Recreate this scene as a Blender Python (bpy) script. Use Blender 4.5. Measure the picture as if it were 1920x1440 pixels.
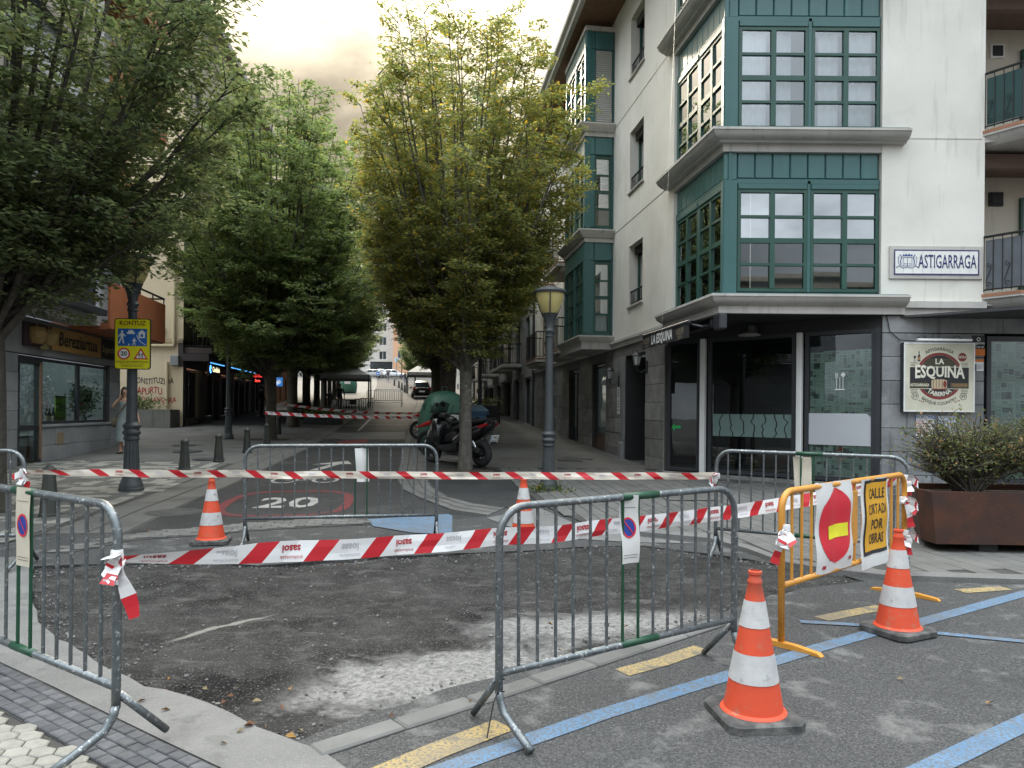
import bpy, bmesh, math, random
import numpy as np
from mathutils import Vector, Matrix, noise
from mathutils.geometry import tessellate_polygon
for o in list(bpy.data.objects): bpy.data.objects.remove(o)
SC = bpy.context.scene
C = SC.collection
R = math.radians
V = Vector
random.seed(7)
# ---------------------------------------------------------------- camera
FPX, HZ, ROLL, EYE = 1400.0, 771.0, 0.0085, 1.60
ca, sa = math.cos(ROLL), math.sin(ROLL)
cam = bpy.data.cameras.new('camera'); camo = bpy.data.objects.new('camera', cam); C.objects.link(camo)
cam.sensor_width = 36.0; cam.lens = 36.0 * FPX / 1920.0; cam.shift_y = (HZ - 720.0) / 1920.0
cam.clip_start = 0.05; cam.clip_end = 2000
camo.matrix_world = Matrix(((ca, -sa, 0, 0), (0, 0, -1, 0), (sa, ca, 0, EYE), (0, 0, 0, 1)))
SC.camera = camo
# ---------------------------------------------------------------- sky, sun, exposure
SUN_DIR = V((-0.27, 1.0, 0.56)).normalized()          # towards the sun behind the bright cloud
SUN_EL = math.asin(SUN_DIR.z); SUN_AZ = math.atan2(SUN_DIR.x, SUN_DIR.y)
SC.view_settings.view_transform = 'Standard'; SC.view_settings.look = 'None'
SC.view_settings.gamma = 1.0; SC.view_settings.use_curve_mapping = False
SC.view_settings.exposure = 1.30
def build_world():
    w = bpy.data.worlds.new('World'); SC.world = w; w.use_nodes = True
    nt = w.node_tree; N = nt.nodes; L = nt.links; N.clear()
    out = N.new('ShaderNodeOutputWorld'); bg = N.new('ShaderNodeBackground'); bg.inputs['Strength'].default_value = 0.1
    sky = N.new('ShaderNodeTexSky'); sky.sky_type = 'NISHITA'; sky.sun_disc = False
    sky.sun_elevation = SUN_EL; sky.sun_rotation = SUN_AZ; sky.air_density = 1.0; sky.dust_density = 1.5
    tc = N.new('ShaderNodeTexCoord')
    sep = N.new('ShaderNodeSeparateXYZ'); L.new(tc.outputs['Generated'], sep.inputs[0])
    def M(op, a, b=None, c=None, clamp=False):
        m = N.new('ShaderNodeMath'); m.operation = op; m.use_clamp = clamp
        for i, x in enumerate((a, b, c)):
            if x is None: continue
            if isinstance(x, (int, float)): m.inputs[i].default_value = x
            else: L.new(x, m.inputs[i])
        return m.outputs[0]
    zz = M('MAXIMUM', sep.outputs[2], 0.0)
    den = M('ADD', zz, 0.34)
    comb = N.new('ShaderNodeCombineXYZ')
    L.new(M('DIVIDE', sep.outputs[0], den), comb.inputs[0]); L.new(M('DIVIDE', sep.outputs[1], den), comb.inputs[1])
    comb.inputs[2].default_value = SKY_SEED
    n1 = N.new('ShaderNodeTexNoise'); n1.inputs['Scale'].default_value = 1.9; n1.inputs['Detail'].default_value = 7; n1.inputs['Roughness'].default_value = 0.52
    n1.inputs['Distortion'].default_value = 0.35
    L.new(comb.outputs[0], n1.inputs['Vector'])
    n2 = N.new('ShaderNodeTexNoise'); n2.inputs['Scale'].default_value = 0.8; n2.inputs['Detail'].default_value = 3
    L.new(comb.outputs[0], n2.inputs['Vector'])
    dot = N.new('ShaderNodeVectorMath'); dot.operation = 'DOT_PRODUCT'; L.new(tc.outputs['Generated'], dot.inputs[0]); dot.inputs[1].default_value = SUN_DIR
    d = M('MAXIMUM', dot.outputs['Value'], 0.0)
    warm = M('POWER', d, 2.5)
    glow = M('POWER', d, 26.0)
    # overcast luminance: brighter towards the zenith, plus the veiled sun
    base = M('MULTIPLY_ADD', M('POWER', zz, 2.6), SKY_ZEN, SKY_HOR)
    lum = M('ADD', base, M('MULTIPLY', glow, 0.22))
    tex = M('MULTIPLY_ADD', n1.outputs[0], 3.4, -0.70)
    lum = M('MULTIPLY', lum, tex)
    lum = M('MULTIPLY', lum, 10.0)
    mixc = N.new('ShaderNodeMix'); mixc.data_type = 'RGBA'; L.new(warm, mixc.inputs['Factor'])
    mixc.inputs['A'].default_value = (0.84, 0.93, 1.0, 1); mixc.inputs['B'].default_value = (1.0, 0.86, 0.64, 1)
    sc = N.new('ShaderNodeVectorMath'); sc.operation = 'SCALE'; L.new(mixc.outputs['Result'], sc.inputs[0]); L.new(lum, sc.inputs['Scale'])
    cov = N.new('ShaderNodeMapRange'); cov.inputs[1].default_value = 0.30; cov.inputs[2].default_value = 0.46; L.new(n2.outputs[0], cov.inputs[0])
    cov.inputs[3].default_value = 0.55; cov.inputs[4].default_value = 1.0
    mix = N.new('ShaderNodeMix'); mix.data_type = 'RGBA'; L.new(cov.outputs[0], mix.inputs['Factor'])
    L.new(sky.outputs[0], mix.inputs['A']); L.new(sc.outputs[0], mix.inputs['B'])
    L.new(mix.outputs['Result'], bg.inputs['Color']); L.new(bg.outputs[0], out.inputs[0])
SKY_SEED = 5.1
SKY_HOR, SKY_ZEN = 0.33, 2.7
build_world()
sun = bpy.data.lights.new('sun', 'SUN'); sun.energy = 1.5; sun.angle = R(14); sun.color = (1.0, 0.88, 0.70)
suno = bpy.data.objects.new('sun', sun); C.objects.link(suno)
suno.rotation_euler = SUN_DIR.to_track_quat('Z', 'Y').to_euler()
SC.cycles.use_denoising = True
SC.cycles.max_bounces = 7; SC.cycles.diffuse_bounces = 3; SC.cycles.glossy_bounces = 3
SC.cycles.transmission_bounces = 4; SC.cycles.transparent_max_bounces = 8
SC.cycles.sample_clamp_indirect = 6.0
SC.cycles.caustics_reflective = False; SC.cycles.caustics_refractive = False

# ---------------------------------------------------------------- terrain and layout helpers
TP = [(-90,-1.12),(0,0),(10,.125),(14,.23),(20,.45),(25,.63),(35,1.02),(54,1.85),(70,2.8),(100,4.9),(135,7.5),(180,10.0),(260,11.5),(600,11.5)]
def tz(y):
    if y <= TP[0][0]: return TP[0][1]
    for i in range(len(TP)-1):
        (a, za), (b, zb) = TP[i], TP[i+1]
        if y <= b:
            if b <= 10: return 0.0125*y
            def sl(k):
                if k <= 2: return 0.0125
                if k >= len(TP)-1: return 0.0
                return (TP[k+1][1]-TP[k-1][1])/(TP[k+1][0]-TP[k-1][0])
            h = b-a; t = (y-a)/h; m0, m1 = sl(i)*h, sl(i+1)*h
            return (2*t**3-3*t*t+1)*za+(t**3-2*t*t+t)*m0+(-2*t**3+3*t*t)*zb+(t**3-t*t)*m1
    return TP[-1][1]
def ray(px, py):
    u, v = (px-960)/FPX, (HZ-py)/FPX
    return V((u*ca-v*sa, 1.0, u*sa+v*ca))
def G(px, py):                       # the spot on the terrain seen at that place of the photograph
    r = ray(px, py); lo, hi = 0.6, 600.0
    f = lambda t: EYE+t*r.z-tz(t)
    t = lo; step = 0.1
    while t < hi and f(t) > 0: t *= 1.03
    a, b = t/1.03, t
    for _ in range(30):
        m = (a+b)/2
        if f(m) > 0: a = m
        else: b = m
    return V((r.x*b, b, tz(b)))
def D(px, py, d):
    r = ray(px, py); return V((r.x*d, d, EYE+r.z*d))
def XA(px, d): return (px-960)/FPX*d
def SX(px): return px                                      # (photograph pixels)

# ---------------------------------------------------------------- mesh builder
class MB:
    def __init__(s, T=None): s.v = []; s.f = []; s.m = []; s.T = T; s.mi = 0
    def add(s, vs, fs):
        n = len(s.v)
        if s.T is not None: vs = [s.T @ V(p) for p in vs]
        s.v += [tuple(p) for p in vs]; s.f += [tuple(i+n for i in f) for f in fs]; s.m += [s.mi]*len(fs)
        return s
    def quad(s, a, b, c, d): return s.add([a, b, c, d], [(0, 1, 2, 3)])
    def box(s, x0, x1, y0, y1, z0, z1, rot=None, ch=0.0):
        if x0 > x1: x0, x1 = x1, x0
        if y0 > y1: y0, y1 = y1, y0
        if z0 > z1: z0, z1 = z1, z0
        if ch > 0:
            # chamfered box: 24 vertices
            c = min(ch, (x1-x0)/2.2, (y1-y0)/2.2, (z1-z0)/2.2)
            bm = bmesh.new(); r = bmesh.ops.create_cube(bm, size=1.0)
            for v in bm.verts: v.co = V((x0+(v.co.x+.5)*(x1-x0), y0+(v.co.y+.5)*(y1-y0), z0+(v.co.z+.5)*(z1-z0)))
            bmesh.ops.bevel(bm, geom=list(bm.edges), offset=c, segments=1, affect='EDGES', profile=0.5)
            bm.verts.index_update(); vs = [v.co.copy() for v in bm.verts]; fs = [[v.index for v in f.verts] for f in bm.faces]; bm.free()
        else:
            vs = [(x0,y0,z0),(x1,y0,z0),(x1,y1,z0),(x0,y1,z0),(x0,y0,z1),(x1,y0,z1),(x1,y1,z1),(x0,y1,z1)]
            fs = [(0,3,2,1),(4,5,6,7),(0,1,5,4),(1,2,6,5),(2,3,7,6),(3,0,4,7)]
        if rot is not None: vs = [rot @ V(p) for p in vs]
        return s.add(vs, fs)
    def tube(s, pts, r, n=8, cap=True):
        pts = [V(p) for p in pts]; rs = r if isinstance(r, (list, tuple)) else [r]*len(pts)
        vs = []; fs = []
        t = (pts[1]-pts[0]).normalized()
        u = t.orthogonal().normalized()
        for i, p in enumerate(pts):
            if i == 0: t2 = pts[1]-pts[0]
            elif i == len(pts)-1: t2 = pts[-1]-pts[-2]
            else: t2 = (pts[i+1]-p).normalized()+(p-pts[i-1]).normalized()
            if t2.length < 1e-9: t2 = t
            t2 = t2.normalized(); u = (u-t2*u.dot(t2))
            u = u.normalized() if u.length > 1e-6 else t2.orthogonal().normalized()
            w = t2.cross(u)
            k = 1.0
            if 0 < i < len(pts)-1:
                cs = (pts[i+1]-p).normalized().dot(t2); k = 1/max(cs, .6)
            for j in range(n):
                a = 2*math.pi*j/n; vs.append(p+(u*math.cos(a)+w*math.sin(a))*rs[i]*(k if n < 5 else 1))
        for i in range(len(pts)-1):
            for j in range(n):
                a, b = i*n+j, i*n+(j+1) % n
                fs.append((a, b, b+n, a+n))
        if cap: fs += [tuple(range(n-1, -1, -1)), tuple((len(pts)-1)*n+j for j in range(n))]
        return s.add(vs, fs)
    def lathe(s, prof, n=16, c=(0, 0, 0), flute=0.0, cap=True):
        vs = []; fs = []
        for r, z in prof:
            for j in range(n):
                a = 2*math.pi*j/n; rr = r*(1-(flute if j % 2 else 0))
                vs.append((c[0]+rr*math.cos(a), c[1]+rr*math.sin(a), c[2]+z))
        for i in range(len(prof)-1):
            for j in range(n):
                a, b = i*n+j, i*n+(j+1) % n
                fs.append((a, b, b+n, a+n))
        if cap: fs += [tuple(range(n-1, -1, -1)), tuple((len(prof)-1)*n+j for j in range(n))]
        return s.add(vs, fs)
    def prism(s, poly, y0, y1, axis='y'):
        n = len(poly)
        f = {'y': lambda p, y: (p[0], y, p[1]), 'z': lambda p, y: (p[0], p[1], y), 'x': lambda p, y: (y, p[0], p[1])}[axis]
        vs = [f(p, y0) for p in poly]+[f(p, y1) for p in poly]
        fs = [tuple(range(n)), tuple(range(2*n-1, n-1, -1))]+[(i, i+n, (i+1) % n+n, (i+1) % n) for i in range(n)]
        return s.add(vs, fs)
    def loft(s, rings, cap=True):
        n = len(rings[0]); vs = [p for r in rings for p in r]; fs = []
        for i in range(len(rings)-1):
            for j in range(n):
                a, b = i*n+j, i*n+(j+1) % n
                fs.append((a, b, b+n, a+n))
        if cap: fs += [tuple(range(n-1, -1, -1)), tuple((len(rings)-1)*n+j for j in range(n))]
        return s.add(vs, fs)
    def disc(s, c, r, n=20, ax='y', r0=0.0, a0=0.0, a1=2*math.pi):
        e = {'y': lambda a, q: (c[0]+q*math.cos(a), c[1], c[2]+q*math.sin(a)), 'z': lambda a, q: (c[0]+q*math.cos(a), c[1]+q*math.sin(a), c[2])}[ax]
        full = abs(a1-a0-2*math.pi) < 1e-6
        k = n if full else n+1
        if r0 > 0:
            vs = [e(a0+(a1-a0)*j/n, r) for j in range(k)]+[e(a0+(a1-a0)*j/n, r0) for j in range(k)]
            fs = [(j, (j+1) % k, (j+1) % k+k, j+k) for j in range(n)]
            return s.add(vs, fs)
        return s.add([e(a0+(a1-a0)*j/n, r) for j in range(k)], [tuple(range(k))])
    def text(s, txt, size, fn=None, align='CENTER', shear=0.0, sx=1.0, bold=0.0, spacing=1.0):
        vs, fs = text_geo(txt, size, align, shear, bold, spacing)
        vs = [(x*sx, y) for x, y in vs]
        return s.add([(fn(x, y) if fn else (x, 0, y)) for x, y in vs], fs)
    def build(s, name, mats, parent=None, smooth=False, loc=None, rz=None):
        me = mesh(name, s.v, s.f, mats, s.m, smooth)
        return obj(name, me, parent, loc, rz)
_tc = {}
def text_geo(txt, size, align='CENTER', shear=0.0, bold=0.0, spacing=1.0):
    key = (txt, align, shear, bold, spacing)
    if key not in _tc:
        cu = bpy.data.curves.new('t', 'FONT'); cu.body = txt; cu.size = 1.0; cu.align_x = align; cu.align_y = 'CENTER'; cu.shear = shear; cu.offset = bold
        cu.resolution_u = 2; cu.fill_mode = 'FRONT'; cu.space_character = spacing
        ob = bpy.data.objects.new('t', cu)
        me = ob.to_mesh()
        vs = [(v.co.x, v.co.y) for v in me.vertices]; fs = [tuple(p.vertices) for p in me.polygons]
        ob.to_mesh_clear(); bpy.data.objects.remove(ob); bpy.data.curves.remove(cu)
        _tc[key] = (vs, fs)
    vs, fs = _tc[key]
    return [(x*size, y*size) for x, y in vs], fs
def mesh(name, v, f, mats, mi=None, smooth=False):
    me = bpy.data.meshes.new(name); me.from_pydata(v, [], f)
    for m in (mats if isinstance(mats, (list, tuple)) else [mats]): me.materials.append(m)
    if mi and any(mi): me.polygons.foreach_set('material_index', mi)
    if smooth:
        me.polygons.foreach_set('use_smooth', [True]*len(me.polygons))
        if smooth != 'all':
            me.set_sharp_from_angle(angle=R(38))
    me.update(); return me
def obj(name, data, parent=None, loc=None, rz=None):
    o = bpy.data.objects.new(name, data); C.objects.link(o)
    if parent: o.parent = parent
    if loc is not None: o.location = loc
    if rz is not None: o.rotation_euler = (0, 0, rz)
    return o
def tag(o, label, cat, group=None, kind=None):
    o['label'] = label; o['category'] = cat
    if group: o['group'] = group
    if kind: o['kind'] = kind
    return o
def thing(name, label, cat, loc=(0, 0, 0), rz=0.0, group=None):
    o = obj(name, None, None, loc, rz); o.empty_display_size = .1
    return tag(o, label, cat, group)
def struct(o, label=None):
    o['kind'] = 'structure'
    if label: o['label'] = label
    return o
def dup(root, loc, rz=0.0, label=None, scale=None):
    def cp(o, par):
        c = o.copy(); C.objects.link(c); c.parent = par
        for ch in [k for k in o.children]: cp(ch, c)
        return c
    r = cp(root, None); r.location = loc; r.rotation_euler = (0, 0, rz)
    if scale is not None: r.scale = scale if isinstance(scale, (tuple, list)) else (scale,)*3
    if label: r['label'] = label
    return r
def frame(o, ex):                       # facade frame: x along the wall, y into it, z up
    ex = V((ex[0], ex[1], 0)).normalized(); ey = V((0, 0, 1)).cross(ex)
    return Matrix(((ex.x, ey.x, 0, o[0]), (ex.y, ey.y, 0, o[1]), (0, 0, 1, o[2] if len(o) > 2 else 0), (0, 0, 0, 1)))
def inpoly(x, y, P):
    c = False; n = len(P); j = n-1
    for i in range(n):
        xi, yi = P[i][0], P[i][1]; xj, yj = P[j][0], P[j][1]
        if (yi > y) != (yj > y) and x < (xj-xi)*(y-yi)/(yj-yi)+xi: c = not c
        j = i
    return c

# ---------------------------------------------------------------- materials
def _nt(name):
    m = bpy.data.materials.new(name); m.use_nodes = True; nt = m.node_tree
    return m, nt, nt.nodes, nt.links, nt.nodes['Principled BSDF']
def ramp(N, L, src, a, b):
    r = N.new('ShaderNodeMapRange'); r.inputs[1].default_value = a; r.inputs[2].default_value = b; L.new(src, r.inputs[0]); return r.outputs[0]
def mixc(N, L, f, a, b, mode='MIX'):
    m = N.new('ShaderNodeMix'); m.data_type = 'RGBA'; m.blend_type = mode
    if isinstance(f, (int, float)): m.inputs['Factor'].default_value = f
    else: L.new(f, m.inputs['Factor'])
    for k, x in (('A', a), ('B', b)):
        if isinstance(x, tuple): m.inputs[k].default_value = (x+(1,))[:4]
        else: L.new(x, m.inputs[k])
    return m.outputs['Result']
def noise_n(N, L, vec, scale, detail=5, rough=.55, dist=0.0):
    n = N.new('ShaderNodeTexNoise'); n.inputs['Scale'].default_value = scale; n.inputs['Detail'].default_value = detail
    n.inputs['Roughness'].default_value = rough; n.inputs['Distortion'].default_value = dist; L.new(vec, n.inputs['Vector']); return n.outputs[0]
def pm(name, c1, c2=None, scale=4.0, rough=.6, metal=0.0, bump=0.0, bscale=60.0, rand=0.0, spots=None, streak=None, spec=.5, grime=None, lo=.35, hi=.65, objc=False, fleck=None, coat=0.0):
    """one procedural material: two tones of noise, random tone per object, spots, vertical streaks, grime and bump"""
    m, nt, N, L, P = _nt(name)
    if objc: tc = N.new('ShaderNodeTexCoord'); vec = tc.outputs['Object']
    else: g = N.new('ShaderNodeNewGeometry'); vec = g.outputs['Position']
    col = None
    n = noise_n(N, L, vec, scale, 6)
    col = mixc(N, L, ramp(N, L, n, lo, hi), tuple(c1), tuple(c2 or [x*.82 for x in c1]))
    if fleck:                                # (scale, colour, low, high)
        f = noise_n(N, L, vec, fleck[0], 2, .5); col = mixc(N, L, ramp(N, L, f, fleck[2], fleck[3]), col, tuple(fleck[1]))
    if spots:                                # (scale, colour, low, high)
        f = noise_n(N, L, vec, spots[0], 5, .62); col = mixc(N, L, ramp(N, L, f, spots[2], spots[3]), col, tuple(spots[1]))
    if streak:                               # (colour, low, high)
        mp = N.new('ShaderNodeMapping'); mp.inputs['Scale'].default_value = (3.2, 3.2, .28); L.new(vec, mp.inputs['Vector'])
        f = noise_n(N, L, mp.outputs[0], 2.2, 6, .62); col = mixc(N, L, ramp(N, L, f, streak[1], streak[2]), col, tuple(streak[0]))
    if grime:
        f = noise_n(N, L, vec, 1.1, 7, .65, .4); col = mixc(N, L, ramp(N, L, f, grime[1], grime[2]), col, tuple(grime[0]))
    if rand:
        oi = N.new('ShaderNodeObjectInfo'); hs = N.new('ShaderNodeHueSaturation')
        mr = N.new('ShaderNodeMapRange'); L.new(oi.outputs['Random'], mr.inputs[0]); mr.inputs[3].default_value = 1-rand; mr.inputs[4].default_value = 1+rand
        L.new(mr.outputs[0], hs.inputs['Value']); L.new(col, hs.inputs['Color']); col = hs.outputs[0]
    L.new(col, P.inputs['Base Color'])
    P.inputs['Roughness'].default_value = rough; P.inputs['Metallic'].default_value = metal; P.inputs['Specular IOR Level'].default_value = spec
    if coat: P.inputs['Coat Weight'].default_value = coat; P.inputs['Coat Roughness'].default_value = .15
    if bump:
        b = N.new('ShaderNodeBump'); b.inputs['Strength'].default_value = bump; b.inputs['Distance'].default_value = .01
        L.new(noise_n(N, L, vec, bscale, 4), b.inputs['Height']); L.new(b.outputs[0], P.inputs['Normal'])
    return m
def emit(name, c, s):
    m, nt, N, L, P = _nt(name); P.inputs['Base Color'].default_value = tuple(c)+(1,); P.inputs['Emission Color'].default_value = tuple(c)+(1,); P.inputs['Emission Strength'].default_value = s; return m
def glassm(name, refl=.25, tint=(.8, .9, .9), trans=.85, rough=.0, wob=0.0):
    m, nt, N, L, P = _nt(name); N.remove(P); out = [n for n in N if n.type == 'OUTPUT_MATERIAL'][0]
    gl = N.new('ShaderNodeBsdfGlossy'); gl.inputs['Roughness'].default_value = rough; gl.inputs['Color'].default_value = (.95, .97, 1, 1)
    tr = N.new('ShaderNodeBsdfTransparent'); tr.inputs['Color'].default_value = tuple(t*trans for t in tint)+(1,)
    fr = N.new('ShaderNodeFresnel'); fr.inputs['IOR'].default_value = 1.5
    mr = N.new('ShaderNodeMapRange'); L.new(fr.outputs[0], mr.inputs[0]); mr.inputs[1].default_value = .04; mr.inputs[2].default_value = 1; mr.inputs[3].default_value = refl; mr.inputs[4].default_value = 1
    mx = N.new('ShaderNodeMixShader'); L.new(mr.outputs[0], mx.inputs[0]); L.new(tr.outputs[0], mx.inputs[1]); L.new(gl.outputs[0], mx.inputs[2]); L.new(mx.outputs[0], out.inputs[0])
    if wob:
        g = N.new('ShaderNodeNewGeometry'); b = N.new('ShaderNodeBump'); b.inputs['Strength'].default_value = wob; b.inputs['Distance'].default_value = .02
        L.new(noise_n(N, L, g.outputs['Position'], 1.6, 2), b.inputs['Height']); L.new(b.outputs[0], gl.inputs['Normal'])
    return m
def leafm(name, cols, trans=.42, rough=.5):
    m, nt, N, L, P = _nt(name); N.remove(P); out = [n for n in N if n.type == 'OUTPUT_MATERIAL'][0]
    g = N.new('ShaderNodeNewGeometry'); cr = N.new('ShaderNodeValToRGB'); L.new(g.outputs['Random Per Island'], cr.inputs[0])
    while len(cr.color_ramp.elements) < len(cols): cr.color_ramp.elements.new(.5)
    for i, (p, c) in enumerate(cols): e = cr.color_ramp.elements[i]; e.position = p; e.color = tuple(c)+(1,)
    df = N.new('ShaderNodeBsdfPrincipled'); df.inputs['Roughness'].default_value = rough; df.inputs['Specular IOR Level'].default_value = .35; L.new(cr.outputs[0], df.inputs['Base Color'])
    hs = N.new('ShaderNodeHueSaturation'); hs.inputs['Value'].default_value = 2.0; hs.inputs['Saturation'].default_value = 1.1; L.new(cr.outputs[0], hs.inputs['Color'])
    tl = N.new('ShaderNodeBsdfTranslucent'); L.new(hs.outputs[0], tl.inputs['Color'])
    mx = N.new('ShaderNodeMixShader'); mx.inputs[0].default_value = trans; L.new(df.outputs[0], mx.inputs[1]); L.new(tl.outputs[0], mx.inputs[2]); L.new(mx.outputs[0], out.inputs[0])
    return m
M = {}
M['asphalt'] = pm('asphalt_worn', (0.049,0.0495,0.0515), (0.08,0.0795,0.078), 62, .88, bump=.8, bscale=60, fleck=(95,(0.135,0.1335,0.13),.57,.67), spots=(3.4,(.185,.183,.178),.56,.74), grime=((0.04,0.04,0.0415),.57,.74), lo=.42, hi=.60, spec=.12)
M['asphalt_dark'] = pm('asphalt_street', (0.0336,0.034,0.0349), (0.0504,0.0504,0.0496), 1.1, .82, bump=.5, bscale=60, fleck=(70,(0.084,0.084,0.084),.56,.68), spots=(.9,(0.0798,0.0785,0.0748),.56,.76), grime=((0.021,0.021,0.0218),.58,.74), spec=.12)
M['concrete'] = pm('concrete_screed', (0.1761,0.1734,0.1681), (0.1387,0.1366,0.1334), 2.6, .9, bump=.5, bscale=50, fleck=(120,(0.2134,0.2081,0.2001),.56,.68), spots=(5,(0.1067,0.1052,0.1014),.58,.74), grime=((0.08,0.0779,0.0747),.56,.74), spec=.12)
M['kerb'] = pm('kerb_concrete', (0.174,0.171,0.165), (0.132,0.132,0.126), 3, .9, bump=.5, bscale=130, grime=((0.078,0.078,0.075),.56,.75), rand=.12, spec=.12)
M['brick_dark'] = pm('paver_blue_grey', (0.0837,0.0856,0.093), (0.1147,0.1166,0.1228), 14, .75, bump=.5, bscale=60, rand=.22, spots=(1.7,(0.2108,0.2108,0.2046),.60,.76), spec=.12)
M['hex'] = pm('paver_cream', (0.3096,0.2952,0.2628), (0.2448,0.2376,0.2124), 16, .85, bump=.5, bscale=120, rand=.10, grime=((0.1584,0.1548,0.144),.60,.80), spec=.12)
M['paver'] = pm('paver_grey', (0.1247,0.123,0.116), (0.1566,0.1537,0.145), 3, .85, bump=.35, bscale=120, rand=.17, grime=((0.0696,0.0696,0.0667),.55,.78), spec=.12)
M['paver_lt'] = pm('paver_pale', (0.3348,0.3208,0.2883), (0.2604,0.2558,0.2325), 3, .85, bump=.35, bscale=120, rand=.2, grime=((0.1302,0.1302,0.1209),.52,.74), spec=.12)
M['joint'] = pm('joint_sand', (0.0633,0.0616,0.0578), (0.0825,0.0798,0.0743), 8, .95, bump=.4, bscale=200, spec=.12)
M['slab'] = pm('slab_paving', (0.11,0.1073,0.1018), (0.143,0.1403,0.132), 1.2, .8, bump=.2, bscale=120, grime=((0.0605,0.0605,0.0578),.55,.75), spec=.12)
M['render_wall'] = pm('render_cream', (.76,.73,.67), (.68,.65,.59), 1.1, .92, bump=.4, bscale=90, streak=((.47,.44,.39),.58,.84), grime=((.54,.52,.47),.62,.84))
M['cornice'] = pm('cornice_stone', (0.5152,0.4922,0.46), (0.4324,0.414,0.3864), 1.6, .85, bump=.2, bscale=60, streak=((0.276,0.2622,0.2438),.56,.78))
M['cream'] = pm('render_yellow', (.66,.55,.38), (.58,.48,.33), .6, .9, bump=.25, bscale=80, streak=((.42,.35,.25),.60,.8))
M['rust'] = pm('rust_panel', (.33,.105,.04), (.26,.08,.03), .8, .7, bump=.1)
M['green'] = pm('green_paint', (.038,.112,.108), (.046,.125,.122), 1.0, .34, spec=.5, streak=((.055,.155,.15),.58,.80), bump=.04, bscale=4)
M['green_pale'] = pm('green_panel', (.046,.128,.128), (.060,.148,.148), .9, .32, streak=((.07,.19,.18),.56,.8), bump=.05, bscale=3)
M['green_wood'] = pm('green_frame', (.018,.066,.050), (.024,.080,.060), 3, .36)
M['stone'] = pm('slate_slab', (0.17,0.1768,0.187), (0.2635,0.2677,0.272), 2.4, .48, bump=.3, bscale=30, rand=.18, spots=(5,(0.357,0.357,0.3485),.58,.76), streak=((0.102,0.1054,0.1122),.54,.74))
M['stone_dark'] = pm('slate_rough', (.17,.168,.16), (.25,.245,.23), 3.2, .8, bump=.7, bscale=30, rand=.25, spots=(6,(.36,.35,.33),.60,.76), grime=((.09,.09,.085),.54,.74))
M['granite'] = pm('granite_slab', (0.2,0.204,0.2096), (0.264,0.268,0.272), 1.5, .6, bump=.15, bscale=60, rand=.12, spots=(6,(0.12,0.12,0.124),.62,.8))
M['black_frame'] = pm('anthracite_frame', (.028,.030,.036), (.036,.038,.044), 2, .38)
M['black'] = pm('black_matt', (.012,.012,.013), (.018,.018,.019), 3, .6)
M['iron'] = pm('cast_iron_grey', (0.0467,0.0536,0.0578), (0.0638,0.0706,0.0739), 5, .55, metal=.3, bump=.15, bscale=60, streak=((0.0935,0.0935,0.0723),.60,.8))
M['iron_green'] = pm('bollard_iron', (0.036,0.04,0.036), (0.048,0.0512,0.0448), 5, .6, bump=.2, bscale=60, streak=((0.072,0.068,0.04),.55,.75))
M['wrought'] = pm('wrought_iron', (.02,.021,.022), (.03,.03,.03), 6, .5, metal=.3)
M['galv'] = pm('galvanised_steel', (0.117,0.1342,0.142), (0.1755,0.1911,0.1989), 26, .42, metal=.62, fleck=(55,(0.4836,0.4914,0.4914),.60,.72), grime=((0.1794,0.1755,0.1677),.55,.8))
M['galv_green'] = pm('green_tube', (0.0096,0.056,0.028), (0.0128,0.068,0.036), 20, .4)
M['yellow_tube'] = pm('yellow_tube', (0.594,0.27,0.0405), (0.522,0.225,0.0315), 10, .45, spots=(9,(0.27,0.135,0.045),.64,.74), fleck=(60,(0.648,0.378,0.117),.62,.74))
M['orange'] = pm('cone_orange', (0.6688,0.0748,0.0264), (0.5808,0.066,0.0246), 6, .6, spots=(16,(0.44,0.1496,0.088),.56,.72), grime=((0.3168,0.1144,0.0792),.58,.78), streak=((0.3696,0.1056,0.0704),.60,.76), bump=.15, bscale=20)
M['white_band'] = pm('reflective_white', (0.5412,0.533,0.5248), (0.4428,0.4346,0.4346), 9, .5, spots=(13,(0.246,0.2296,0.2214),.60,.72), streak=((0.328,0.3034,0.2952),.56,.74), bump=.2, bscale=60)
M['rubber'] = pm('rubber_base', (0.0595,0.0595,0.0602), (0.112,0.1099,0.105), 12, .9, spots=(6,(0.182,0.175,0.1645),.50,.70), bump=.6, bscale=50, spec=.12)
M['tape_white'] = pm('tape_white', (0.7304,0.7216,0.7216), (0.6864,0.6776,0.6776), 5, .35)
M['tape_red'] = pm('tape_red', (0.527,0.0187,0.0298), (0.476,0.017,0.0255), 5, .35)
M['tape_cream'] = pm('tape_cream', (0.663,0.595,0.51), (0.629,0.561,0.476), 5, .4)
M['ink_red'] = pm('ink_red', (.40,.02,.03), None, 5, .5)
M['ink_grey'] = pm('ink_pale', (.55,.53,.57), None, 5, .5)
M['ink_black'] = pm('ink_black', (.02,.02,.022), None, 5, .5)
M['paper'] = pm('paper_white', (0.6688,0.6644,0.6512), (0.616,0.6072,0.5896), 9, .7, bump=.3, bscale=8)
M['paper_cream'] = pm('paper_cream', (.55,.50,.40), (.49,.44,.35), 8, .7, bump=.3, bscale=8)
M['banner_yellow'] = pm('banner_yellow', (0.702,0.36,0.018), (0.648,0.324,0.018), 6, .5)
M['banner_red'] = pm('banner_red', (.64,.022,.04), (.58,.02,.035), 6, .5)
M['lime'] = pm('lime_yellow', (.86,.80,.03), None, 6, .5)
M['sign_yellow'] = pm('sign_yellow', (0.747,0.702,0.009), (0.72,0.666,0.009), 6, .4, spots=(14,(0.495,0.405,0.045),.68,.76))
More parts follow.
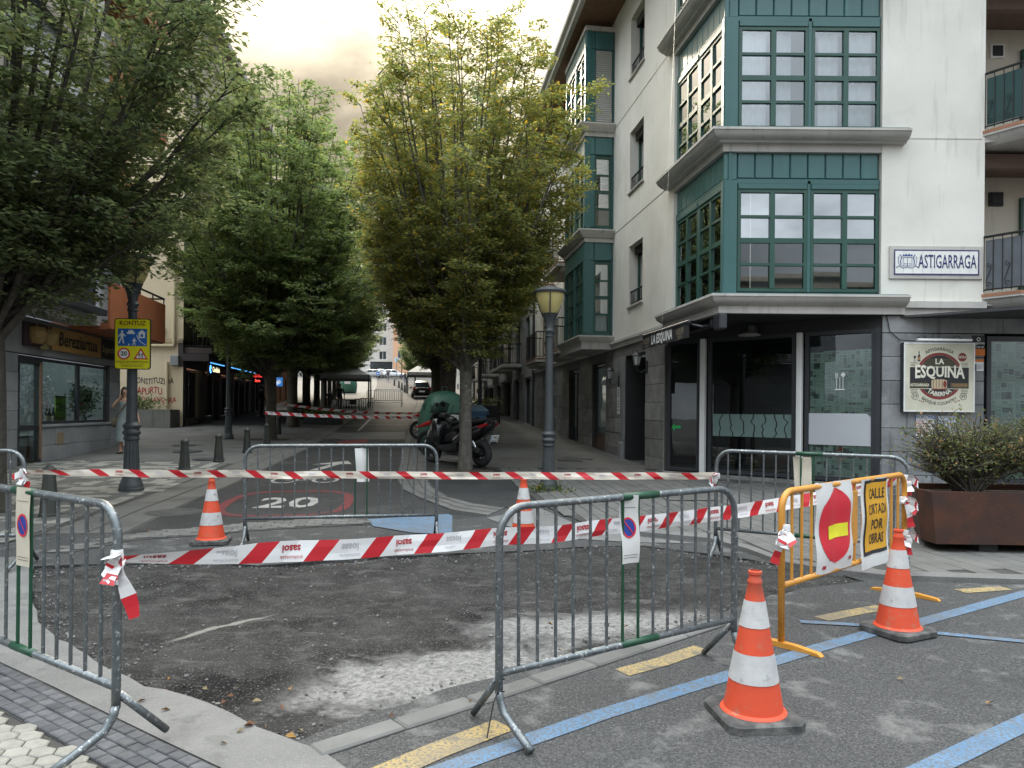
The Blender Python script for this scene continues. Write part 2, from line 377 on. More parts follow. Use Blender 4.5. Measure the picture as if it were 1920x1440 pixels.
M['sign_blue'] = pm('sign_blue', (.012,.13,.46), None, 6, .4)
M['sign_navy'] = pm('sign_navy', (.02,.05,.30), None, 6, .4)
M['sign_brown'] = pm('sign_maroon', (.22,.03,.01), None, 6, .5)
M['white'] = pm('white_paint', (.78,.78,.77), (.72,.72,.71), 6, .4)
M['line_blue'] = pm('line_blue', (0.092,0.18,0.296), (0.136,0.22,0.328), 4, .85, bump=.8, bscale=60, fleck=(62,(0.128,0.14,0.156),.46,.58), spots=(7,(0.124,0.14,0.16),.53,.65), grime=((0.136,0.152,0.172),.50,.66), spec=.12)
M['line_yellow'] = pm('line_yellow', (0.36,0.2664,0.1152), (0.3024,0.2376,0.1296), 4, .85, bump=.8, bscale=60, fleck=(62,(0.144,0.1368,0.1224),.50,.62), spots=(7,(0.1584,0.144,0.1188),.54,.66), grime=((0.18,0.1584,0.126),.48,.64), spec=.12)
M['line_white'] = pm('line_white', (0.375,0.3675,0.345), (0.3,0.2925,0.2775), 6, .8, bump=.3, bscale=170, grime=((0.12,0.12,0.12),.56,.74), spec=.12)
M['line_red'] = pm('line_red', (.20,.042,.045), (.145,.038,.04), 5, .85, bump=.3, bscale=60, fleck=(40,(.075,.06,.06),.52,.64), grime=((.065,.05,.05),.46,.62), spec=.12)
M['corten'] = pm('corten_steel', (0.051,0.0238,0.0179), (0.0978,0.0357,0.0187), 2.6, .72, metal=.25, bump=.2, bscale=60, spots=(3.5,(0.0467,0.0255,0.0221),.50,.68), fleck=(40,(0.204,0.085,0.0425),.68,.8))
M['bark'] = pm('bark_grey', (.085,.078,.066), (.145,.135,.115), 9, .95, bump=.9, bscale=35, spots=(14,(.46,.46,.43),.63,.72))
M['bark_dark'] = pm('bark_brown', (.055,.048,.040), (.09,.08,.066), 9, .95, bump=.9, bscale=35)
M['soil'] = pm('soil', (.045,.035,.025), (.07,.055,.04), 12, .95, bump=1, bscale=40)
M['pane'] = glassm('window_glass', .68, (.85,.95,.95), .9, 0.0, .05)
M['pane_curtain'] = glassm('curtained_glass', .24, (.9,.97,1.0), .95, 0.0, .05)
M['pane_low'] = glassm('frosted_glass', .16, (.8,.92,.92), .8, .02)
M['shop_glass'] = glassm('shop_glass', .10, (.62,.80,.74), .9, 0.0, .02)
M['far_glass'] = pm('far_glass', (.03,.035,.04), (.06,.07,.08), .8, .08)
M['room'] = pm('dark_room', (.05,.052,.055), (.07,.07,.07), 1, .9)
M['curtain'] = pm('net_curtain', (.90,.92,.92), (.84,.86,.87), 2, .9)
M['blind'] = pm('blind_grey', (.40,.40,.37), None, 2, .7)
M['wood_soffit'] = pm('wood_soffit', (.16,.085,.05), (.20,.11,.065), 6, .7)
M['wood_brown'] = pm('wood_brown', (.14,.09,.07), (.17,.11,.085), 8, .7)
M['terracotta'] = pm('terracotta_edge', (.36,.17,.10), (.30,.14,.085), 5, .8)
M['lamp_glass'] = pm('lamp_diffuser', (.50,.42,.17), (.42,.35,.14), 3, .35, streak=((.30,.25,.12),.55,.8))
M['news'] = None
M['chrome'] = pm('chrome', (.6,.6,.62), None, 5, .2, metal=1)
M['plastic_black'] = pm('black_plastic', (.016,.016,.018), (.024,.024,.026), 4, .42, coat=.15)
M['gloss_black'] = pm('black_lacquer', (.010,.010,.012), None, 4, .22, coat=.6)
M['gloss_red'] = pm('red_lacquer', (.55,.015,.02), None, 4, .25, coat=.6)
M['tyre'] = pm('tyre', (.018,.018,.019), (.03,.03,.03), 8, .85)
M['igloo'] = pm('container_green', (.035,.13,.085), (.055,.16,.11), 2, .5, streak=((.10,.19,.15),.55,.8))
M['bin_blue'] = pm('bin_blue', (.06,.17,.34), (.08,.20,.38), 3, .5)
M['skin'] = pm('skin', (.50,.29,.20), (.46,.26,.18), 6, .55)
M['hair'] = pm('hair_dark', (.02,.013,.010), None, 20, .5)
M['dress'] = pm('dress_grey', (.28,.31,.31), (.22,.245,.25), 4, .85, bump=.3, bscale=20, streak=((.34,.37,.37),.5,.7))
M['cloth_dark'] = pm('cloth_dark', (.03,.032,.038), None, 6, .9)
M['cloth_tan'] = pm('cloth_tan', (.16,.13,.085), None, 8, .9)
M['brick_orange'] = pm('orange_brick', (.33,.14,.075), (.27,.115,.06), 2, .85)
M['peach'] = pm('peach_render', (.72,.42,.26), (.66,.38,.23), .3, .9)
M['grey_render'] = pm('grey_render', (.30,.30,.29), (.24,.24,.235), .5, .9, streak=((.16,.16,.155),.55,.8))
M['canvas_grey'] = pm('canvas_grey', (.22,.21,.20), (.27,.26,.245), 2, .85)
M['canvas_white'] = pm('canvas_white', (.70,.68,.63), None, 2, .8)
M['car_white'] = pm('car_white', (.72,.73,.74), None, 2, .3, coat=.5)
M['red_light'] = pm('tail_red', (.35,.01,.012), None, 4, .25, coat=.5)
# ================================================================ GROUND
SD = V((-0.16, 1, 0)).normalized()                # along the street
SN = V((SD.y, -SD.x, 0))                          # across the street, to the right
def g2(pts): return [G(*p) for p in pts]
YS = [10,11,12,13,14,16,18,20,22.5,25,28,31,35,40,45,50,54,60,65,70,80,90,100,115,135,150,165,180,200,230,260]
def sheet(name, poly, mat, dz=0.0, holes=(), skirt=0.0, kind='structure', label=None):
    loops = [[V((p[0], p[1], 0)) for p in poly]]+[[V((p[0], p[1], 0)) for p in h] for h in holes]
    flat = [p for l in loops for p in l]
    bm = bmesh.new(); vs = [bm.verts.new(p) for p in flat]
    for t in tessellate_polygon(loops):
        try: bm.faces.new([vs[i] for i in t])
        except ValueError: pass
    ymin = min(p.y for p in flat); ymax = max(p.y for p in flat)
    for y in YS:
        if ymin < y < ymax: bmesh.ops.bisect_plane(bm, geom=bm.verts[:]+bm.edges[:]+bm.faces[:], plane_co=(0, y, 0), plane_no=(0, 1, 0))
    for f in bm.faces:
        if f.normal.z < 0: f.normal_flip()
    if skirt:
        be = [e for e in bm.edges if len(e.link_faces) == 1]
        r = bmesh.ops.extrude_edge_only(bm, edges=be)
        low = {v for v in r['geom'] if isinstance(v, bmesh.types.BMVert)}
        for v in bm.verts: v.co.z = tz(v.co.y)+dz-(skirt if v in low else 0)
    else:
        for v in bm.verts: v.co.z = tz(v.co.y)+dz
    me = bpy.data.meshes.new(name); bm.to_mesh(me); bm.free(); me.materials.append(mat)
    o = obj(name, me)
    o['kind'] = kind
    if label: o['label'] = label
    return o
PIT = g2([(62,1062),(60,1138),(78,1166),(97,1190),(140,1218),(177,1239),(201,1255),(242,1271),(274,1287),(314,1293),(387,1319),(432,1338),(483,1363),(562,1389),(630,1362),(697,1337),(760,1317),(829,1294),(922,1269),(1010,1246),(1100,1222),(1200,1195),(1290,1168),(1360,1146),(1400,1132),(1450,1116),(1510,1103),(1560,1097),(1620,1090),(1580,1078),(1540,1072),(1490,1062),(1440,1055),(1390,1046),(1340,1040),(1260,1030),(1190,1022),(1080,1026),(960,1034),(830,1038),(700,1044),(590,1052),(480,1060),(390,1054),(300,1056),(180,1058)])
# roughen the outline a little
_p = []
for i, p in enumerate(PIT):
    q = PIT[(i+1) % len(PIT)]; n = max(1, int((q-p).length/.14)); t = (q-p).normalized(); nn = V((-t.y, t.x, 0))
    for k in range(n):
        c = p.lerp(q, k/n); j = noise.noise(c*5)*.035 + noise.noise(c*14)*.018
        _p.append(c+nn*j)
PIT = _p
BIG = [(-400,-60),(400,-60),(400,500),(-400,500)]
sheet('ground', BIG, M['asphalt'], 0.0, [PIT])
def pit_material():
    m, nt, N, L, P = _nt('excavated_road_bed')
    g = N.new('ShaderNodeNewGeometry'); pos = g.outputs['Position']
    n1 = noise_n(N, L, pos, 1.5, 7, .62); n2 = noise_n(N, L, pos, 5.5, 6, .6); n3 = noise_n(N, L, pos, 75, 3); n6 = noise_n(N, L, pos, 24, 6, .7); n4 = noise_n(N, L, pos, 2.6, 6, .66, .8)
    col = mixc(N, L, ramp(N, L, n1, .32, .62), (0.0150,0.0148,0.0146), (0.0430,0.0415,0.0400))
    col = mixc(N, L, ramp(N, L, n2, .50, .72), col, (0.0690,0.0670,0.0645))
    mp2 = N.new('ShaderNodeMapping'); mp2.inputs['Rotation'].default_value = (0,0,.35); mp2.inputs['Scale'].default_value = (.55, 2.4, 1); L.new(pos, mp2.inputs['Vector'])
    n5 = noise_n(N, L, mp2.outputs[0], 2.2, 6, .68, .4)
    col = mixc(N, L, ramp(N, L, n5, .58, .74), col, (0.1350,0.1300,0.1230))
    # lime dust patches
    def patch(px, py, rx, ry, rot, k0, k1):
        c = G(px, py)
        mp = N.new('ShaderNodeMapping'); mp.vector_type = 'TEXTURE'; mp.inputs['Location'].default_value = c; mp.inputs['Rotation'].default_value = (0, 0, rot); mp.inputs['Scale'].default_value = (rx, ry, 5)
        L.new(pos, mp.inputs['Vector'])
        ln = N.new('ShaderNodeVectorMath'); ln.operation = 'LENGTH'; L.new(mp.outputs[0], ln.inputs[0])
        a = N.new('ShaderNodeMath'); a.operation = 'MULTIPLY_ADD'; L.new(n4, a.inputs[0]); a.inputs[1].default_value = 1.5; L.new(ln.outputs['Value'], a.inputs[2])
        b = N.new('ShaderNodeMath'); b.operation = 'MULTIPLY_ADD'; L.new(n2, b.inputs[0]); b.inputs[1].default_value = .55; L.new(a.outputs[0], b.inputs[2])
        return ramp(N, L, b.outputs[0], k1, k0)
    for args in ((820,1248,1.0,.50,.42,1.66,2.05), (1120,1160,1.2,.42,.30,1.42,2.05)):
        f = patch(*args); fm = N.new('ShaderNodeMath'); fm.operation = 'MULTIPLY'; L.new(f, fm.inputs[0])
        L.new(ramp(N, L, n6, .22, .60), fm.inputs[1])
        col = mixc(N, L, fm.outputs[0], col, (0.2700,0.2640,0.2560))
    f = patch(330,1290,.9,.42,.5,1.55,2.0); col = mixc(N, L, f, col, (0.0120,0.0120,0.0122))
    f = patch(420,1160,.75,.05,.95,1.45,1.75); col = mixc(N, L, f, col, (0.1900,0.1800,0.1640))
    col = mixc(N, L, ramp(N, L, n3, .56, .68), col, (0.1150,0.1100,0.1040))
    L.new(col, P.inputs['Base Color']); P.inputs['Roughness'].default_value = .95; P.inputs['Specular IOR Level'].default_value = .1
    b = N.new('ShaderNodeBump'); b.inputs['Strength'].default_value = .9; b.inputs['Distance'].default_value = .012
    ad = N.new('ShaderNodeMath'); ad.operation = 'ADD'; L.new(n3, ad.inputs[0]); L.new(n2, ad.inputs[1]); L.new(ad.outputs[0], b.inputs['Height']); L.new(b.outputs[0], P.inputs['Normal'])
    return m
M['pit'] = pit_material()
def build_pit():
    xs = [p[0] for p in PIT]; ys = [p[1] for p in PIT]; st = .05
    x0, x1, y0, y1 = min(xs)-.2, max(xs)+.2, min(ys)-.2, max(ys)+.2
    nx, ny = int((x1-x0)/st), int((y1-y0)/st)
    vs = []; 
    for j in range(ny+1):
        for i in range(nx+1):
            x, y = x0+i*st, y0+j*st; q = V((x, y, 0))
            d = .055+.03*noise.noise(q*.8)+.022*noise.noise(q*2.7+V((3,1,0)))+.010*noise.noise(q*9)+.006*noise.noise(q*22)
            if x > 1.6: d -= .02*min(1, (x-1.6)/1.5)
            if y > 6.2: d -= .03*min(1, (y-6.2)/.6)
            vs.append((x, y, tz(y)-max(.012, d)))
    fs = []
    big = PIT
    for j in range(ny):
        for i in range(nx):
            cx, cy = x0+(i+.5)*st, y0+(j+.5)*st
            if inpoly(cx, cy, big) or any(inpoly(cx+a, cy+b, big) for a, b in ((.12,0),(-.12,0),(0,.12),(0,-.12))):
                a = j*(nx+1)+i; fs.append((a, a+1, a+nx+2, a+nx+1))
    o = obj('road_excavation', mesh('road_excavation', vs, fs, M['pit'], None, 'all')); struct(o, 'dark excavated patch of road bed with white lime dust')
    m = MB(); n = len(PIT)
    for i in range(n):
        p, q = PIT[i], PIT[(i+1) % n]
        m.quad((p[0], p[1], tz(p[1])), (p[0]+.01, p[1]-.01, tz(p[1])-.16), (q[0]+.01, q[1]-.01, tz(q[1])-.16), (q[0], q[1], tz(q[1])))
    e = m.build('excavation_edge', M['pit'], o)
    # rubble crumbs along the edges and over the bed
    rnd = random.Random(3); m = MB()
    for k in range(3200):
        if k % 3:
            i = rnd.randrange(n); p = V(PIT[i])+V((rnd.gauss(0,.10), rnd.gauss(0,.10), 0))
        else:
            p = V((rnd.uniform(x0,x1), rnd.uniform(y0,y1), 0))
        if not inpoly(p.x, p.y, PIT): continue
        s = rnd.choice((.004,.005,.006,.008,.008,.01,.014))*rnd.uniform(.7,1.3)
        i = int((p.x-x0)/st); j = int((p.y-y0)/st); z = vs[min(len(vs)-1, j*(nx+1)+i)][2]
        a = rnd.uniform(0,6.3); R3 = Matrix.Rotation(a,3,'Z') @ Matrix.Rotation(rnd.uniform(-.6,.6),3,'X')
        pts = [R3 @ V((sx*s*rnd.uniform(.6,1), sy*s*rnd.uniform(.5,1), sz*s*rnd.uniform(.4,.8))) + V((p.x,p.y,z+s*.3)) for sx in (-1,1) for sy in (-1,1) for sz in (-1,1)]
        m.add(pts, [(0,1,3,2),(4,6,7,5),(0,4,5,1),(2,3,7,6),(0,2,6,4),(1,5,7,3)])
    r = m.build('rubble', pm('rubble', (.06,.058,.056), (.17,.165,.16), 14, .95)); r['kind'] = 'stuff'; r['label'] = 'loose rubble crumbs in the excavated road bed'
build_pit()
# ---- concrete apron round the left of the excavation, kerb stones on its right
CONC = g2([(-420,1180),(-200,1180),(0,1243),(100,1289),(205,1341),(310,1392),(411,1440),(520,1500),(700,1480),(562+40,1408),(562,1389+6)])
idx0 = min(range(len(PIT)), key=lambda i: (V(PIT[i])-G(562,1389)).length); idx1 = min(range(len(PIT)), key=lambda i: (V(PIT[i])-G(62,1062)).length)
lo_, hi_ = min(idx0, idx1), max(idx0, idx1)
edge = PIT[lo_:hi_+1]
if (V(edge[0])-G(562,1389)).length > (V(edge[-1])-G(562,1389)).length: edge = edge[::-1]
CONC += [V(p)+V((-.004,-.004,0)) for p in edge[1:]] + g2([(40,1045),(-420,1052)])
sheet('concrete_apron', CONC, M['concrete'], .006)
def kerbs():
    root = None
    A, B = G(572,1398), G(1330,1163); n = 7; t = (B-A).normalized(); L = (B-A).length/n
    ang = math.atan2(t.y, t.x)
    root = sheet('kerb', [A+V((t.y,-t.x,0))*.02, B+V((t.y,-t.x,0))*.02, B+V((t.y,-t.x,0))*.16, A+V((t.y,-t.x,0))*.16], M['joint'], .004)
    me = None
    for k in range(n):
        m = MB(); m.box(.006, L-.006, -.155, -.02, -.05, .016, ch=.01)
        me = me or mesh('kerbstone', m.v, m.f, M['kerb'])
        p = A+t*(L*k); o = obj('kerbstone', me, root, (p.x, p.y, tz(p.y)+random.uniform(-.004,.004)), ang+random.uniform(-.012,.012)); o.rotation_euler = (0, -math.atan(.0125*t.y), ang+random.uniform(-.012,.012))
kerbs()
# ---- pavers
def pavers(name, poly, ang, L, W, gap, mat, bed, dz, lift=.012, hexa=False, nobj=300, mate=None, dmax=99, bond=.5, pname='paver', label=None, altmat=None):
    root = sheet(name, poly, bed, dz, skirt=.03, label=label)
    ex = V((math.cos(ang), math.sin(ang), 0)); ey = V((-ex.y, ex.x, 0)); o0 = V((poly[0][0], poly[0][1], 0))
    us = [(V((p[0], p[1], 0))-o0).dot(ex) for p in poly]; ws = [(V((p[0], p[1], 0))-o0).dot(ey) for p in poly]
    cells = []
    if hexa:
        px, py = L*.75+gap, W+gap
    else: px, py = L+gap, W+gap
    j0, j1 = int(min(ws)/py)-2, int(max(ws)/py)+2; i0, i1 = int(min(us)/px)-2, int(max(us)/px)+2
    for i in range(i0, i1):
        for j in range(j0, j1):
            if hexa: u, w = i*px, j*py+(py/2 if i % 2 else 0)
            else: u, w = i*px+(bond*px if j % 2 else 0), j*py
            c = o0+ex*u+ey*w
            if c.y < .5 or c.y > dmax: continue
            hl, hw = (L*.03, W*.03) if hexa else (L*.22, W*.22)
            if all(inpoly((c+ex*a*hl+ey*b*hw).x, (c+ex*a*hl+ey*b*hw).y, poly) for a in (-1, 1) for b in (-1, 1)): cells.append((c, i, j))
    cells.sort(key=lambda q: q[0].y)
    m = MB()
    if hexa: shape = [(-L/2, 0), (-L/4, -W/2), (L/4, -W/2), (L/2, 0), (L/4, W/2), (-L/4, W/2)]
    else: shape = [(-L/2, -W/2), (L/2, -W/2), (L/2, W/2), (-L/2, W/2)]
    c_ = min(.006, W*.08)
    inner = [(x*(1-2*c_/L), y*(1-2*c_/W)) for x, y in shape]; n = len(shape)
    vs = [(x, y, 0) for x, y in shape]+[(x, y, lift*.6) for x, y in shape]+[(x, y, lift) for x, y in inner]
    fs = [tuple(range(2*n, 3*n))]+[(k, (k+1) % n, (k+1) % n+n, k+n) for k in range(n)]+[(k+n, (k+1) % n+n, (k+1) % n+2*n, k+2*n) for k in range(n)]
    me = mesh(pname, vs, fs, mat)
    rnd = random.Random(5)
    for c, i, j in cells[:nobj]:
        o = obj(pname, me, root, (c.x, c.y, tz(c.y)+dz+rnd.uniform(-.0025,.0025))); o.rotation_euler = (rnd.gauss(0,.006)+.0125, rnd.gauss(0,.006), ang)
    rest = cells[nobj:]
    if rest:
        mm = MB(); mats = [mat, altmat or mat]
        for c, i, j in rest:
            z = tz(c.y)+dz+rnd.uniform(-.002,.002); sl = (tz(c.y+.05)-tz(c.y-.05))/.1
            mm.mi = 1 if (altmat and rnd.random() < .5) else 0
            mm.add([c.xy.to_3d()+ex*a+ey*b+V((0, 0, z+h+sl*(ex.y*a+ey.y*b))) for a, b, h in vs], fs)
        r = mm.build(pname+'_field', mats, root); r['kind'] = 'stuff'
    return root
bd0, bd1 = G(0,1243), G(411,1440); bang = math.atan2(bd1.y-bd0.y, bd1.x-bd0.x)
pavers('brick_strip', g2([(-420,1195),(-200,1190),(0,1246),(100,1292),(205,1344),(310,1395),(411,1443),(500,1500),(300,1500),(197,1440),(89,1380),(0,1333),(-420,1230)]), bang, .082, .062, .005, M['brick_dark'], M['joint'], .004, pname='paving_brick', bond=0.5)
pavers('hexagon_paving', g2([(-420,1236),(0,1337),(89,1384),(197,1444),(300,1504),(-100,1560),(-420,1420)]), bang+.25, .128, .090, .005, M['hex'], M['joint'], .005, hexa=True, pname='hexagon_paver')
# crossing band of pavers in front of the street
pavers('paver_band', g2([(72,1036),(160,1020),(238,1002),(362,991),(463,981),(570,976),(690,972),(690,983),(600,988),(479,996),(370,1005),(250,1014),(130,1038)]), R(8), .20, .10, .008, M['paver'], M['joint'], .008, pname='paver', dmax=12)
# ---- the street itself
E1 = [(240,1000),(330,955),(430,912),(520,870),(585,838),(625,812),(655,790),(680,768),(700,745),(707,722),(706,706)]
E2 = [(913,968),(847,958),(790,936),(753,918),(743,897),(751,860),(760,822),(770,793),(779,768),(784,748),(776,725),(752,708)]
e1, e2 = g2(E1), g2(E2)
street = e1+[V((-25.5,150,0)), V((-27,175,0)), V((-22,175,0)), V((-21.5,150,0))]+e2[::-1]+g2([(690,985),(463,996),(250,1014)])
sheet('road', street, M['asphalt_dark'], .004)
def offs(pts, w):
    r = []
    for i, p in enumerate(pts):
        a = pts[max(0, i-1)]; b = pts[min(len(pts)-1, i+1)]; t = (b-a).normalized(); r.append(p+V((t.y, -t.x, 0))*w)
    return r
# left pavement: border strip, then pale pavers, then slabs further up
b1 = offs(e1, -.95)
far1 = e1[-1]
pv_border = sheet('pavement_border', e1+b1[::-1], M['slab'], .012, skirt=.03)
def joints(pts, off, w, dz, mat, par, n=1):
    m = MB(); q = offs(pts, off); q2 = offs(pts, off-w)
    for i in range(len(q)-1):
        m.quad(*[(p.x, p.y, tz(p.y)+dz) for p in (q[i], q[i+1], q2[i+1], q2[i])])
    return m.build('joint_line', mat, par)
joints(e1, -.02, .02, .016, M['joint'], pv_border); joints(e1, -.46, .018, .016, M['joint'], pv_border); joints(e1, -.92, .018, .016, M['joint'], pv_border)
near_l = [p for p in b1 if p.y < 17.5]
LP = near_l+[V((-12.5,17.5,0)), V((-30,17.5,0)), V((-30,8.5,0)), V((-9,8.2,0)), V((-5.6,7.9,0))]
pavers('left_pavement', LP, R(90)+.13, .20, .20, .010, M['paver_lt'], M['joint'], .009, nobj=0, altmat=M['paver'], bond=0.0, label='pale square paving beside the shops')
LS = [p for p in b1 if p.y > 16.8]+[V((-35,130,0)), V((-60,130,0)), V((-40,60,0)), V((-30,17.6,0)), V((-12.5,17.6,0))]
sheet('upper_pavement', LS, M['slab'], .010)
# right pavement with kerb band, dark lot and lined pavers
b2 = offs(e2[::-1], .0)
K1 = g2([(913,968),(847,958),(790,936),(753,918),(743,897),(751,860),(760,822),(770,793),(779,768),(784,748)])
K2 = g2([(800,748),(800,768),(799,793),(799,822),(799,860),(800,895),(812,915),(840,932),(890,945),(947,953)])
kb = sheet('kerb_band', K1+K2, M['paver'], .014, skirt=.04)
def bandlines():
    m = MB()
    for f in (.02, .33, .66, .97):
        q = [a.lerp(b, f) for a, b in zip(K1, K2[::-1])]
        for i in range(len(q)-1):
            a, b = q[i], q[i+1]; t = (b-a).normalized(); nn = V((t.y, -t.x, 0))*.012
            m.quad(*[(p.x, p.y, tz(p.y)+.018) for p in (a-nn, b-nn, b+nn, a+nn)])
    m.build('joint_line', M['joint'], kb)
bandlines()
LOT = g2([(800,866),(905,880),(935,886),(985,925),(1012,948),(947,953),(890,945),(840,932),(812,915),(800,895)])
sheet('parking_lot_patch', LOT, M['asphalt_dark'], .010)
CD = V((3.6,12.85,0)); SIDE = V((-.132,1,0)).normalized()
def side_pt(t): return CD+V((-.132,1,0))*t
RB = [V((12.5,12.9,0)), V((6.3,12.9,0)), side_pt(2.91)]+[side_pt(t) for t in (8,14,20,30,45,60,90)]
RF = g2([(784,735),(800,748),(799,793),(799,822),(799,862),(905,878),(935,884),(985,923),(1016,948)])
RW = RF+g2([(1100,984),(1200,1000),(1330,1012),(1400,1032),(1470,1058),(1560,1072),(1657,1082),(1800,1086),(1990,1092)])+[V((12.5,7.3,0))]+RB
pavers('right_pavement', RW, math.atan2(SIDE.y, SIDE.x), .60, .20, .012, M['paver'], M['joint'], .018, nobj=0, dmax=16.5, bond=0.5, pname='paving_strip', label='grey strip paving round the corner building')
RW2 = [p for p in RF if p.y > 16]+[V((RF[4].x, 16.4, 0))]+[V((side_pt(3.6).x, 16.4, 0))]+[side_pt(t) for t in (8,14,20,30,45,60,90)]
far_r = sorted([p for p in RF if p.y > 16.4], key=lambda p: -p.y)
sheet('upper_right_pavement', far_r+[V((far_r[-1].x, 16.45, 0)), V((side_pt(3.6).x, 16.45, 0))]+[side_pt(t) for t in (8,14,20,30,45,60,90)], M['slab'], .034)
kf = g2([(1100,988),(1200,1004),(1330,1016),(1400,1036),(1470,1062),(1560,1076),(1657,1087),(1800,1092),(1990,1098)])
kg = g2([(1990,1088),(1800,1083),(1657,1078),(1560,1068),(1470,1054),(1400,1028),(1330,1008),(1200,996),(1100,981)])
sheet('pavement_kerb', kf+kg, M['concrete'], .046, skirt=.07)
sheet('loading_apron', g2([(912,972),(1010,952),(1095,990),(1190,1006),(1310,1020),(1190,1018),(1060,1010),(960,990)]), M['concrete'], .007)
# ---- painted marks
def mark(name, pts, mat, dz=.0045, label=None):
    return sheet(name, g2(pts), mat, dz, label=label)
def stripe(name, pts, w, mat, dz=.0045, label=None):
    q = g2(pts); a = offs(q, w/2); b = offs(q, -w/2); return sheet(name, a+b[::-1], mat, dz, label=label)
stripe('blue_line', [(700,1492),(900,1420),(1130,1340),(1370,1266),(1519,1220),(1640,1186),(1723,1168),(1919,1114),(2050,1080)], .115, M['line_blue'], label='long blue parking line crossing the foreground')
stripe('blue_line', [(1500,1167),(1610,1173),(1740,1187),(1919,1204),(2100,1222)], .075, M['line_blue'], .0075, label='thin blue bay line behind the cone')
stripe('blue_line', [(1560,1530),(1750,1438),(1919,1357),(2080,1285)], .115, M['line_blue'], label='blue bay line at the lower right')
mark('blue_patch', [(688,975),(840,965),(848,968),(848,1004),(770,1000),(700,988)], M['line_blue'], .011, label='blue painted patch by the barrier foot')
stripe('blue_line', [(848,1006),(960,1000),(1080,996)], .06, M['line_blue'], .011, label='faint blue line beyond the patch')
for i, p in enumerate([[(700,1460),(820,1408),(945,1360)],[(1166,1262),(1240,1242),(1316,1216)],[(1540,1161),(1600,1149),(1655,1139)],[(1800,1109),(1850,1106),(1886,1103)]]):
    stripe('yellow_dash', p, (.15,.13,.13,.13)[i], M['line_yellow'], label='faded yellow dash, number %s counted from the near edge' % ('one','two','three','four')[i])
def ground_text(name, txt, px, py, size, sx, mat, dz=.009, label=None, bold=0.02):
    c = G(px, py); m = MB()
    m.text(txt, size, lambda x, y: (lambda p: (p.x, p.y, tz(p.y)+dz))(c+SN*x*sx+SD*y), bold=bold)
    return struct(m.build(name, mat), label)
ground_text('speed_number', '20', 540, 944, 1.5, .62, M['line_white'], label='white number twenty painted on the road')
def ring(px, py, rx, ry, w):
    c = G(px, py); m = MB(); n = 40; out = []
    def sup(a, s): 
        k = 3.2
        return (abs(math.cos(a))**(2/k)*math.copysign(1, math.cos(a))*(rx-s), abs(math.sin(a))**(2/k)*math.copysign(1, math.sin(a))*(ry-s))
    for j in range(n):
        a, b = 2*math.pi*j/n, 2*math.pi*(j+1)/n; P4 = [sup(a,0), sup(b,0), sup(b,w), sup(a,w)]
        m.add([(lambda p: (p.x, p.y, tz(p.y)+.009))(c+SN*x+SD*y) for x, y in P4], [(0,1,2,3)])
    struct(m.build('speed_ring', M['line_red']), 'red ring painted round the number twenty')
ring(540, 943, .98, 1.35, .15)
def arrow():
    c = G(612, 873); m = MB()
    for poly in ([(-.28,-1.0),(-.08,-1.0),(.30,.25),(.10,.25)], [(-.35,.2),(.55,.2),(.42,.95)]):
        m.add([(lambda p: (p.x, p.y, tz(p.y)+.009))(c+SN*x+SD*y) for x, y in poly], [tuple(range(len(poly)))])
    struct(m.build('road_arrow', M['line_white']), 'white arrow painted on the road')
    c = G(572, 901); m = MB()
    for sx in (-.38, .38):
        m.add([(lambda p: (p.x, p.y, tz(p.y)+.009))(c+SN*(sx+x*.26)+SD*(y*.42)) for a in range(16) for x, y in ((math.cos(a*math.pi/8), math.sin(a*math.pi/8)),)] + [(lambda p: (p.x, p.y, tz(p.y)+.009))(c+SN*(sx+x*.19)+SD*(y*.33)) for a in range(16) for x, y in ((math.cos(a*math.pi/8), math.sin(a*math.pi/8)),)], [(j, (j+1) % 16, (j+1) % 16+16, j+16) for j in range(16)])
    for (x0, y0), (x1, y1) in (((-.38,0),(-.14,.5)),((-.14,.5),(.28,.5)),((.28,.5),(.38,0)),((-.14,.5),(.03,0)),((.03,0),(.28,.5)),((-.38,0),(.03,0)),((.28,.5),(.25,.7))):
        a = c+SN*x0+SD*y0; b = c+SN*x1+SD*y1; t = (b-a).normalized(); nn = V((t.y,-t.x,0))*.028
        m.quad(*[(p.x, p.y, tz(p.y)+.0085) for p in (a-nn, b-nn, b+nn, a+nn)])
    struct(m.build('bicycle_mark', M['line_white']), 'white bicycle symbol painted on the road')
arrow()
mark('patch_red', [(640,826),(690,824),(688,832),(630,834)], M['line_red'], .009, 'worn red mark painted up the street')
mark('patch_pale', [(600,812),(760,810),(760,824),(590,824)], M['slab'], .0065, 'pale worn strip across the street')
stripe('lane_line', [(672,808),(690,790),(706,778)], .10, M['line_white'], .009, 'thin white lane line up the street')
stripe('cross_line', [(600,800),(690,797),(765,797)], .12, M['line_white'], .0095, 'white line across the street')
# ---- covers set in the paving
def cover(px, py, r, label, square=False, dz=.02, mat=None):
    c = G(px, py); m = MB()
    if square: m.box(-r, r, -r*.8, r*.8, 0, .012, ch=.004)
    else: m.lathe([(r*1.15,0),(r*1.15,.006),(r*1.04,.008),(r*1.03,.004),(r,.004),(r,.012),(r*.8,.014),(r*.78,.010),(r*.5,.010),(r*.48,.014),(.01,.014)], 24)
    sl = (tz(c.y+.1)-tz(c.y-.1))/.2
    o = m.build('manhole_cover', mat or M['iron'], None, loc=(c.x, c.y, tz(c.y)+dz)); o.rotation_euler = (math.atan(sl), 0, 0)
    tag(o, label, 'manhole cover', 'covers set in the paving')
cover(325, 962, .34, 'round rough manhole cover in the dark road beside the paver band', dz=.006)
cover(352, 848, .33, 'round cover on the pale pavement nearest the woman'); cover(392, 862, .33, 'round cover just behind the nearest two bollards')
cover(345, 836, .3, 'small dark cover near the planter wall')
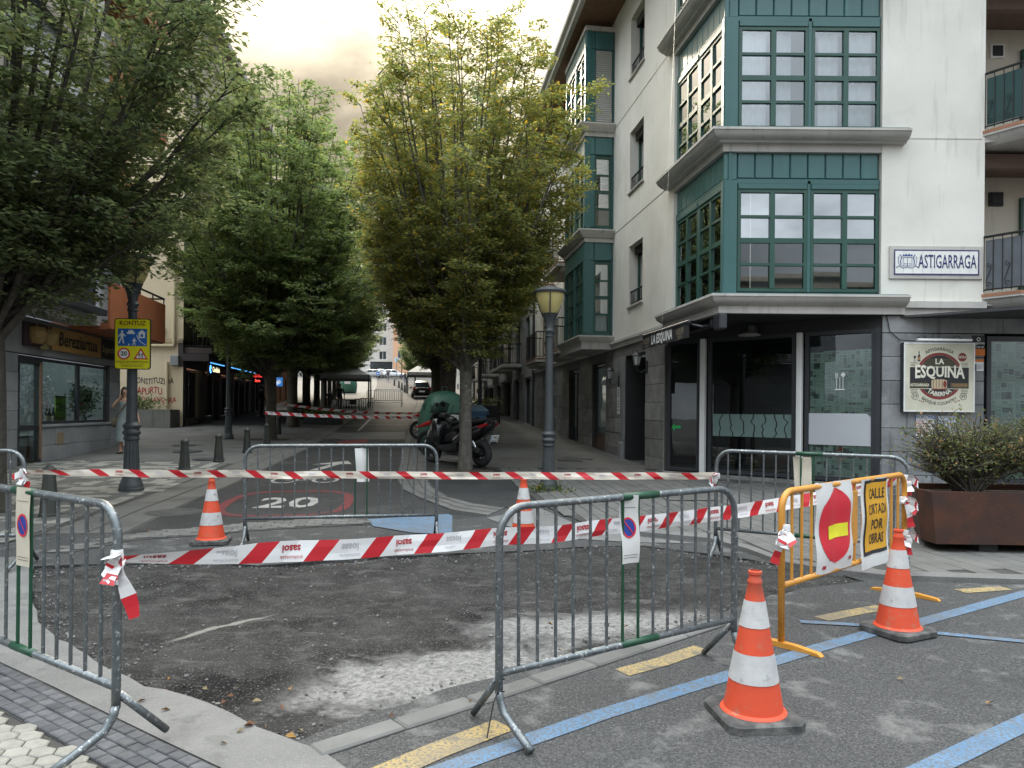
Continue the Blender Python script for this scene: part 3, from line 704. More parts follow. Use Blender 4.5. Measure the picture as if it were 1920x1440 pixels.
cover(1290, 937, .42, 'grey ribbed drain cover in front of the bar window', True, .036, M['slab'])
cover(1085, 862, .33, 'dark square cover by the doorway, upper of a pair', True, .04); cover(1068, 866, .30, 'dark square cover by the doorway, lower of a pair', True, .04)
# ---- litter
def litter():
    m = MB(); rnd = random.Random(11)
    spots = [(rnd.gauss(390,60), rnd.gauss(1285,18)) for _ in range(9)]+[(rnd.gauss(540,50), rnd.gauss(1365,15)) for _ in range(9)]+[(rnd.uniform(30,700), rnd.uniform(930,1080)) for _ in range(40)]+[(rnd.uniform(100,1900), rnd.uniform(1060,1420)) for _ in range(8)]+[(rnd.uniform(800,1300), rnd.uniform(860,980)) for _ in range(60)]
    spots += [(1855,1322),(345,1278),(1050,1209),(735,1347),(880,1320),(1032,1160),(310,1335),(265,1318),(420,1398)]
    for px, py in spots:
        c = G(px, py); s = rnd.uniform(.014,.030); a = rnd.uniform(0,6.3); m.mi = rnd.choice((0,0,1,2))
        ex = V((math.cos(a), math.sin(a), rnd.uniform(-.2,.3))); ey = V((-math.sin(a), math.cos(a), rnd.uniform(0,.5))); p0 = V((c.x, c.y, tz(c.y)+.012 if not inpoly(c.x, c.y, PIT) else tz(c.y)-.035))
        if px > 800 and py < 1080: p0.z += .03
        m.add([p0-ex*s, p0-ey*s*.5+V((0,0,.008)), p0+ex*s, p0+ey*s*.5+V((0,0,.012))], [(0,1,2),(0,2,3)])
    o = m.build('fallen_leaves', [pm('leaf_brown', (.13,.06,.03), None, 30, .8), pm('leaf_ochre', (.30,.16,.04), None, 30, .8), pm('leaf_pale', (.22,.17,.09), None, 30, .8)])
    o['kind'] = 'stuff'; o['label'] = 'brown and yellow fallen leaves scattered on the ground'
litter()
# ================================================================ FACADE TOOLS
def wallgrid(m, x0, x1, z0, z1, ops, y=0.0, dep=.2):
    xs = sorted({x0, x1, *[o[0] for o in ops], *[o[1] for o in ops]}); zs = sorted({z0, z1, *[o[2] for o in ops], *[o[3] for o in ops]})
    xs = [x for x in xs if x0 <= x <= x1]; zs = [z for z in zs if z0 <= z <= z1]
    for i in range(len(xs)-1):
        for j in range(len(zs)-1):
            cx, cz = (xs[i]+xs[i+1])/2, (zs[j]+zs[j+1])/2
            if any(o[0] < cx < o[1] and o[2] < cz < o[3] for o in ops): continue
            m.quad((xs[i], y, zs[j]), (xs[i+1], y, zs[j]), (xs[i+1], y, zs[j+1]), (xs[i], y, zs[j+1]))
    for a, b, c, d in ops:
        c = max(c, z0)
        m.quad((a, y, c), (a, y, d), (a, y+dep, d), (a, y+dep, c)); m.quad((b, y, d), (b, y, c), (b, y+dep, c), (b, y+dep, d))
        m.quad((a, y, d), (b, y, d), (b, y+dep, d), (a, y+dep, d)); m.quad((b, y, c), (a, y, c), (a, y+dep, c), (b, y+dep, c))
    return m
def window(root, T, x0, x1, z0, z1, y, cols=2, rows=4, fw=.055, bw=.045, fmat=None, gmat=None, curt=None, split=None, gmats=None, cw=.4, name='window', rail=None, seed=0, deep=.16):
    """a window: frame and glazing bars, a pane in every opening, a curtain behind"""
    fmat = fmat or M['green_wood']; gmat = gmat or M['pane']; m = MB(T)
    m.box(x0, x1, y, y+.07, z0, z0+fw); m.box(x0, x1, y, y+.07, z1-fw, z1); m.box(x0, x0+fw, y, y+.07, z0+fw, z1-fw); m.box(x1-fw, x1, y, y+.07, z0+fw, z1-fw)
    ix0, ix1, iz0, iz1 = x0+fw, x1-fw, z0+fw, z1-fw
    xe = [ix0+(ix1-ix0)*i/cols for i in range(cols+1)]; ze = [iz0+(iz1-iz0)*i/rows for i in range(rows+1)]
    for i in range(1, cols):
        w = bw*1.9 if (cols % 2 == 0 and i == cols//2) else bw; m.box(xe[i]-w/2, xe[i]+w/2, y-.008, y+.062, iz0, iz1)
    for j in range(1, rows):
        w = bw*1.9 if j == rail else bw
        for i in range(cols):
            w0 = (bw*1.9 if (cols % 2 == 0 and i == cols//2) else bw)/2 if i > 0 else 0; w1 = (bw*1.9 if (cols % 2 == 0 and i+1 == cols//2) else bw)/2 if i+1 < cols else 0
            m.box(xe[i]+w0, xe[i+1]-w1, y-.004, y+.058, ze[j]-w/2, ze[j]+w/2)
    wo = m.build(name, fmat, root)
    for i in range(cols):
        for j in range(rows):
            g = MB(T); a, b, c, d = xe[i]+.012, xe[i+1]-.012, ze[j]+.012, ze[j+1]-.012
            r = random.Random(seed*100+i*10+j); t1, t2 = r.uniform(-.004,.004), r.uniform(-.004,.004)
            g.quad((a, y+.03+t1, c), (b, y+.03-t1, c), (b, y+.03-t1+t2, d), (a, y+.03+t1+t2, d))
            g.build('pane', (gmats[j] if gmats else gmat), wo)
    if curt:
        for a, b in (curt if isinstance(curt, list) else [(0, 1)]):
            cm = MB(T); n = max(4, int((b-a)*(x1-x0)/.035)); vs = []
            for k in range(n+1):
                x = ix0+(ix1-ix0)*(a+(b-a)*k/n); yy = y+deep+.022*math.sin(k*1.25+seed)+.012*math.sin(k*.5+seed*2)
                vs += [(x, yy, iz0), (x, yy, iz1)]
            cm.add(vs, [(2*k, 2*k+2, 2*k+3, 2*k+1) for k in range(n)]); cm.build('curtain', M['curtain'], wo, smooth='all')
    return wo
def mould(m, path, prof, closed=False):
    """sweep a moulding profile [(outward, z)] along a plan path, mitred at its corners; outward is to the left of travel reversed"""
    path = [V((p[0], p[1], 0)) for p in path]; n = len(path); rings = []
    for i, p in enumerate(path):
        d0 = (p-path[i-1]).normalized() if i > 0 else None; d1 = (path[i+1]-p).normalized() if i < n-1 else None
        nr = lambda d: V((d.y, -d.x, 0))
        if d0 is None: k = nr(d1)
        elif d1 is None: k = nr(d0)
        else:
            a, b = nr(d0), nr(d1); k = (a+b).normalized(); k = k/max(.3, k.dot(a))
        rings.append([(p.x+k.x*o, p.y+k.y*o, z) for o, z in prof])
    return m.loft(rings)
def railing(root, T, pts, z0, h, gap=.11, mat=None, scroll=False, name='railing'):
    mat = mat or M['wrought']; m = MB(T)
    m.tube([(x, y, z0+h) for x, y in pts], .022, 6); m.tube([(x, y, z0+.07) for x, y in pts], .014, 6)
    ro = m.build(name, mat, root)
    for i in range(len(pts)-1):
        a, b = V((pts[i][0], pts[i][1], 0)), V((pts[i+1][0], pts[i+1][1], 0)); n = max(1, int((b-a).length/gap))
        for k in range(n+1):
            if k == 0 and i > 0: continue
            p = a.lerp(b, k/n); m = MB(T); m.tube([(p.x, p.y, z0+.03), (p.x, p.y, z0+h)], .009, 5)
            if scroll and k % 2 == 0 and k < n:
                q = a.lerp(b, (k+.5)/n); t = (b-a).normalized()*gap*.38
                for zc, s in ((.16, 1), (.50, -1)):
                    m.tube([(q.x+t.x*math.cos(f)*(1-f/9), q.y+t.y*math.cos(f)*(1-f/9), z0+zc+s*gap*.38*math.sin(f)*(1-f/9)) for f in [i2*.7 for i2 in range(9)]], .006, 4, cap=False)
                m.tube([(q.x-t.x, q.y-t.y, z0+.2), (q.x+t.x, q.y+t.y, z0+.46)], .006, 4)
            m.build('bar', mat, ro)
    return ro
def slabs(root, T, piers, rh, wmax, y, dep=.03, mat=None, gap=.008, name='stone_cladding', seed=1, stag=True):
    """stone slabs, each its own piece, on the given wall piers (x0, x1, z0, z1)"""
    m = MB(T)
    for x0, x1, z0, z1 in piers: m.box(x0, x1, y+dep*.35, y+dep+.12, z0, z1)
    co = m.build(name, M['joint'], root); rnd = random.Random(seed)
    for x0, x1, z0, z1 in piers:
        nz = max(1, round((z1-z0)/rh)); h = (z1-z0)/nz
        for j in range(nz):
            n = max(1, math.ceil((x1-x0)/wmax)); off = (.5 if (stag and j % 2 and n > 1) else 0)
            xe = [x0]+[x0+(x1-x0)*(i-off)/n for i in range(1, n+(1 if off else 0))]+[x1]
            xe = [x for i, x in enumerate(xe) if i == 0 or x-xe[i-1] > .12]
            for i in range(len(xe)-1):
                s = MB(T); pr = rnd.uniform(-.004, .004); s.box(xe[i]+gap/2, xe[i+1]-gap/2, y+pr, y+dep, z0+j*h+gap/2, z0+(j+1)*h-gap/2, ch=.006)
                s.build('stone_slab', mat, co)
    return co
# ================================================================ CORNER BUILDING
cb = thing('corner_building', 'cream corner building with green bay windows above the slate clad bar', 'building', (CD.x, CD.y, 0))
FT = Matrix.Identity(4); ST = frame((0, 0), (.132, -1))
A_ = lambda t: -t*1.0087
FL = [3.62, 6.43, 9.24]; ROOF = 12.05
def corner_building():
    # ---- rendered walls
    m = MB(ST); ops = [(A_(5.6), A_(4.5), z-.02+.6, z+2.06) for z in FL]
    wallgrid(m, A_(20.0), A_(2.45), 3.34, ROOF, ops, 0.0, .30)
    m.quad((A_(2.45), 0, 3.34), (A_(2.45), .09, 3.34), (A_(2.45), .09, ROOF), (A_(2.45), 0, ROOF))
    m.build('wall', M['render_wall'], cb)
    m = MB(FT); m.box(2.73, 4.5, 0, 1.6, 3.34, ROOF); m.build('wall', M['render_wall'], cb)
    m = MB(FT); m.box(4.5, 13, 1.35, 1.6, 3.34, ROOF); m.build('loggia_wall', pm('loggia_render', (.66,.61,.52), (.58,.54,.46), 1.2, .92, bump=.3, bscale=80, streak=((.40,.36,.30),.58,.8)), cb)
    # shadow grooves in the render at floor level
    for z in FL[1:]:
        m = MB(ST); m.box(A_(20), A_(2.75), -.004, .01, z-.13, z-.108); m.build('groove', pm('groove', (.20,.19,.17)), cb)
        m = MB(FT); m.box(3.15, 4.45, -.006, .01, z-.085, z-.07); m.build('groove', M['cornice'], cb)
    # ---- bay at the corner, floor by floor
    S2 = ST @ V((A_(2.45), 0, 0))
    for k, zs in enumerate(FL):
        m = MB(FT); m.box(.0, .25, .02, .14, zs+.02, zs+2.0); m.box(.25, 2.72, .10, .16, zs+2.0, zs+2.5); m.box(.0, 2.72, .08, .16, zs, zs+.09)
        m.box(1.475, 1.525, .05, .14, zs+.08, zs+2.0); m.box(.25, 2.72, .05, .13, zs+1.95, zs+2.03)
        m.T = ST; m.box(-2.46, 0.0, .10, .16, zs+2.0, zs+2.5); m.box(-.10, -.001, .02, .14, zs+.02, zs+2.0); m.box(-1.27, -1.22, .05, .14, zs+.08, zs+2.0); m.box(-2.46, 0, .08, .16, zs, zs+.09); m.box(-2.46, -.10, .05, .13, zs+1.95, zs+2.03); m.box(-2.46, -2.40, .05, .14, zs+.08, zs+2.0)
        bo = m.build('bay_frame', M['green'], cb)
        n = 8; w = (2.70-.26)/n
        for i in range(n):
            p = MB(FT); p.box(.26+i*w+.008, .26+(i+1)*w-.008, .062, .10, zs+2.045, zs+2.48, ch=.012); p.build('panel', M['green_pale'], bo)
        p = MB(FT); p.box(.02, .25, .045, .10, zs+2.01, zs+2.48, ch=.01); p.build('panel', M['green_pale'], bo)
        n = 9; w = 2.36/n
        for i in range(n):
            p = MB(ST); p.box(-2.45+i*w+.007, -2.45+(i+1)*w-.007, .062, .10, zs+2.045, zs+2.48, ch=.012); p.build('panel', M['green_pale'], bo)
        # blind boxes
        for a, b, T in ((.27,1.465,FT), (1.535,2.70,FT), (-2.39,-1.28,ST), (-1.21,-.11,ST)):
            p = MB(T); p.box(a, b, .03, .10, zs+1.85, zs+1.945, ch=.01); p.build('blind_box', M['green'], bo)
        zt = zs+1.85
        gm = None
        curts = {0: [None, None], 1: [[(0,.42),(.52,.82)], [(.10,.44),(.5,1)]], 2: [[(0,1)], [(0,1)]]}[k]
        lowf = {0: [M['pane_low'], M['pane_low'], M['pane'], M['pane']], 1: [M['pane_curtain']]*4, 2: None}[k]
        window(cb, FT, .27, 1.47, zs+.085, zt, .05, 2, 4, curt=curts[0], gmats=lowf, rail=2, seed=k*4+1)
        window(cb, FT, 1.53, 2.71, zs+.085, zt, .05, 2, 4, curt=curts[1], gmats=lowf, rail=2, seed=k*4+2)
        window(cb, ST, -2.40, -1.27, zs+.085, zt, .05, 2, 4, curt=[(0,.28),(.6,.95)], rail=2, seed=k*4+3)
        window(cb, ST, -1.22, -.105, zs+.085, zt, .05, 2, 4, curt=[(0,.3),(.7,1)], rail=2, seed=k*4+4)
        # sill cornice
        m = MB()
        prof = [(0, zs-.20), (.10, zs-.20), (.12, zs-.17), (.16, zs-.165), (.24, zs-.11), (.27, zs-.05), (.285, zs-.045), (.285, zs-.005), (0, zs+.012)] if k else [(0, zs-.31), (.10, zs-.31), (.10, zs-.19), (.13, zs-.18), (.16, zs-.165), (.24, zs-.11), (.27, zs-.05), (.285, zs-.045), (.285, zs-.005), (0, zs+.012)]
        s0 = ST @ V((-2.78, 0, 0)); mould(m, [s0.xy, (0, 0), (3.10, 0)], prof); m.build('cornice', M['cornice'], cb, smooth=True)
        if k:
            m = MB(); mould(m, [(ST @ V((-2.46,0,0))).xy, (0,0), (2.72,0)], [(-.1, zs-.33), (.012, zs-.33), (.012, zs-.20), (-.1, zs-.20)]); m.build('fascia', M['cornice'], cb)
        m = MB(); mould(m, [(ST @ V((-2.74,0,0))).xy, (0,0), (3.06,0)], [(0, zs+.013), (.28, zs-.003), (.28, zs+.004), (0, zs+.022)]); m.build('flashing', pm('zinc_green', (.14,.25,.25), (.18,.29,.29), 3, .5) if k == 0 else M['green'], cb)
        # the room behind
        m = MB(); b = .55
        m.quad((.75,b+.3,zs),(2.72,b+.3,zs),(2.72,b+.3,zs+2.6),(.75,b+.3,zs+2.6)); m.quad((2.72,.1,zs),(2.72,.1,zs+2.6),(2.72,b+.3,zs+2.6),(2.72,b+.3,zs)); m.T = ST; m.quad((-2.46,b+.3,zs),(-.75,b+.3,zs),(-.75,b+.3,zs+2.6),(-2.46,b+.3,zs+2.6)); m.quad((-2.46,.1,zs),(-2.46,b+.3,zs),(-2.46,b+.3,zs+2.6),(-2.46,.1,zs+2.6)); m.T = None; m.quad((-.3,.05,zs+.01),(2.7,.05,zs+.01),(2.7,2.4,zs+.01),(-.3,2.4,zs+.01)); m.build('interior_wall', pm('interior%d' % k, ((.20,.205,.21),(.24,.25,.255),(.2,.2,.2))[k]), cb)
    # lower half of the first floor front: pale things behind the glass
    # ---- string course between ground floor and render
    m = MB(); mould(m, [(ST @ V((A_(20),0,0))).xy, (ST @ V((-2.80,0,0))).xy], [(0, 3.26), (.05, 3.26), (.06, 3.36), (.10, 3.38), (.10, 3.44), (0, 3.46)]); m.build('string_course', M['cornice'], cb)
    m = MB(); mould(m, [(3.12,0), (4.5,0)], [(0, 3.30), (.03, 3.30), (.03, 3.41), (.09, 3.43), (.09, 3.54), (0, 3.56)]); m.build('string_course', M['cornice'], cb)
    # ---- windows in the side wall
    for k, z in enumerate(FL):
        a, b, c, d = A_(5.6), A_(4.5), z+.58, z+2.06
        window(cb, ST, a+.005, b-.005, c+.01, d-.01, .22, 2, 1, fmat=M['green_wood'], curt=[(0,.35),(.65,1)], seed=30+k)
        m = MB(ST); m.box(a+.01, b-.01, .14, .20, d-.20, d-.005, ch=.01); m.build('blind_box', M['wrought'], cb)
        m = MB(ST); m.box(a-.06, b+.06, -.05, .22, c-.05, c, ch=.01); m.build('sill', M['cornice'], cb)
        railing(cb, ST, [(a+.01, .05), (b-.01, .05)], c, .36, .10, name='window_railing')
    # ---- second bay, standing out from the side wall
    x0, x1, yb = A_(9.72), A_(7.06), -.80
    RT = ST @ frame((x1, yb), (0, 1))
    for k, zs in enumerate(FL):
        m = MB(ST); m.box(x0, x1, yb+.06, yb+.16, zs+2.0, zs+2.62); m.box(x0, x1, yb+.06, yb+.16, zs, zs+.09)
        for a in (x0, (x0+x1)/2-.03, x1-.09): m.box(a, a+.09, yb+.02, yb+.14, zs+.09, zs+2.0)
        m.T = RT; m.box(.0, .8, .06, .16, zs+2.0, zs+2.62); m.box(0, .27, .01, .14, zs+.09, zs+2.0); m.box(.74, .8, .02, .14, zs+.09, zs+2.0); m.box(0, .8, .06, .16, zs, zs+.09)
        bo = m.build('bay_frame', M['green'], cb)
        n = 9; w = (x1-x0-.04)/n
        for i in range(n):
            p = MB(ST); p.box(x0+.02+i*w+.006, x0+.02+(i+1)*w-.006, yb+.02, yb+.06, zs+2.02, zs+2.48, ch=.01); p.build('panel', M['green_pale'], bo)
        for a, b in ((.02,.27), (.285,.79)):
            p = MB(RT); p.box(a, b, .022, .06, zs+2.02, zs+2.48, ch=.01); p.build('panel', M['green_pale'], bo)
        window(cb, ST, x0+.09, (x0+x1)/2-.035, zs+.085, zs+1.98, yb+.05, 2, 4, curt=[(0,.4),(.6,1)], rail=2, seed=40+k)
        window(cb, ST, (x0+x1)/2+.065, x1-.095, zs+.085, zs+1.98, yb+.05, 2, 4, curt=[(0,.4)], rail=2, seed=50+k)
        if k == 2:
            sh = MB(RT); sh.box(.275, .735, .06, .10, zs+.09, zs+1.99); so = sh.build('roller_shutter', M['blind'], cb)
            for i in range(34):
                p = MB(RT); z = zs+.10+i*.0555; p.box(.28, .73, .035, .06, z, z+.048, ch=.008); p.build('slat', M['blind'], so)
        else:
            wo = window(cb, RT, .275, .735, zs+.085, zs+1.98, .05, 1, 4, gmats=[M['pane_low'], M['pane'], M['pane'], M['pane']], curt=([(0,1)] if k == 0 else None), rail=2, seed=60+k, deep=.10)
            if k == 1:
                for i in range(9):
                    p = MB(RT); z = zs+.75+i*.135; p.box(.30, .71, .13, .14, z, z+.075); p.build('blind_stripe', M['curtain'], wo)
        m = MB(); pts = [ST @ V((x0, 0, 0)), ST @ V((x0, yb, 0)), ST @ V((x1, yb, 0)), ST @ V((x1, .02, 0))]
        prof = [(-.05, zs-.20), (.06, zs-.20), (.08, zs-.16), (.14, zs-.11), (.17, zs-.05), (.18, zs-.04), (.18, zs-.005), (-.05, zs+.012)]
        if k == 0: prof = [(-.05, zs-.36), (.06, zs-.36)]+prof[1:]
        mould(m, [p.xy for p in pts], prof); m.build('cornice', M['cornice'], cb, smooth=True)
        m = MB(); mould(m, [p.xy for p in pts], [(-.1, zs+2.49), (.012, zs+2.49), (.012, zs+2.61), (-.1, zs+2.61)]); m.build('fascia', M['cornice'], cb)
        m = MB(ST); m.box(x0, x1, yb+.1, 0, zs-.3, zs-.01); m.build('bay_floor', M['cornice'], cb)
        m = MB(ST); m.quad((x0,-.05,zs),(x1,-.05,zs),(x1,-.05,zs+2.6),(x0,-.05,zs+2.6)); m.build('interior_wall', M['room'], cb)
    # ---- balconies further along the side
    for k, zs in enumerate(FL[:2]):
        for t0, t1 in ((11.2, 13.6), (15.4, 18.0)):
            m = MB(ST); m.box(A_(t1), A_(t0), -.72, 0, zs-.16, zs-.04, ch=.02); m.box(A_(t1)+.12, A_(t0)-.12, -.60, 0, zs-.28, zs-.16, ch=.03)
            bo = m.build('balcony', M['cornice'], cb)
            m = MB(ST); m.box(A_(t1)-.01, A_(t0)+.01, -.73, 0, zs-.04, zs, ch=.005); m.build('edge_tile', M['terracotta'], bo)
            railing(cb, ST, [(A_(t1)+.04, 0), (A_(t1)+.04, -.66), (A_(t0)-.04, -.66), (A_(t0)-.04, 0)], zs, 1.0, .13)
            window(cb, ST, A_(t1)+.4, A_(t0)-.4, zs+.02, zs+2.1, -.02, 2, 3, curt=[(0,1)], seed=70+k)
    # ---- roof and eaves
    ev = [ST @ V((A_(20), -.95, 0)), ST @ V((.0, -.95, 0))]
    cx = V((-.95/ .991, 0)); 
    fp = [(ev[0].x, ev[0].y), (-.95*1.13, -.95), (13, -.95), (13, 12), (ev[0].x+10, ev[0].y)]
    m = MB(); m.prism(fp, ROOF, ROOF+.06, 'z'); m.build('soffit', M['wood_soffit'], cb)
    m = MB(); mould(m, [fp[0], fp[1], fp[2]], [(-.1, ROOF-.02), (.02, ROOF-.02), (.03, ROOF+.10), (.12, ROOF+.16), (.13, ROOF+.26), (-.1, ROOF+.28)]); m.build('eaves_cornice', M['cornice'], cb, smooth=True)
    m = MB(); m.prism(fp, ROOF+.27, ROOF+.34, 'z'); m.build('roof', M['terracotta'], cb)
    # ---- loggia and balconies at the right
    for k, zs in enumerate(FL):
        z = zs+.06
        bal = [(4.44, .3), (4.46, 0), (4.80, -.50), (9, -.50), (9, .3)]
        m = MB(); m.prism(bal, z-.055, z, 'z'); bo = m.build('balcony_floor', M['terracotta'], cb)
        m = MB(); mould(m, [bal[1], bal[2], bal[3]], [(-.4, z-.25), (-.16, z-.25), (-.06, z-.16), (-.04, z-.10), (-.005, z-.09), (-.005, z-.056), (-.4, z-.056)]); m.build('moulding', M['cornice'], bo, smooth=True)
        m = MB(); m.prism([(4.7,-.1),(9,-.1),(9,1.35),(4.5,1.35),(4.5,0)], z-.20, z-.056, 'z'); m.build('underside', M['cornice'], bo)
        railing(cb, FT, [(4.50, .0), (4.83, -.46), (9, -.46)], z, .98, .115, scroll=True, name='balcony_railing', mat=M['wrought'])
        if k == 1:
            m = MB(); m.quad((4.53,.0,z+.1),(4.85,-.43,z+.1),(4.85,-.43,z+.9),(4.53,0,z+.9)); m.quad((4.86,-.43,z+.1),(8,-.43,z+.1),(8,-.43,z+.9),(4.86,-.43,z+.9)); m.build('screen_cloth', pm('green_cloth', (.018,.06,.058)), cb)
        if k == 0:
            m = MB(); m.quad((4.53,.0,z+.08),(4.85,-.43,z+.08),(4.85,-.43,z+.92),(4.53,0,z+.92)); m.quad((4.86,-.43,z+.08),(8,-.43,z+.08),(8,-.43,z+.92),(4.86,-.43,z+.92)); m.build('screen_cloth', pm('grey_cloth', (.13,.14,.16)), cb)
        m = MB(); m.box(4.5, 9, .35, .50, zs+2.35, zs+2.60); m.box(4.5, 9, .5, 1.35, zs+2.50, zs+2.60); m.build('timber_beam', M['wood_brown'], cb)
        window(cb, FT, 6.0, 8.2, zs+.1, zs+2.1, 1.27, 2, 1, curt=[(0,1)], seed=90+k)
        m = MB(); m.box(5.42, 5.68, 1.30, 1.36, zs+1.95, zs+2.21); vo = m.build('vent_cover', M['white'] if k == 1 else M['black'], cb)
        m = MB(); m.box(5.45, 5.65, 1.285, 1.305, zs+1.98, zs+2.18, ch=.01); m.build('vent_grille', M['black'], vo)
    # ---- ground floor: slate on the side, slabs on the front
    g = lambda t: tz(CD.y+t)-.05
    slabs(cb, ST, [(A_(4.2), A_(2.93), .22, 3.02)], .40, 2, -.01, .06, M['stone_dark'], seed=2)
    slabs(cb, ST, [(A_(7.7), A_(5.82), .28, 3.02), (A_(11.12), A_(9.3), .40, 3.02), (A_(19.7), A_(12.62), .5, 3.02)], .42, 1.0, -.01, .06, M['stone_dark'], seed=3)
    m = MB(ST); m.box(A_(20), A_(2.9), .002, .3, 3.0, 3.27); m.build('lintel_band', M['stone_dark'], cb)
    slabs(cb, FT, [(2.76, 4.52, .14, 3.0)], .41, 1.25, -.004, .06, M['stone'], seed=4)
    slabs(cb, FT, [(2.76, 9, 3.005, 3.30)], .4, 2.2, -.004, .06, M['stone'], seed=5, name='stone_lintel')
    # doorway in the side wall
    m = MB(ST); a, b = A_(5.8), A_(4.2); m.box(a, b, .62, .66, .3, 2.98); m.box(a-.02, a+.02, 0, .64, .3, 2.98); m.box(b-.02, b+.02, .06, .64, .3, 2.98); m.build('door_recess', M['black'], cb)
    m = MB(ST); m.box(a+.35, b-.1, .54, .60, .36, 2.25, ch=.01); m.box(a+.35, b-.1, .55, .60, 2.30, 2.9, ch=.01); do = m.build('door', M['black_frame'], cb)
    m = MB(ST); m.tube([(a+.5,.50,1.2),(a+.5,.50,1.7)], .014, 6); m.build('handle', M['chrome'], do)
    m = MB(ST); m.box(a-.02, b+.02, -.12, .5, .2, .36, ch=.02); m.build('doorstep', M['kerb'], cb)
    m = MB(ST); m.box(a-.30, a-.02, -.10, -.012, .3, .85, ch=.015); m.build('pillar_foot', M['granite'], cb)
    m = MB(ST); m.box(a-.30, a-.02, -.045, -.006, .86, 2.95, ch=.01); m.build('pillar_facing', M['granite'], cb)
    for z in range(7):
        p = MB(ST); p.box(a+.05, b-.3, .5, .53, 2.34+z*.08, 2.39+z*.08, ch=.008); p.build('louvre', M['black_frame'], do)
    # shop window and door further along
    window(cb, ST, A_(9.28), A_(7.72), .95, 2.92, .10, 1, 1, fmat=M['black_frame'], gmat=M['shop_glass'], seed=101, name='shop_window')
    m = MB(ST); m.box(A_(9.28), A_(7.72), .12, .18, .42, .95); m.build('window_panel', M['wood_brown'], cb)
    m = MB(ST); m.box(A_(9.3)-.1, A_(7.7)+.1, -.08, .1, .36, .46); m.build('window_step', M['kerb'], cb)
    m = MB(ST); m.box(A_(9.28), A_(7.72), .5, .55, .42, 2.92); m.build('shop_blind', pm('pale_blind', (.30,.31,.31)), cb)
    window(cb, ST, A_(12.55), A_(11.18), .62, 2.92, .12, 2, 1, fmat=M['black_frame'], gmat=M['shop_glass'], seed=102, name='shop_window')
    m = MB(ST); m.box(A_(12.55), A_(11.18), .6, .65, .45, 2.95); m.build('shop_blind', pm('pale_blind2', (.22,.22,.22)), cb)
    m = MB(ST); m.box(A_(12.6)-.1, A_(11.1)+.1, -.08, .1, .42, .56); m.build('window_step', M['kerb'], cb)
    # drainpipe
    m = MB(ST); m.tube([(A_(19.8),-.07,.6),(A_(19.8),-.07,ROOF)], .055, 8); m.build('drainpipe', M['iron'], cb)
corner_building()
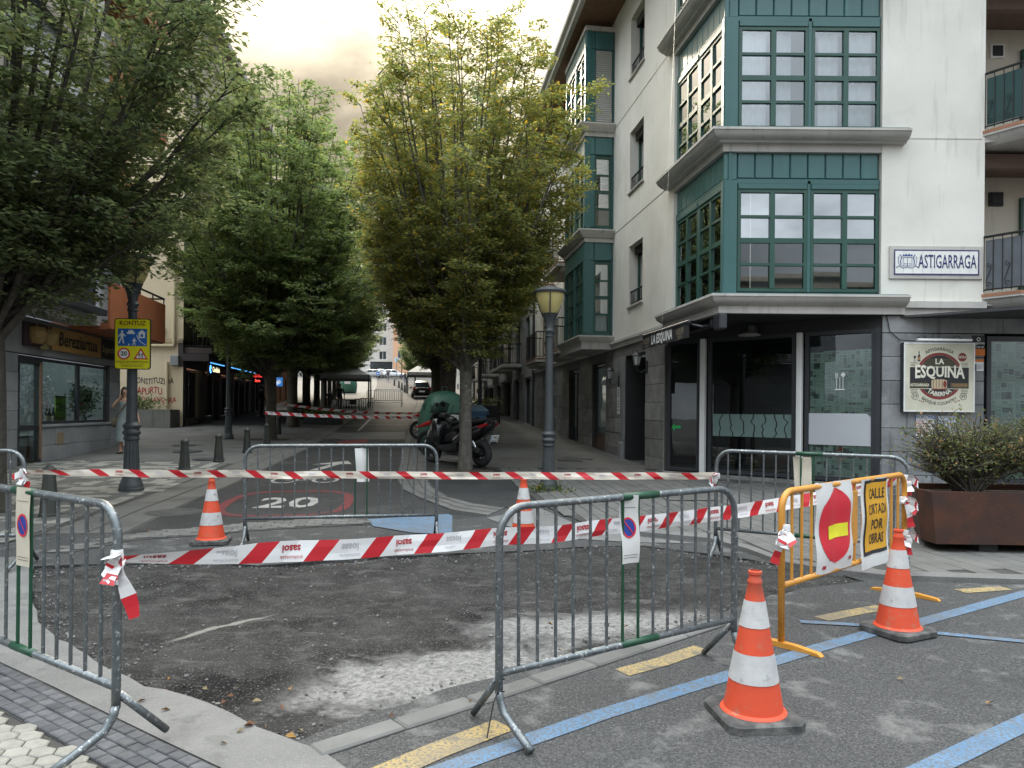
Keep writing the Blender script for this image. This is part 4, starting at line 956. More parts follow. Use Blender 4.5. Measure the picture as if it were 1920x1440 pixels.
# ---- the bar under the corner: chamfered glass front
SP = V((-.384, 2.91, 0)); FP = V((2.745, .02, 0)); GT = frame(SP, FP-SP); GL = (FP-SP).length
def bar_front():
    u = lambda px: (lambda q: (15.76*q-3.216)/(3.124+2.88*q)*GL)((px-960)/FPX)
    m = MB(GT); z0, z1 = .40, 3.10
    m.box(0, GL, .0, .35, 3.10, 3.32); m.build('fascia_board', M['black'], cb)
    m = MB(); m.prism([(SP.x, SP.y), (.02, .06), (FP.x, FP.y), (FP.x, 1.0), (1.5, 2.9)], 3.315, 3.34, 'z'); m.build('soffit', M['black'], cb)
    m = MB(GT); m.box(0, GL, -.02, .3, .15, z0-.03); po = m.build('plinth', M['stone_dark'], cb)
    m = MB(GT); m.box(0, GL, -.07, .3, .14, .30); m.build('plinth_step', M['kerb'], cb)
    for px0, px1 in ((1313,1322), (1493,1503)):
        m = MB(GT); m.box(u(px0), u(px1), -.05, .06, z0-.02, z1, ch=.012); m.build('white_post', M['white'], cb)
    for i, (a, b) in enumerate(((1250,1311), (1326,1490), (1507,1640))):
        window(cb, GT, u(a), u(b), z0, z1, .02, 1, 1, fw=.075, fmat=M['black_frame'], gmat=M['shop_glass'], seed=110+i, name='shop_window')
    m = MB(GT); m.box(u(1640), GL, .0, .12, z0, z1); m.build('frame_end', M['black_frame'], cb)
    # inside: floor, back wall, counter and a few hanging lamps
    m = MB(GT); m.box(-.5, GL+3, 5.0, 5.1, .3, 3.4); m.box(-.5, -.4, .5, 5, .3, 3.4); m.build('bar_back_wall', pm('bar_wall', (.06,.065,.07)), cb)
    m = MB(GT); m.box(-.5, GL+3, .3, 5.1, .30, .36); m.build('bar_floor', pm('bar_floor', (.06,.06,.06)), cb)
    m = MB(GT); m.box(-.5, GL+3, .2, 5.1, 3.26, 3.30); m.build('bar_ceiling', M['room'], cb)
    m = MB(GT); m.box(.8, 3.2, 2.6, 3.1, .36, 1.4, ch=.02); m.build('bar_counter', M['wood_brown'], cb)
    # frosted film with wavy cuts on the large pane
    a, b = u(1335), u(1485); fz0, fz1 = 1.14, 1.58
    m = MB(GT); m.quad((a, .042, fz0), (b, .042, fz0), (b, .042, fz1), (a, .042, fz1)); fo = m.build('frosted_film', pm('film_teal', (.13,.20,.19), (.15,.22,.21), 2, .6), cb)
    rnd = random.Random(4)
    for k in range(7):
        x = a+(b-a)*(.11+k*.135); m = MB(GT); pts = [(x+rnd.uniform(-.05,.05), fz0+(fz1-fz0)*i/6) for i in range(7)]
        for (x0, za), (x1, zb) in zip(pts, pts[1:]): m.quad((x0-.012, .038, za), (x0+.012, .038, za), (x1+.012, .038, zb), (x1-.012, .038, zb))
        m.build('film_cut', M['black'], fo)
    # white board and newspaper on the right-hand pane
    a, b = u(1512), u(1634)
    m = MB(GT); m.prism([(a, 1.04), (b, 1.04), (b, 1.52), (b-.10, 1.61), (a, 1.61)], .036, .044); m.build('blank_board', pm('board_grey', (.50,.51,.54), (.46,.47,.5), 1, .5), cb)
    def papers(T, x0, x1, z0, z1, y, nx, nz, par, seed):
        rnd = random.Random(seed); w, h = (x1-x0)/nx, (z1-z0)/nz
        for i in range(nx):
            for j in range(nz):
                p = MB(T); dx, dz = rnd.uniform(-.02,.02), rnd.uniform(-.02,.02); yy = y+rnd.uniform(0,.012)
                p.quad((x0+i*w+dx, yy, z0+j*h+dz), (x0+(i+1)*w+dx+.03, yy, z0+j*h+dz), (x0+(i+1)*w+dx+.03, yy, z0+(j+1)*h+dz), (x0+i*w+dx, yy, z0+(j+1)*h+dz))
                o = p.build('newspaper_sheet', M['newsprint'], par)
                q = MB(T); nc = 4
                for c in range(nc):
                    zz = z0+j*h+dz+.02
                    while zz < z0+(j+1)*h+dz-.04:
                        hh = rnd.choice((.03,.05,.09,.13)); hh = min(hh, z0+(j+1)*h+dz-.03-zz); q.mi = 0 if rnd.random() < .74 else 1
                        xa = x0+i*w+dx+.015+c*(w/nc); ww = w/nc*.86*(1 if q.mi == 0 or rnd.random() < .6 else 1.9)
                        if xa+ww < x0+(i+1)*w+dx+.02 and rnd.random() < .8 and hh > .012: q.quad((xa, yy-.002, zz), (xa+ww, yy-.002, zz), (xa+ww, yy-.002, zz+hh), (xa, yy-.002, zz+hh))
                        zz += hh+.015
                q.build('print', [M['news_text'], M['news_photo']], o)
    M['newsprint'] = pm('newsprint', (.80,.80,.75), (.72,.72,.68), 3, .8)
    M['news_text'] = pm('news_columns', (.62,.62,.58), (.48,.48,.46), 30, .8, objc=False)
    M['news_photo'] = pm('news_photo', (.10,.10,.10), (.30,.30,.29), 9, .8)
    wp = MB(GT); wp.box(u(1512), u(1632), .115, .12, .45, 2.72); wpo = wp.build('newspaper_cover', M['newsprint'], cb)
    papers(GT, u(1512), u(1630), .45, 2.74, .085, 4, 7, wpo, 5)
    window(cb, FT, 4.58, 7.6, .42, 2.96, .02, 2, 1, fw=.075, fmat=M['black_frame'], gmat=M['shop_glass'], seed=120, name='shop_window')
    wp = MB(FT); wp.box(4.66, 7.5, .125, .13, .5, 2.9); wpo = wp.build('newspaper_cover', M['newsprint'], cb); papers(FT, 4.66, 6.4, .5, 2.9, .085, 4, 7, wpo, 6)
    m = MB(FT); m.box(4.52, 9, 0.02, .3, .12, .42); m.build('plinth', M['stone_dark'], cb)
    # cutlery emblem
    m = MB(GT); cx, cz = u(1572), 2.20
    for dx, w in ((-.055,.014), (.0,.012), (.055,.014)): m.quad((cx+dx-w/2, .04, cz-.14), (cx+dx+w/2, .04, cz-.14), (cx+dx+w/2, .04, cz+.06), (cx+dx-w/2, .04, cz+.06))
    m.disc((cx+.055, .04, cz+.10), .04, 12)
    for dx in (-.075,-.055,-.035): m.quad((cx+dx-.006,.04,cz+.04),(cx+dx+.006,.04,cz+.04),(cx+dx+.006,.04,cz+.14),(cx+dx-.006,.04,cz+.14))
    m.quad((cx-.085,.04,cz-.17),(cx+.085,.04,cz-.17),(cx+.085,.04,cz-.15),(cx-.085,.04,cz-.15)); m.build('cutlery_emblem', M['white'], cb)
    # green exit arrow sticker
    m = MB(GT); cx, cz = u(1262), 1.30
    m.add([(cx-.06,.04,cz),(cx+.02,.04,cz+.09),(cx+.02,.04,cz+.03),(cx+.16,.04,cz+.03),(cx+.16,.04,cz-.03),(cx+.02,.04,cz-.03),(cx+.02,.04,cz-.09)], [tuple(range(7))]); m.build('exit_arrow', pm('arrow_green', (.02,.38,.09)), cb)
bar_front()
# ================================================================ THINGS FIXED TO THE CORNER BUILDING
W = lambda p: V((p[0]+CD.x, p[1]+CD.y, p[2]))
def bar_sign():
    x0, x1, z0, z1 = 3.07, 4.28, 1.65, 2.83; cx, cz = (x0+x1)/2, (z0+z1)/2
    s = thing('bar_sign', 'square cream light box sign of the bar with a barrel emblem', 'sign', W((cx, -.005, cz))); hw, hh = (x1-x0)/2, (z1-z0)/2
    m = MB(); m.box(-hw, hw, -.12, 0, -hh, hh, ch=.008); m.build('case', M['black_frame'], s)
    m = MB()
    for a in ((-hw,hw,-hh,-hh+.022), (-hw,hw,hh-.022,hh), (-hw,-hw+.022,-hh+.022,hh-.022), (hw-.022,hw,-hh+.022,hh-.022)): m.box(a[0],a[1],-.128,-.1205,a[2],a[3])
    m.build('rim', M['white'], s)
    m = MB(); m.quad((-hw+.022,-.1215,-hh+.022),(hw-.022,-.1215,-hh+.022),(hw-.022,-.1215,hh-.022),(-hw+.022,-.1215,hh-.022)); m.build('face', pm('sign_cream', (.66,.63,.50), None, 3, .5), s)
    MR = pm('sign_red', (.23,.035,.035)); OL = pm('sign_olive', (.12,.10,.05)); DK = M['ink_black']; CRM = pm('sign_pale', (.78,.75,.62)); OR = pm('sign_tan', (.42,.22,.10))
    Y = -.1235
    def put(name, mt, f, y=Y): m = MB(Matrix.Translation((0, y, 0))); f(m); m.build(name, mt, s)
    put('disc', MR, lambda m: m.disc((0,0,.02), .40, 40, r0=.355))
    put('disc', DK, lambda m: m.disc((0,0,.02), .353, 40), Y+.0006)
    put('ray_lines', OL, lambda m: [m.quad((-math.sqrt(.34**2-(.03+i*.028)**2),0,.05+i*.028),(math.sqrt(.34**2-(.03+i*.028)**2),0,.05+i*.028),(math.sqrt(.34**2-(.03+i*.028)**2),0,.062+i*.028),(-math.sqrt(.34**2-(.03+i*.028)**2),0,.062+i*.028)) for i in range(10)], Y-.0004)
    put('side_lines', OL, lambda m: [m.quad((sx*.37,0,z),(sx*.49,0,z),(sx*.49,0,z+.008),(sx*.37,0,z+.008)) for sx in (-1,1) for z in (.19,.215,.24,-.22,-.245,-.27)])
    put('banner', DK, lambda m: m.prism([(-.50,-.19),(.50,-.19),(.50,.17),(-.50,.17)], -.002, 0), Y-.001)
    put('banner_edge', CRM, lambda m: (m.quad((-.51,0,.17),(.51,0,.17),(.51,0,.18),(-.51,0,.18)), m.quad((-.51,0,-.20),(.51,0,-.20),(.51,0,-.19),(-.51,0,-.19))), Y-.0015)
    put('lettering', CRM, lambda m: m.text('ESQUINA', .235, lambda x, y: (x, 0, y*(1.0+.45*min(1,abs(x)/.5))+.085), sx=.86, bold=.03, spacing=1.0), Y-.005)
    put('lettering', CRM, lambda m: m.text('LA', .13, lambda x, y: (x, 0, y+.265), bold=.03), Y-.003)
    put('strip', OL, lambda m: (m.quad((-.49,0,-.175),(-.19,0,-.175),(-.19,0,-.095),(-.49,0,-.095)), m.quad((.19,0,-.175),(.49,0,-.175),(.49,0,-.095),(.19,0,-.095))), Y-.0042)
    put('lettering', CRM, lambda m: m.text('ASTIGARRAGA', .062, lambda x, y: (x-.335, 0, y-.135), sx=.78, bold=.02), Y-.0055)
    put('lettering', OR, lambda m: m.text('TABERNA', .062, lambda x, y: (x+.345, 0, y-.135), sx=.95, bold=.015), Y-.0055)
    def arc(txt, size, rad, up, c, sx=1.0, bold=.01):
        def f(x, y):
            a = x/rad
            return (math.sin(a)*(rad+y*up), 0, c+up*math.cos(a)*(rad+y*up)) 
        return lambda m: m.text(txt, size, f, sx=sx, bold=bold)
    put('lettering', DK, arc('ASTIGARRAGA', .075, .46, 1, .02, 1.0), Y-.001)
    put('lettering', DK, arc('BASQUE COUNTRY', .072, .47, -1, .02, 1.0), Y-.001)
    put('lettering', CRM, arc('TABERNA', .10, .31, -1, .02, .95, .03), Y-.003)
    def barrel(m):
        m.prism([(x*.85,z*.75-.10) for x, z in [(-.16,-.10),(-.16,.06),(-.10,.085),(.08,.085),(.15,.06),(.15,-.10),(.08,-.125),(-.10,-.125)]], -.001, 0)
    put('barrel', pm('barrel_cream', (.60,.46,.30)), barrel, Y-.006)
    put('barrel_hoops', DK, lambda m: [m.quad((x,0,-.188),(x+.009,0,-.188),(x+.009,0,-.04),(x,0,-.04)) for x in (-.11,-.06,-.01,.04)], Y-.008)
    put('barrel_end', MR, lambda m: m.add([(.092+.030*math.cos(a*.52), 0, -.115+.062*math.sin(a*.52)) for a in range(12)], [tuple(range(12))]), Y-.0085)
    put('barrel_stand', MR, lambda m: (m.quad((-.11,0,-.215),(-.03,0,-.215),(-.03,0,-.192),(-.11,0,-.192)), m.quad((.02,0,-.215),(.11,0,-.215),(.11,0,-.192),(.02,0,-.192))), Y-.0075)
    for sx in (-1, 1):
        put('number_ring', DK, lambda m: m.disc((sx*.41,0,-.325), .06, 20, r0=.052), Y-.0008); put('lettering', DK, lambda m: m.text('59', .075, lambda x, y: (x+sx*.41, 0, y-.325), bold=.01), Y-.0012)
        put('flourish', MR, lambda m: [m.disc((sx*(.27+k*.035),0,-.42+.012*k), .012, 8) for k in range(3)], Y-.0008)
    put('round_badge', MR, lambda m: m.disc((.39,0,.345), .075, 20), Y-.0008); put('lettering', CRM, lambda m: m.text('SIDRA', .058, lambda x, y: (x+.39, 0, y+.345), sx=.85, bold=.02), Y-.0015)
    put('bottle', DK, lambda m: m.prism([(-.37,.27),(-.325,.27),(-.325,.36),(-.34,.385),(-.34,.44),(-.355,.44),(-.355,.385),(-.37,.36)], -.0005, 0)); put('bottle_label', OR, lambda m: m.quad((-.368,0,.29),(-.327,0,.29),(-.327,0,.345),(-.368,0,.345)), Y-.002)
    put('wine_glass', DK, lambda m: (m.prism([(-.445,.36),(-.43,.315),(-.41,.315),(-.395,.36)], -.0005, 0), m.quad((-.423,0,.27),(-.417,0,.27),(-.417,0,.32),(-.423,0,.32)), m.quad((-.44,0,.268),(-.40,0,.268),(-.40,0,.274),(-.44,0,.274))))
    m = MB(); m.box(-.46, .46, -.30, -.24, hh+.012, hh+.05, ch=.008); lo = m.build('sign_light', M['white'], s)
    for x in (-.3, .3):
        m = MB(); m.tube([(x,0,hh+.10),(x,-.12,hh+.12),(x,-.26,hh+.05)], .009, 5); m.build('light_arm', M['chrome'], s)
    m = MB(); m.tube([(-.46,-.2,hh+.02),(-.62,-.02,hh+.05),(-.80,-.02,hh+.2),(-.86,-.02,hh+.5),(-.98,-.02,hh+.58)], .008, 5); m.build('cable', M['black'], s)
bar_sign()
def tile_sign():
    x0, x1, z0, z1 = 2.86, 4.46, 3.93, 4.50; cx, cz = (x0+x1)/2, (z0+z1)/2; hw, hh = .80, .285
    s = thing('street_name_sign', 'white glazed tile town sign in blue letters on the rendered wall', 'sign', W((cx, 0, cz)))
    m = MB(); m.box(-hw, hw, -.035, 0, -hh, hh, ch=.008); m.build('stone_backing', M['cornice'], s)
    TW = pm('glazed_tile', (.80,.79,.76), (.74,.73,.70), 6, .2, rand=.04); TB = pm('tile_navy', (.025,.02,.13))
    nx, nz = 9, 3; w, h = 1.46/nx, .43/nz
    for i in range(nx):
        for j in range(nz):
            p = MB(); p.box(-.73+i*w+.0015, -.73+(i+1)*w-.0015, -.044, -.035, -.215+j*h+.0015, -.215+(j+1)*h-.0015, ch=.002); p.build('tile', TW, s)
    m = MB()
    for a in ((-.73,.73,.195,.215), (-.73,.73,-.215,-.195), (-.73,-.71,-.195,.195), (.71,.73,-.195,.195)): m.box(a[0],a[1],-.0465,-.0442,a[2],a[3])
    m.build('border', TB, s)
    m = MB(Matrix.Translation((0,-.0455,0))); m.text('ASTIGARRAGA', .285, lambda x, y: (x+.185, 0, y*1.15+.0), sx=.525, bold=.012); m.build('lettering', TB, s)
    m = MB(Matrix.Translation((0,-.0455,0))); c = -.50
    m.prism([(c-.09,.10),(c-.075,.14),(c-.05,.115),(c-.03,.15),(c,.12),(c+.03,.15),(c+.05,.115),(c+.075,.14),(c+.09,.10)], -.0005, 0)
    for q in ((c-.08,c+.08,.075,.085),(c-.08,c-.072,-.06,.075),(c+.072,c+.08,-.06,.075),(c-.08,c+.08,-.07,-.06),(c-.004,c+.004,-.06,.075)): m.quad((q[0],0,q[2]),(q[1],0,q[2]),(q[1],0,q[3]),(q[0],0,q[3]))
    for k in (-.045,0,.045): m.disc((c+k,0,-.03), .013, 8)
    for sx in (-1,1):
        m.tube([(c+sx*.11,0,-.06),(c+sx*.12,0,.02),(c+sx*.10,0,.08),(c+sx*.13,0,.13)], .008, 4); m.tube([(c+sx*.19,0,-.10),(c+sx*.14,0,-.06),(c+sx*.08,0,-.10),(c,0,-.085)], .006, 4); m.tube([(c+sx*.15,0,.10),(c+sx*.16,0,.02),(c+sx*.14,0,-.05)], .005, 4)
    m.build('coat_of_arms', pm('tile_blue', (.06,.10,.28)), s)
tile_sign()
def small_notices():
    def sheetlet(name, label, cat, x0, x1, z0, z1, base, parts, T=None, y=-.012, grp='notices on the slate wall'):
        P = (T or FT) @ V(((x0+x1)/2, y, (z0+z1)/2)); s = thing(name, label, cat, W(P), 0 if T is None else math.atan2(T[1][0], T[0][0]), grp); w, h = (x1-x0)/2, (z1-z0)/2
        m = MB(); m.box(-w, w, -.003, .003, -h, h); m.build('sheet', base, s)
        for nm, mt, q in parts: 
            m = MB(Matrix.Translation((0,-.0045,0))); q(m, w, h); m.build(nm, mt, s)
    K, O, Wt = M['ink_black'], pm('label_orange', (.75,.20,.03)), M['white']
    rect = lambda a, b, c, d: (lambda m, w, h: m.quad((a*w,0,c*h),(b*w,0,c*h),(b*w,0,d*h),(a*w,0,d*h)))
    txt = lambda t, sz, x, z, sx=1.0: (lambda m, w, h: m.text(t, sz, lambda a, b: (a+x*w,0,b+z*h), sx=sx, bold=.02))
    sheetlet('alarm_notice', 'black and orange alarm company plate beside the bar sign', 'notice', 4.30, 4.52, 2.62, 2.97, K, [('emblem', Wt, lambda m, w, h: m.disc((0,0,.62*h), .035, 14, r0=.02)), ('lettering', Wt, txt('segurma', .062, 0, .25)), ('lettering', Wt, txt('914 188 188', .034, 0, -.15)), ('orange_field', O, rect(-1,1,-.98,-.32))])
    sheetlet('delivery_notice', 'small white and orange notice under the alarm plate', 'notice', 4.31, 4.50, 2.36, 2.56, Wt, [('orange_field', O, rect(-1,1,.55,1)), ('black_field', K, rect(-1,-.3,-1,.2)), ('print', M['ink_grey'], rect(-.2,.8,-.7,.1))])
    def poster(m, w, h):
        rnd = random.Random(2)
        for k in range(9): z = .5*h-k*.14*h; m.mi = 0; m.quad((-.85*w,0,z),(rnd.uniform(.1,.9)*w,0,z+rnd.uniform(-.02,.06)*h),(rnd.uniform(.1,.9)*w,0,z+.06*h),(-.85*w,0,z+.05*h))
    sheetlet('festival_poster', 'colourful printed poster under the bar sign, left of two', 'poster', 3.35, 3.66, 1.20, 1.60, M['paper'], [('lettering', M['sign_blue'], txt('NOKOND', .085, 0, .78, .9)), ('print', pm('print_red', (.55,.06,.08)), poster)])
    sheetlet('antenna_poster', 'pale poster with a thin dark drawing under the bar sign', 'poster', 3.72, 4.03, 1.17, 1.58, pm('poster_blue', (.55,.60,.74)), [('drawing', K, lambda m, w, h: [m.quad((a*w,0,c*h),(b*w,0,d*h),(b*w,0,d*h+.006),(a*w,0,c*h+.006)) for a, b, c, d in ((-.6,.6,.35,.35),(-.6,.0,.35,-.1),(.6,0,.35,-.1),(-.3,.0,-.5,-.1),(.3,0,-.5,-.1),(-.6,.6,-.1,-.1))])])
    sheetlet('long_bill', 'tall white bill pasted on the slate pier beside the doorway', 'poster', A_(6.5), A_(6.25), 1.55, 2.25, M['paper'], [('print', K, lambda m, w, h: [m.quad((-.6*w,0,z*h),(.5*w,0,z*h),(.5*w,0,(z+.07)*h),(-.6*w,0,(z+.07)*h)) for z in (.7,.5,.3,-.1,-.3,-.5,-.75)])], ST, -.02)
    sheetlet('green_bill', 'olive green picture bill beside the tall white bill', 'poster', A_(6.2), A_(6.0), 1.68, 2.20, pm('bill_olive', (.25,.26,.06)), [('picture', K, lambda m, w, h: m.disc((0,0,.1*h), .06, 10))], ST, -.02)
    sheetlet('door_notice', 'orange and white notice on the dark entrance door', 'notice', A_(5.35), A_(4.95), 2.0, 2.28, M['paper'], [('orange_field', O, rect(-1,1,.45,1))], ST, .52)
small_notices()
def wall_lantern(t, z, label, lit=.0):
    p = W(ST @ V((A_(t), -.02, z))); s = thing('wall_lantern', label, 'lantern', p, math.atan2(ST[1][0], ST[0][0]), 'lanterns beside the doorway')
    m = MB(); m.box(-.05,.05,-.02,.0,-.15,.15,ch=.01); m.tube([(0,-.02,-.05),(0,-.14,-.12),(0,-.24,-.05),(0,-.24,.05)], .012, 6); m.build('bracket', M['wrought'], s)
    m = MB(T := Matrix.Translation((0,-.24,.05))); m.lathe([(.06,0),(.10,.20)], 6); m.build('glass', pm('lantern_glass', (.35,.36,.36), None, 4, .2), s)
    m = MB(T); m.lathe([(.07,-.02),(.07,.0),(.055,.005)], 6)
    for k in range(6):
        a = k*math.pi/3; m.tube([(.062*math.cos(a),.062*math.sin(a),0),(.104*math.cos(a),.104*math.sin(a),.2)], .006, 4)
    m.build('cage', M['wrought'], s)
    m = MB(T); m.lathe([(.12,.20),(.115,.22),(.05,.28),(.02,.30),(.02,.33),(.005,.34)], 6); m.build('cap', M['wrought'], s)
wall_lantern(4.05, 2.62, 'black wall lantern on the pier between the doorway and the awning'); wall_lantern(6.35, 2.40, 'black wall lantern on the far pier of the doorway')
def awning():
    s = thing('awning', 'half folded black awning lettered with the name of the bar', 'awning', W(ST @ V((0,0,0))), math.atan2(ST[1][0], ST[0][0]))
    x0, x1, y1 = A_(2.75), A_(.15), -.52
    m = MB(); m.box(x0, x1, -.14, -.02, 3.10, 3.24, ch=.02); m.build('cassette', M['black'], s)
    m = MB(); m.quad((x0,-.10,3.245),(x0,y1,3.19),(x1,y1,3.19),(x1,-.10,3.245)); m.quad((x0,-.10,3.24),(x1,-.10,3.24),(x1,y1,3.185),(x0,y1,3.185)); m.build('canopy_cloth', pm('awning_cloth', (.022,.022,.024), None, 3, .7), s)
    m = MB(); m.box(x0, x1, y1-.03, y1+.02, 3.15, 3.21, ch=.012); m.build('front_bar', M['black_frame'], s)
    m = MB(); n = 24; vs = []
    for i in range(n+1):
        x = x0+(x1-x0)*i/n; vs += [(x, y1-.015+.008*math.sin(i*1.1), 3.15), (x, y1-.025+.02*math.sin(i*1.1), 2.90)]
    m.add(vs, [(2*i, 2*i+1, 2*i+3, 2*i+2) for i in range(n)]); m.build('valance', pm('awning_valance', (.022,.022,.024), None, 3, .7), s)
    cx = (x0+x1)/2; T = Matrix.Translation((0, y1-.048, 0))
    m = MB(T); m.text('LA ESQUINA', .25, lambda x, y: (x+cx-.05, 0, y+3.03), bold=.03, shear=.12, sx=.86); m.build('lettering', M['white'], s)
    for q in (x0+.32, x1-.36):
        m = MB(T); m.text('KELER', .15, lambda x, y: (x+q, 0, y+3.04), shear=.15, sx=.95); m.text('DONOSTIA', .05, lambda x, y: (x+q, 0, y+2.945)); m.build('lettering', pm('tan_print', (.27,.21,.14)), s)
    for x in (x0+.1, x1-.1):
        m = MB(); m.tube([(x,-.08,3.14),(x+.1,-.3,3.10),(x,y1,3.16)], .022, 6); m.build('folding_arm', M['black_frame'], s)
    m = MB(); m.box(.0, .28, -.16, -.02, 3.02, 3.28, ch=.02); m.build('end_bracket', M['black_frame'], s)
awning()
def flood():
    p = GT @ V((2.0, -.02, 3.2)); s = thing('flood_light', 'flat white lamp under the soffit of the bar', 'lamp', W(p), math.atan2(GT[1][0], GT[0][0]))
    m = MB(); m.box(-.05,.05,-.2,0,-.06,.08,ch=.01); m.build('bracket', M['galv'], s); m = MB(); m.lathe([(.05,-.04),(.20,-.10),(.21,-.12),(.20,-.125),(.02,-.13)], 20, (0,-.25,0)); m.build('shade', pm('lamp_grey', (.35,.35,.33)), s)
flood()
def cctv():
    s = thing('wall_spotlight', 'black tilted spotlight on the loggia wall above the grey balcony', 'spotlight', W((4.55, .75, 5.62)))
    m = MB(); m.tube([(0,0,0),(.10,-.04,-.02)], .03, 8); m.build('bracket', M['white'], s); m = MB(); m.tube([(.08,-.04,-.03),(.30,-.12,.10)], [.05,.06], 10); m.build('head', M['black'], s)
cctv()
# ================================================================ TREES
def leaf_mesh(name, pos, nrm, dirs, size, mat, seed, asp=.5):
    """many leaf blades, each a folded four-sided blade"""
    rs = np.random.RandomState(seed); n = len(pos)
    d = dirs/np.linalg.norm(dirs, axis=1, keepdims=True)
    nn = nrm-(nrm*d).sum(1, keepdims=True)*d; nn /= np.linalg.norm(nn, axis=1, keepdims=True)+1e-9
    s = np.cross(d, nn); L = (size*rs.uniform(.65, 1.25, n))[:, None]; w = L*asp*.5
    p0 = pos; p1 = pos+d*L*.45+s*w+nn*L*.10; p2 = pos+d*L; p3 = pos+d*L*.45-s*w+nn*L*.10
    v = np.stack([p0, p1, p2, p3], 1).reshape(-1, 3).astype(np.float32)
    me = bpy.data.meshes.new(name); me.vertices.add(4*n); me.vertices.foreach_set('co', v.ravel())
    me.loops.add(4*n); me.loops.foreach_set('vertex_index', np.arange(4*n, dtype=np.int32))
    me.polygons.add(n); me.polygons.foreach_set('loop_start', np.arange(0, 4*n, 4, dtype=np.int32)); me.polygons.foreach_set('loop_total', np.full(n, 4, dtype=np.int32))
    me.materials.append(mat); me.update(); me.validate(); return me
def hornbeam(seed, H, W, fork, tr, nlimb, nsub, nleaf, size, lmat, bmat, wide=.55, low=.0, sub=1.0, bias=None, top=1.0, lean=(0, 0), droop=.15, minh=.30, fill=1.0, vase=.5):
    rnd = random.Random(seed); rs = np.random.RandomState(seed); m = MB()
    def env(h):                              # crown radius at height fraction h
        if h < wide: return vase+(1-vase)*math.sin(h/wide*math.pi/2)
        return max(.05, math.cos((h-wide)/(1-wide)*math.pi/2*.96))**.75
    trunk = [(0, 0, -.15), (0, 0, .12), (.01, 0, .6), (.02+lean[0]*.3, .01+lean[1]*.3, fork*.6), (lean[0]*.7, lean[1]*.7, fork), (lean[0], lean[1], fork+.8)]
    m.tube(trunk, [tr*1.7, tr*1.2, tr, tr*.94, tr*1.0, tr*.8], 10)
    P, Nn, Dd = [], [], []
    top_p = V(trunk[-1])
    for i in range(nlimb):
        az = i*2.39996+rnd.uniform(-.3, .3); h = minh+(1-minh)*((i+.5)/nlimb)**.8*rnd.uniform(.92, 1.02); h = min(h, 1.0)
        if bias is not None and rnd.random() < bias[1]: az = bias[0]+rnd.gauss(0, .7)
        r = W/2*env(h)*rnd.uniform(.62, 1.0)
        z = fork+(H-fork)*h
        b = V((lean[0]*.8, lean[1]*.8, fork*rnd.uniform(.82, 1.15)+low*rnd.random())); tip = V((lean[0]+r*math.cos(az), lean[1]+r*math.sin(az), z))
        c1 = b+V((math.cos(az)*r*.42, math.sin(az)*r*.42, (z-b.z)*.22)); c2 = b.lerp(tip, .72)+V((math.cos(az)*r*.12, math.sin(az)*r*.12, (z-b.z)*.02))
        pts = []
        ns = 7
        for k in range(ns+1):
            t = k/ns; q = b*(1-t)**3+c1*(3*t*(1-t)**2)+c2*(3*t*t*(1-t))+tip*t**3
            pts.append(q+V((rnd.gauss(0,.03), rnd.gauss(0,.03), 0))*(1 if 0 < k else 0))
        r0 = tr*rnd.uniform(.30, .48); m.tube(pts, [max(.006, r0*(1-.92*k/ns)) for k in range(ns+1)], 5, cap=False)
        for sj in range(nsub):
            t = .14+.86*((sj+rnd.random())/nsub)**.85; k = min(ns-1, int(t*ns)); q = pts[k].lerp(pts[k+1], t*ns-k)
            fz = (q.z-fork)/(H-fork)
            a2 = az+rnd.gauss(0, 1.15); ln = sub*rnd.uniform(.45, 1.0)*(1.12-.30*max(0, fz))
            up = rnd.uniform(-.15, .75)
            dv = V((math.cos(a2), math.sin(a2), up)).normalized()
            e = q+dv*ln+V((0, 0, -droop*ln*.5)); 
            m.tube([q, q.lerp(e, .5)+V((0, 0, .04)), e], [.014, .009, .004], 3, cap=False)
            nl = max(3, int(nleaf*fill*rnd.uniform(.6, 1.4)))
            tt = rs.uniform(.15, 1.08, nl)[:, None]; base = np.array(q)[None]*(1-tt)+np.array(e)[None]*tt
            side = np.array(V((-dv.y, dv.x, 0)).normalized())[None]; sg = rs.choice([-1, 1], nl)[:, None]*np.abs(rs.normal(0, .17, nl))[:, None]*(1.15-.5*tt)*max(.6, sub)
            pos = base+side*sg+rs.normal(0, .035, (nl, 3))+np.array([0, 0, -1])*np.abs(sg)*droop*1.2
            di = np.array(dv)[None]*.6+side*np.sign(sg)*.8+np.array([0, 0, -.25])+rs.normal(0, .3, (nl, 3))
            nr = np.array([0, 0, 1.0])[None]+rs.normal(0, .38, (nl, 3))+np.array([math.cos(az), math.sin(az), 0])*.45
            P.append(pos); Dd.append(di); Nn.append(nr)
    P = np.concatenate(P); Dd = np.concatenate(Dd); Nn = np.concatenate(Nn)
    tm = mesh('trunk', m.v, m.f, bmat, None, 'all')
    cm = leaf_mesh('crown', P, Nn, Dd, size, lmat, seed)
    return tm, cm, len(P)
L_dark = leafm('leaves_dark_green', [(0,(0.085,0.110,0.055)),(.5,(0.116,0.148,0.066)),(.85,(0.158,0.182,0.083)),(1,(0.214,0.218,0.097))], .46)
L_green = leafm('leaves_green', [(0,(0.099,0.140,0.056)),(.55,(0.136,0.182,0.067)),(.9,(0.182,0.213,0.081)),(1,(0.290,0.253,0.075))], .48)
L_gold = leafm('leaves_turning', [(0,(0.122,0.147,0.054)),(.45,(0.175,0.196,0.066)),(.80,(0.235,0.237,0.076)),(.95,(0.348,0.273,0.069)),(1,(0.522,0.327,0.062))], .50)
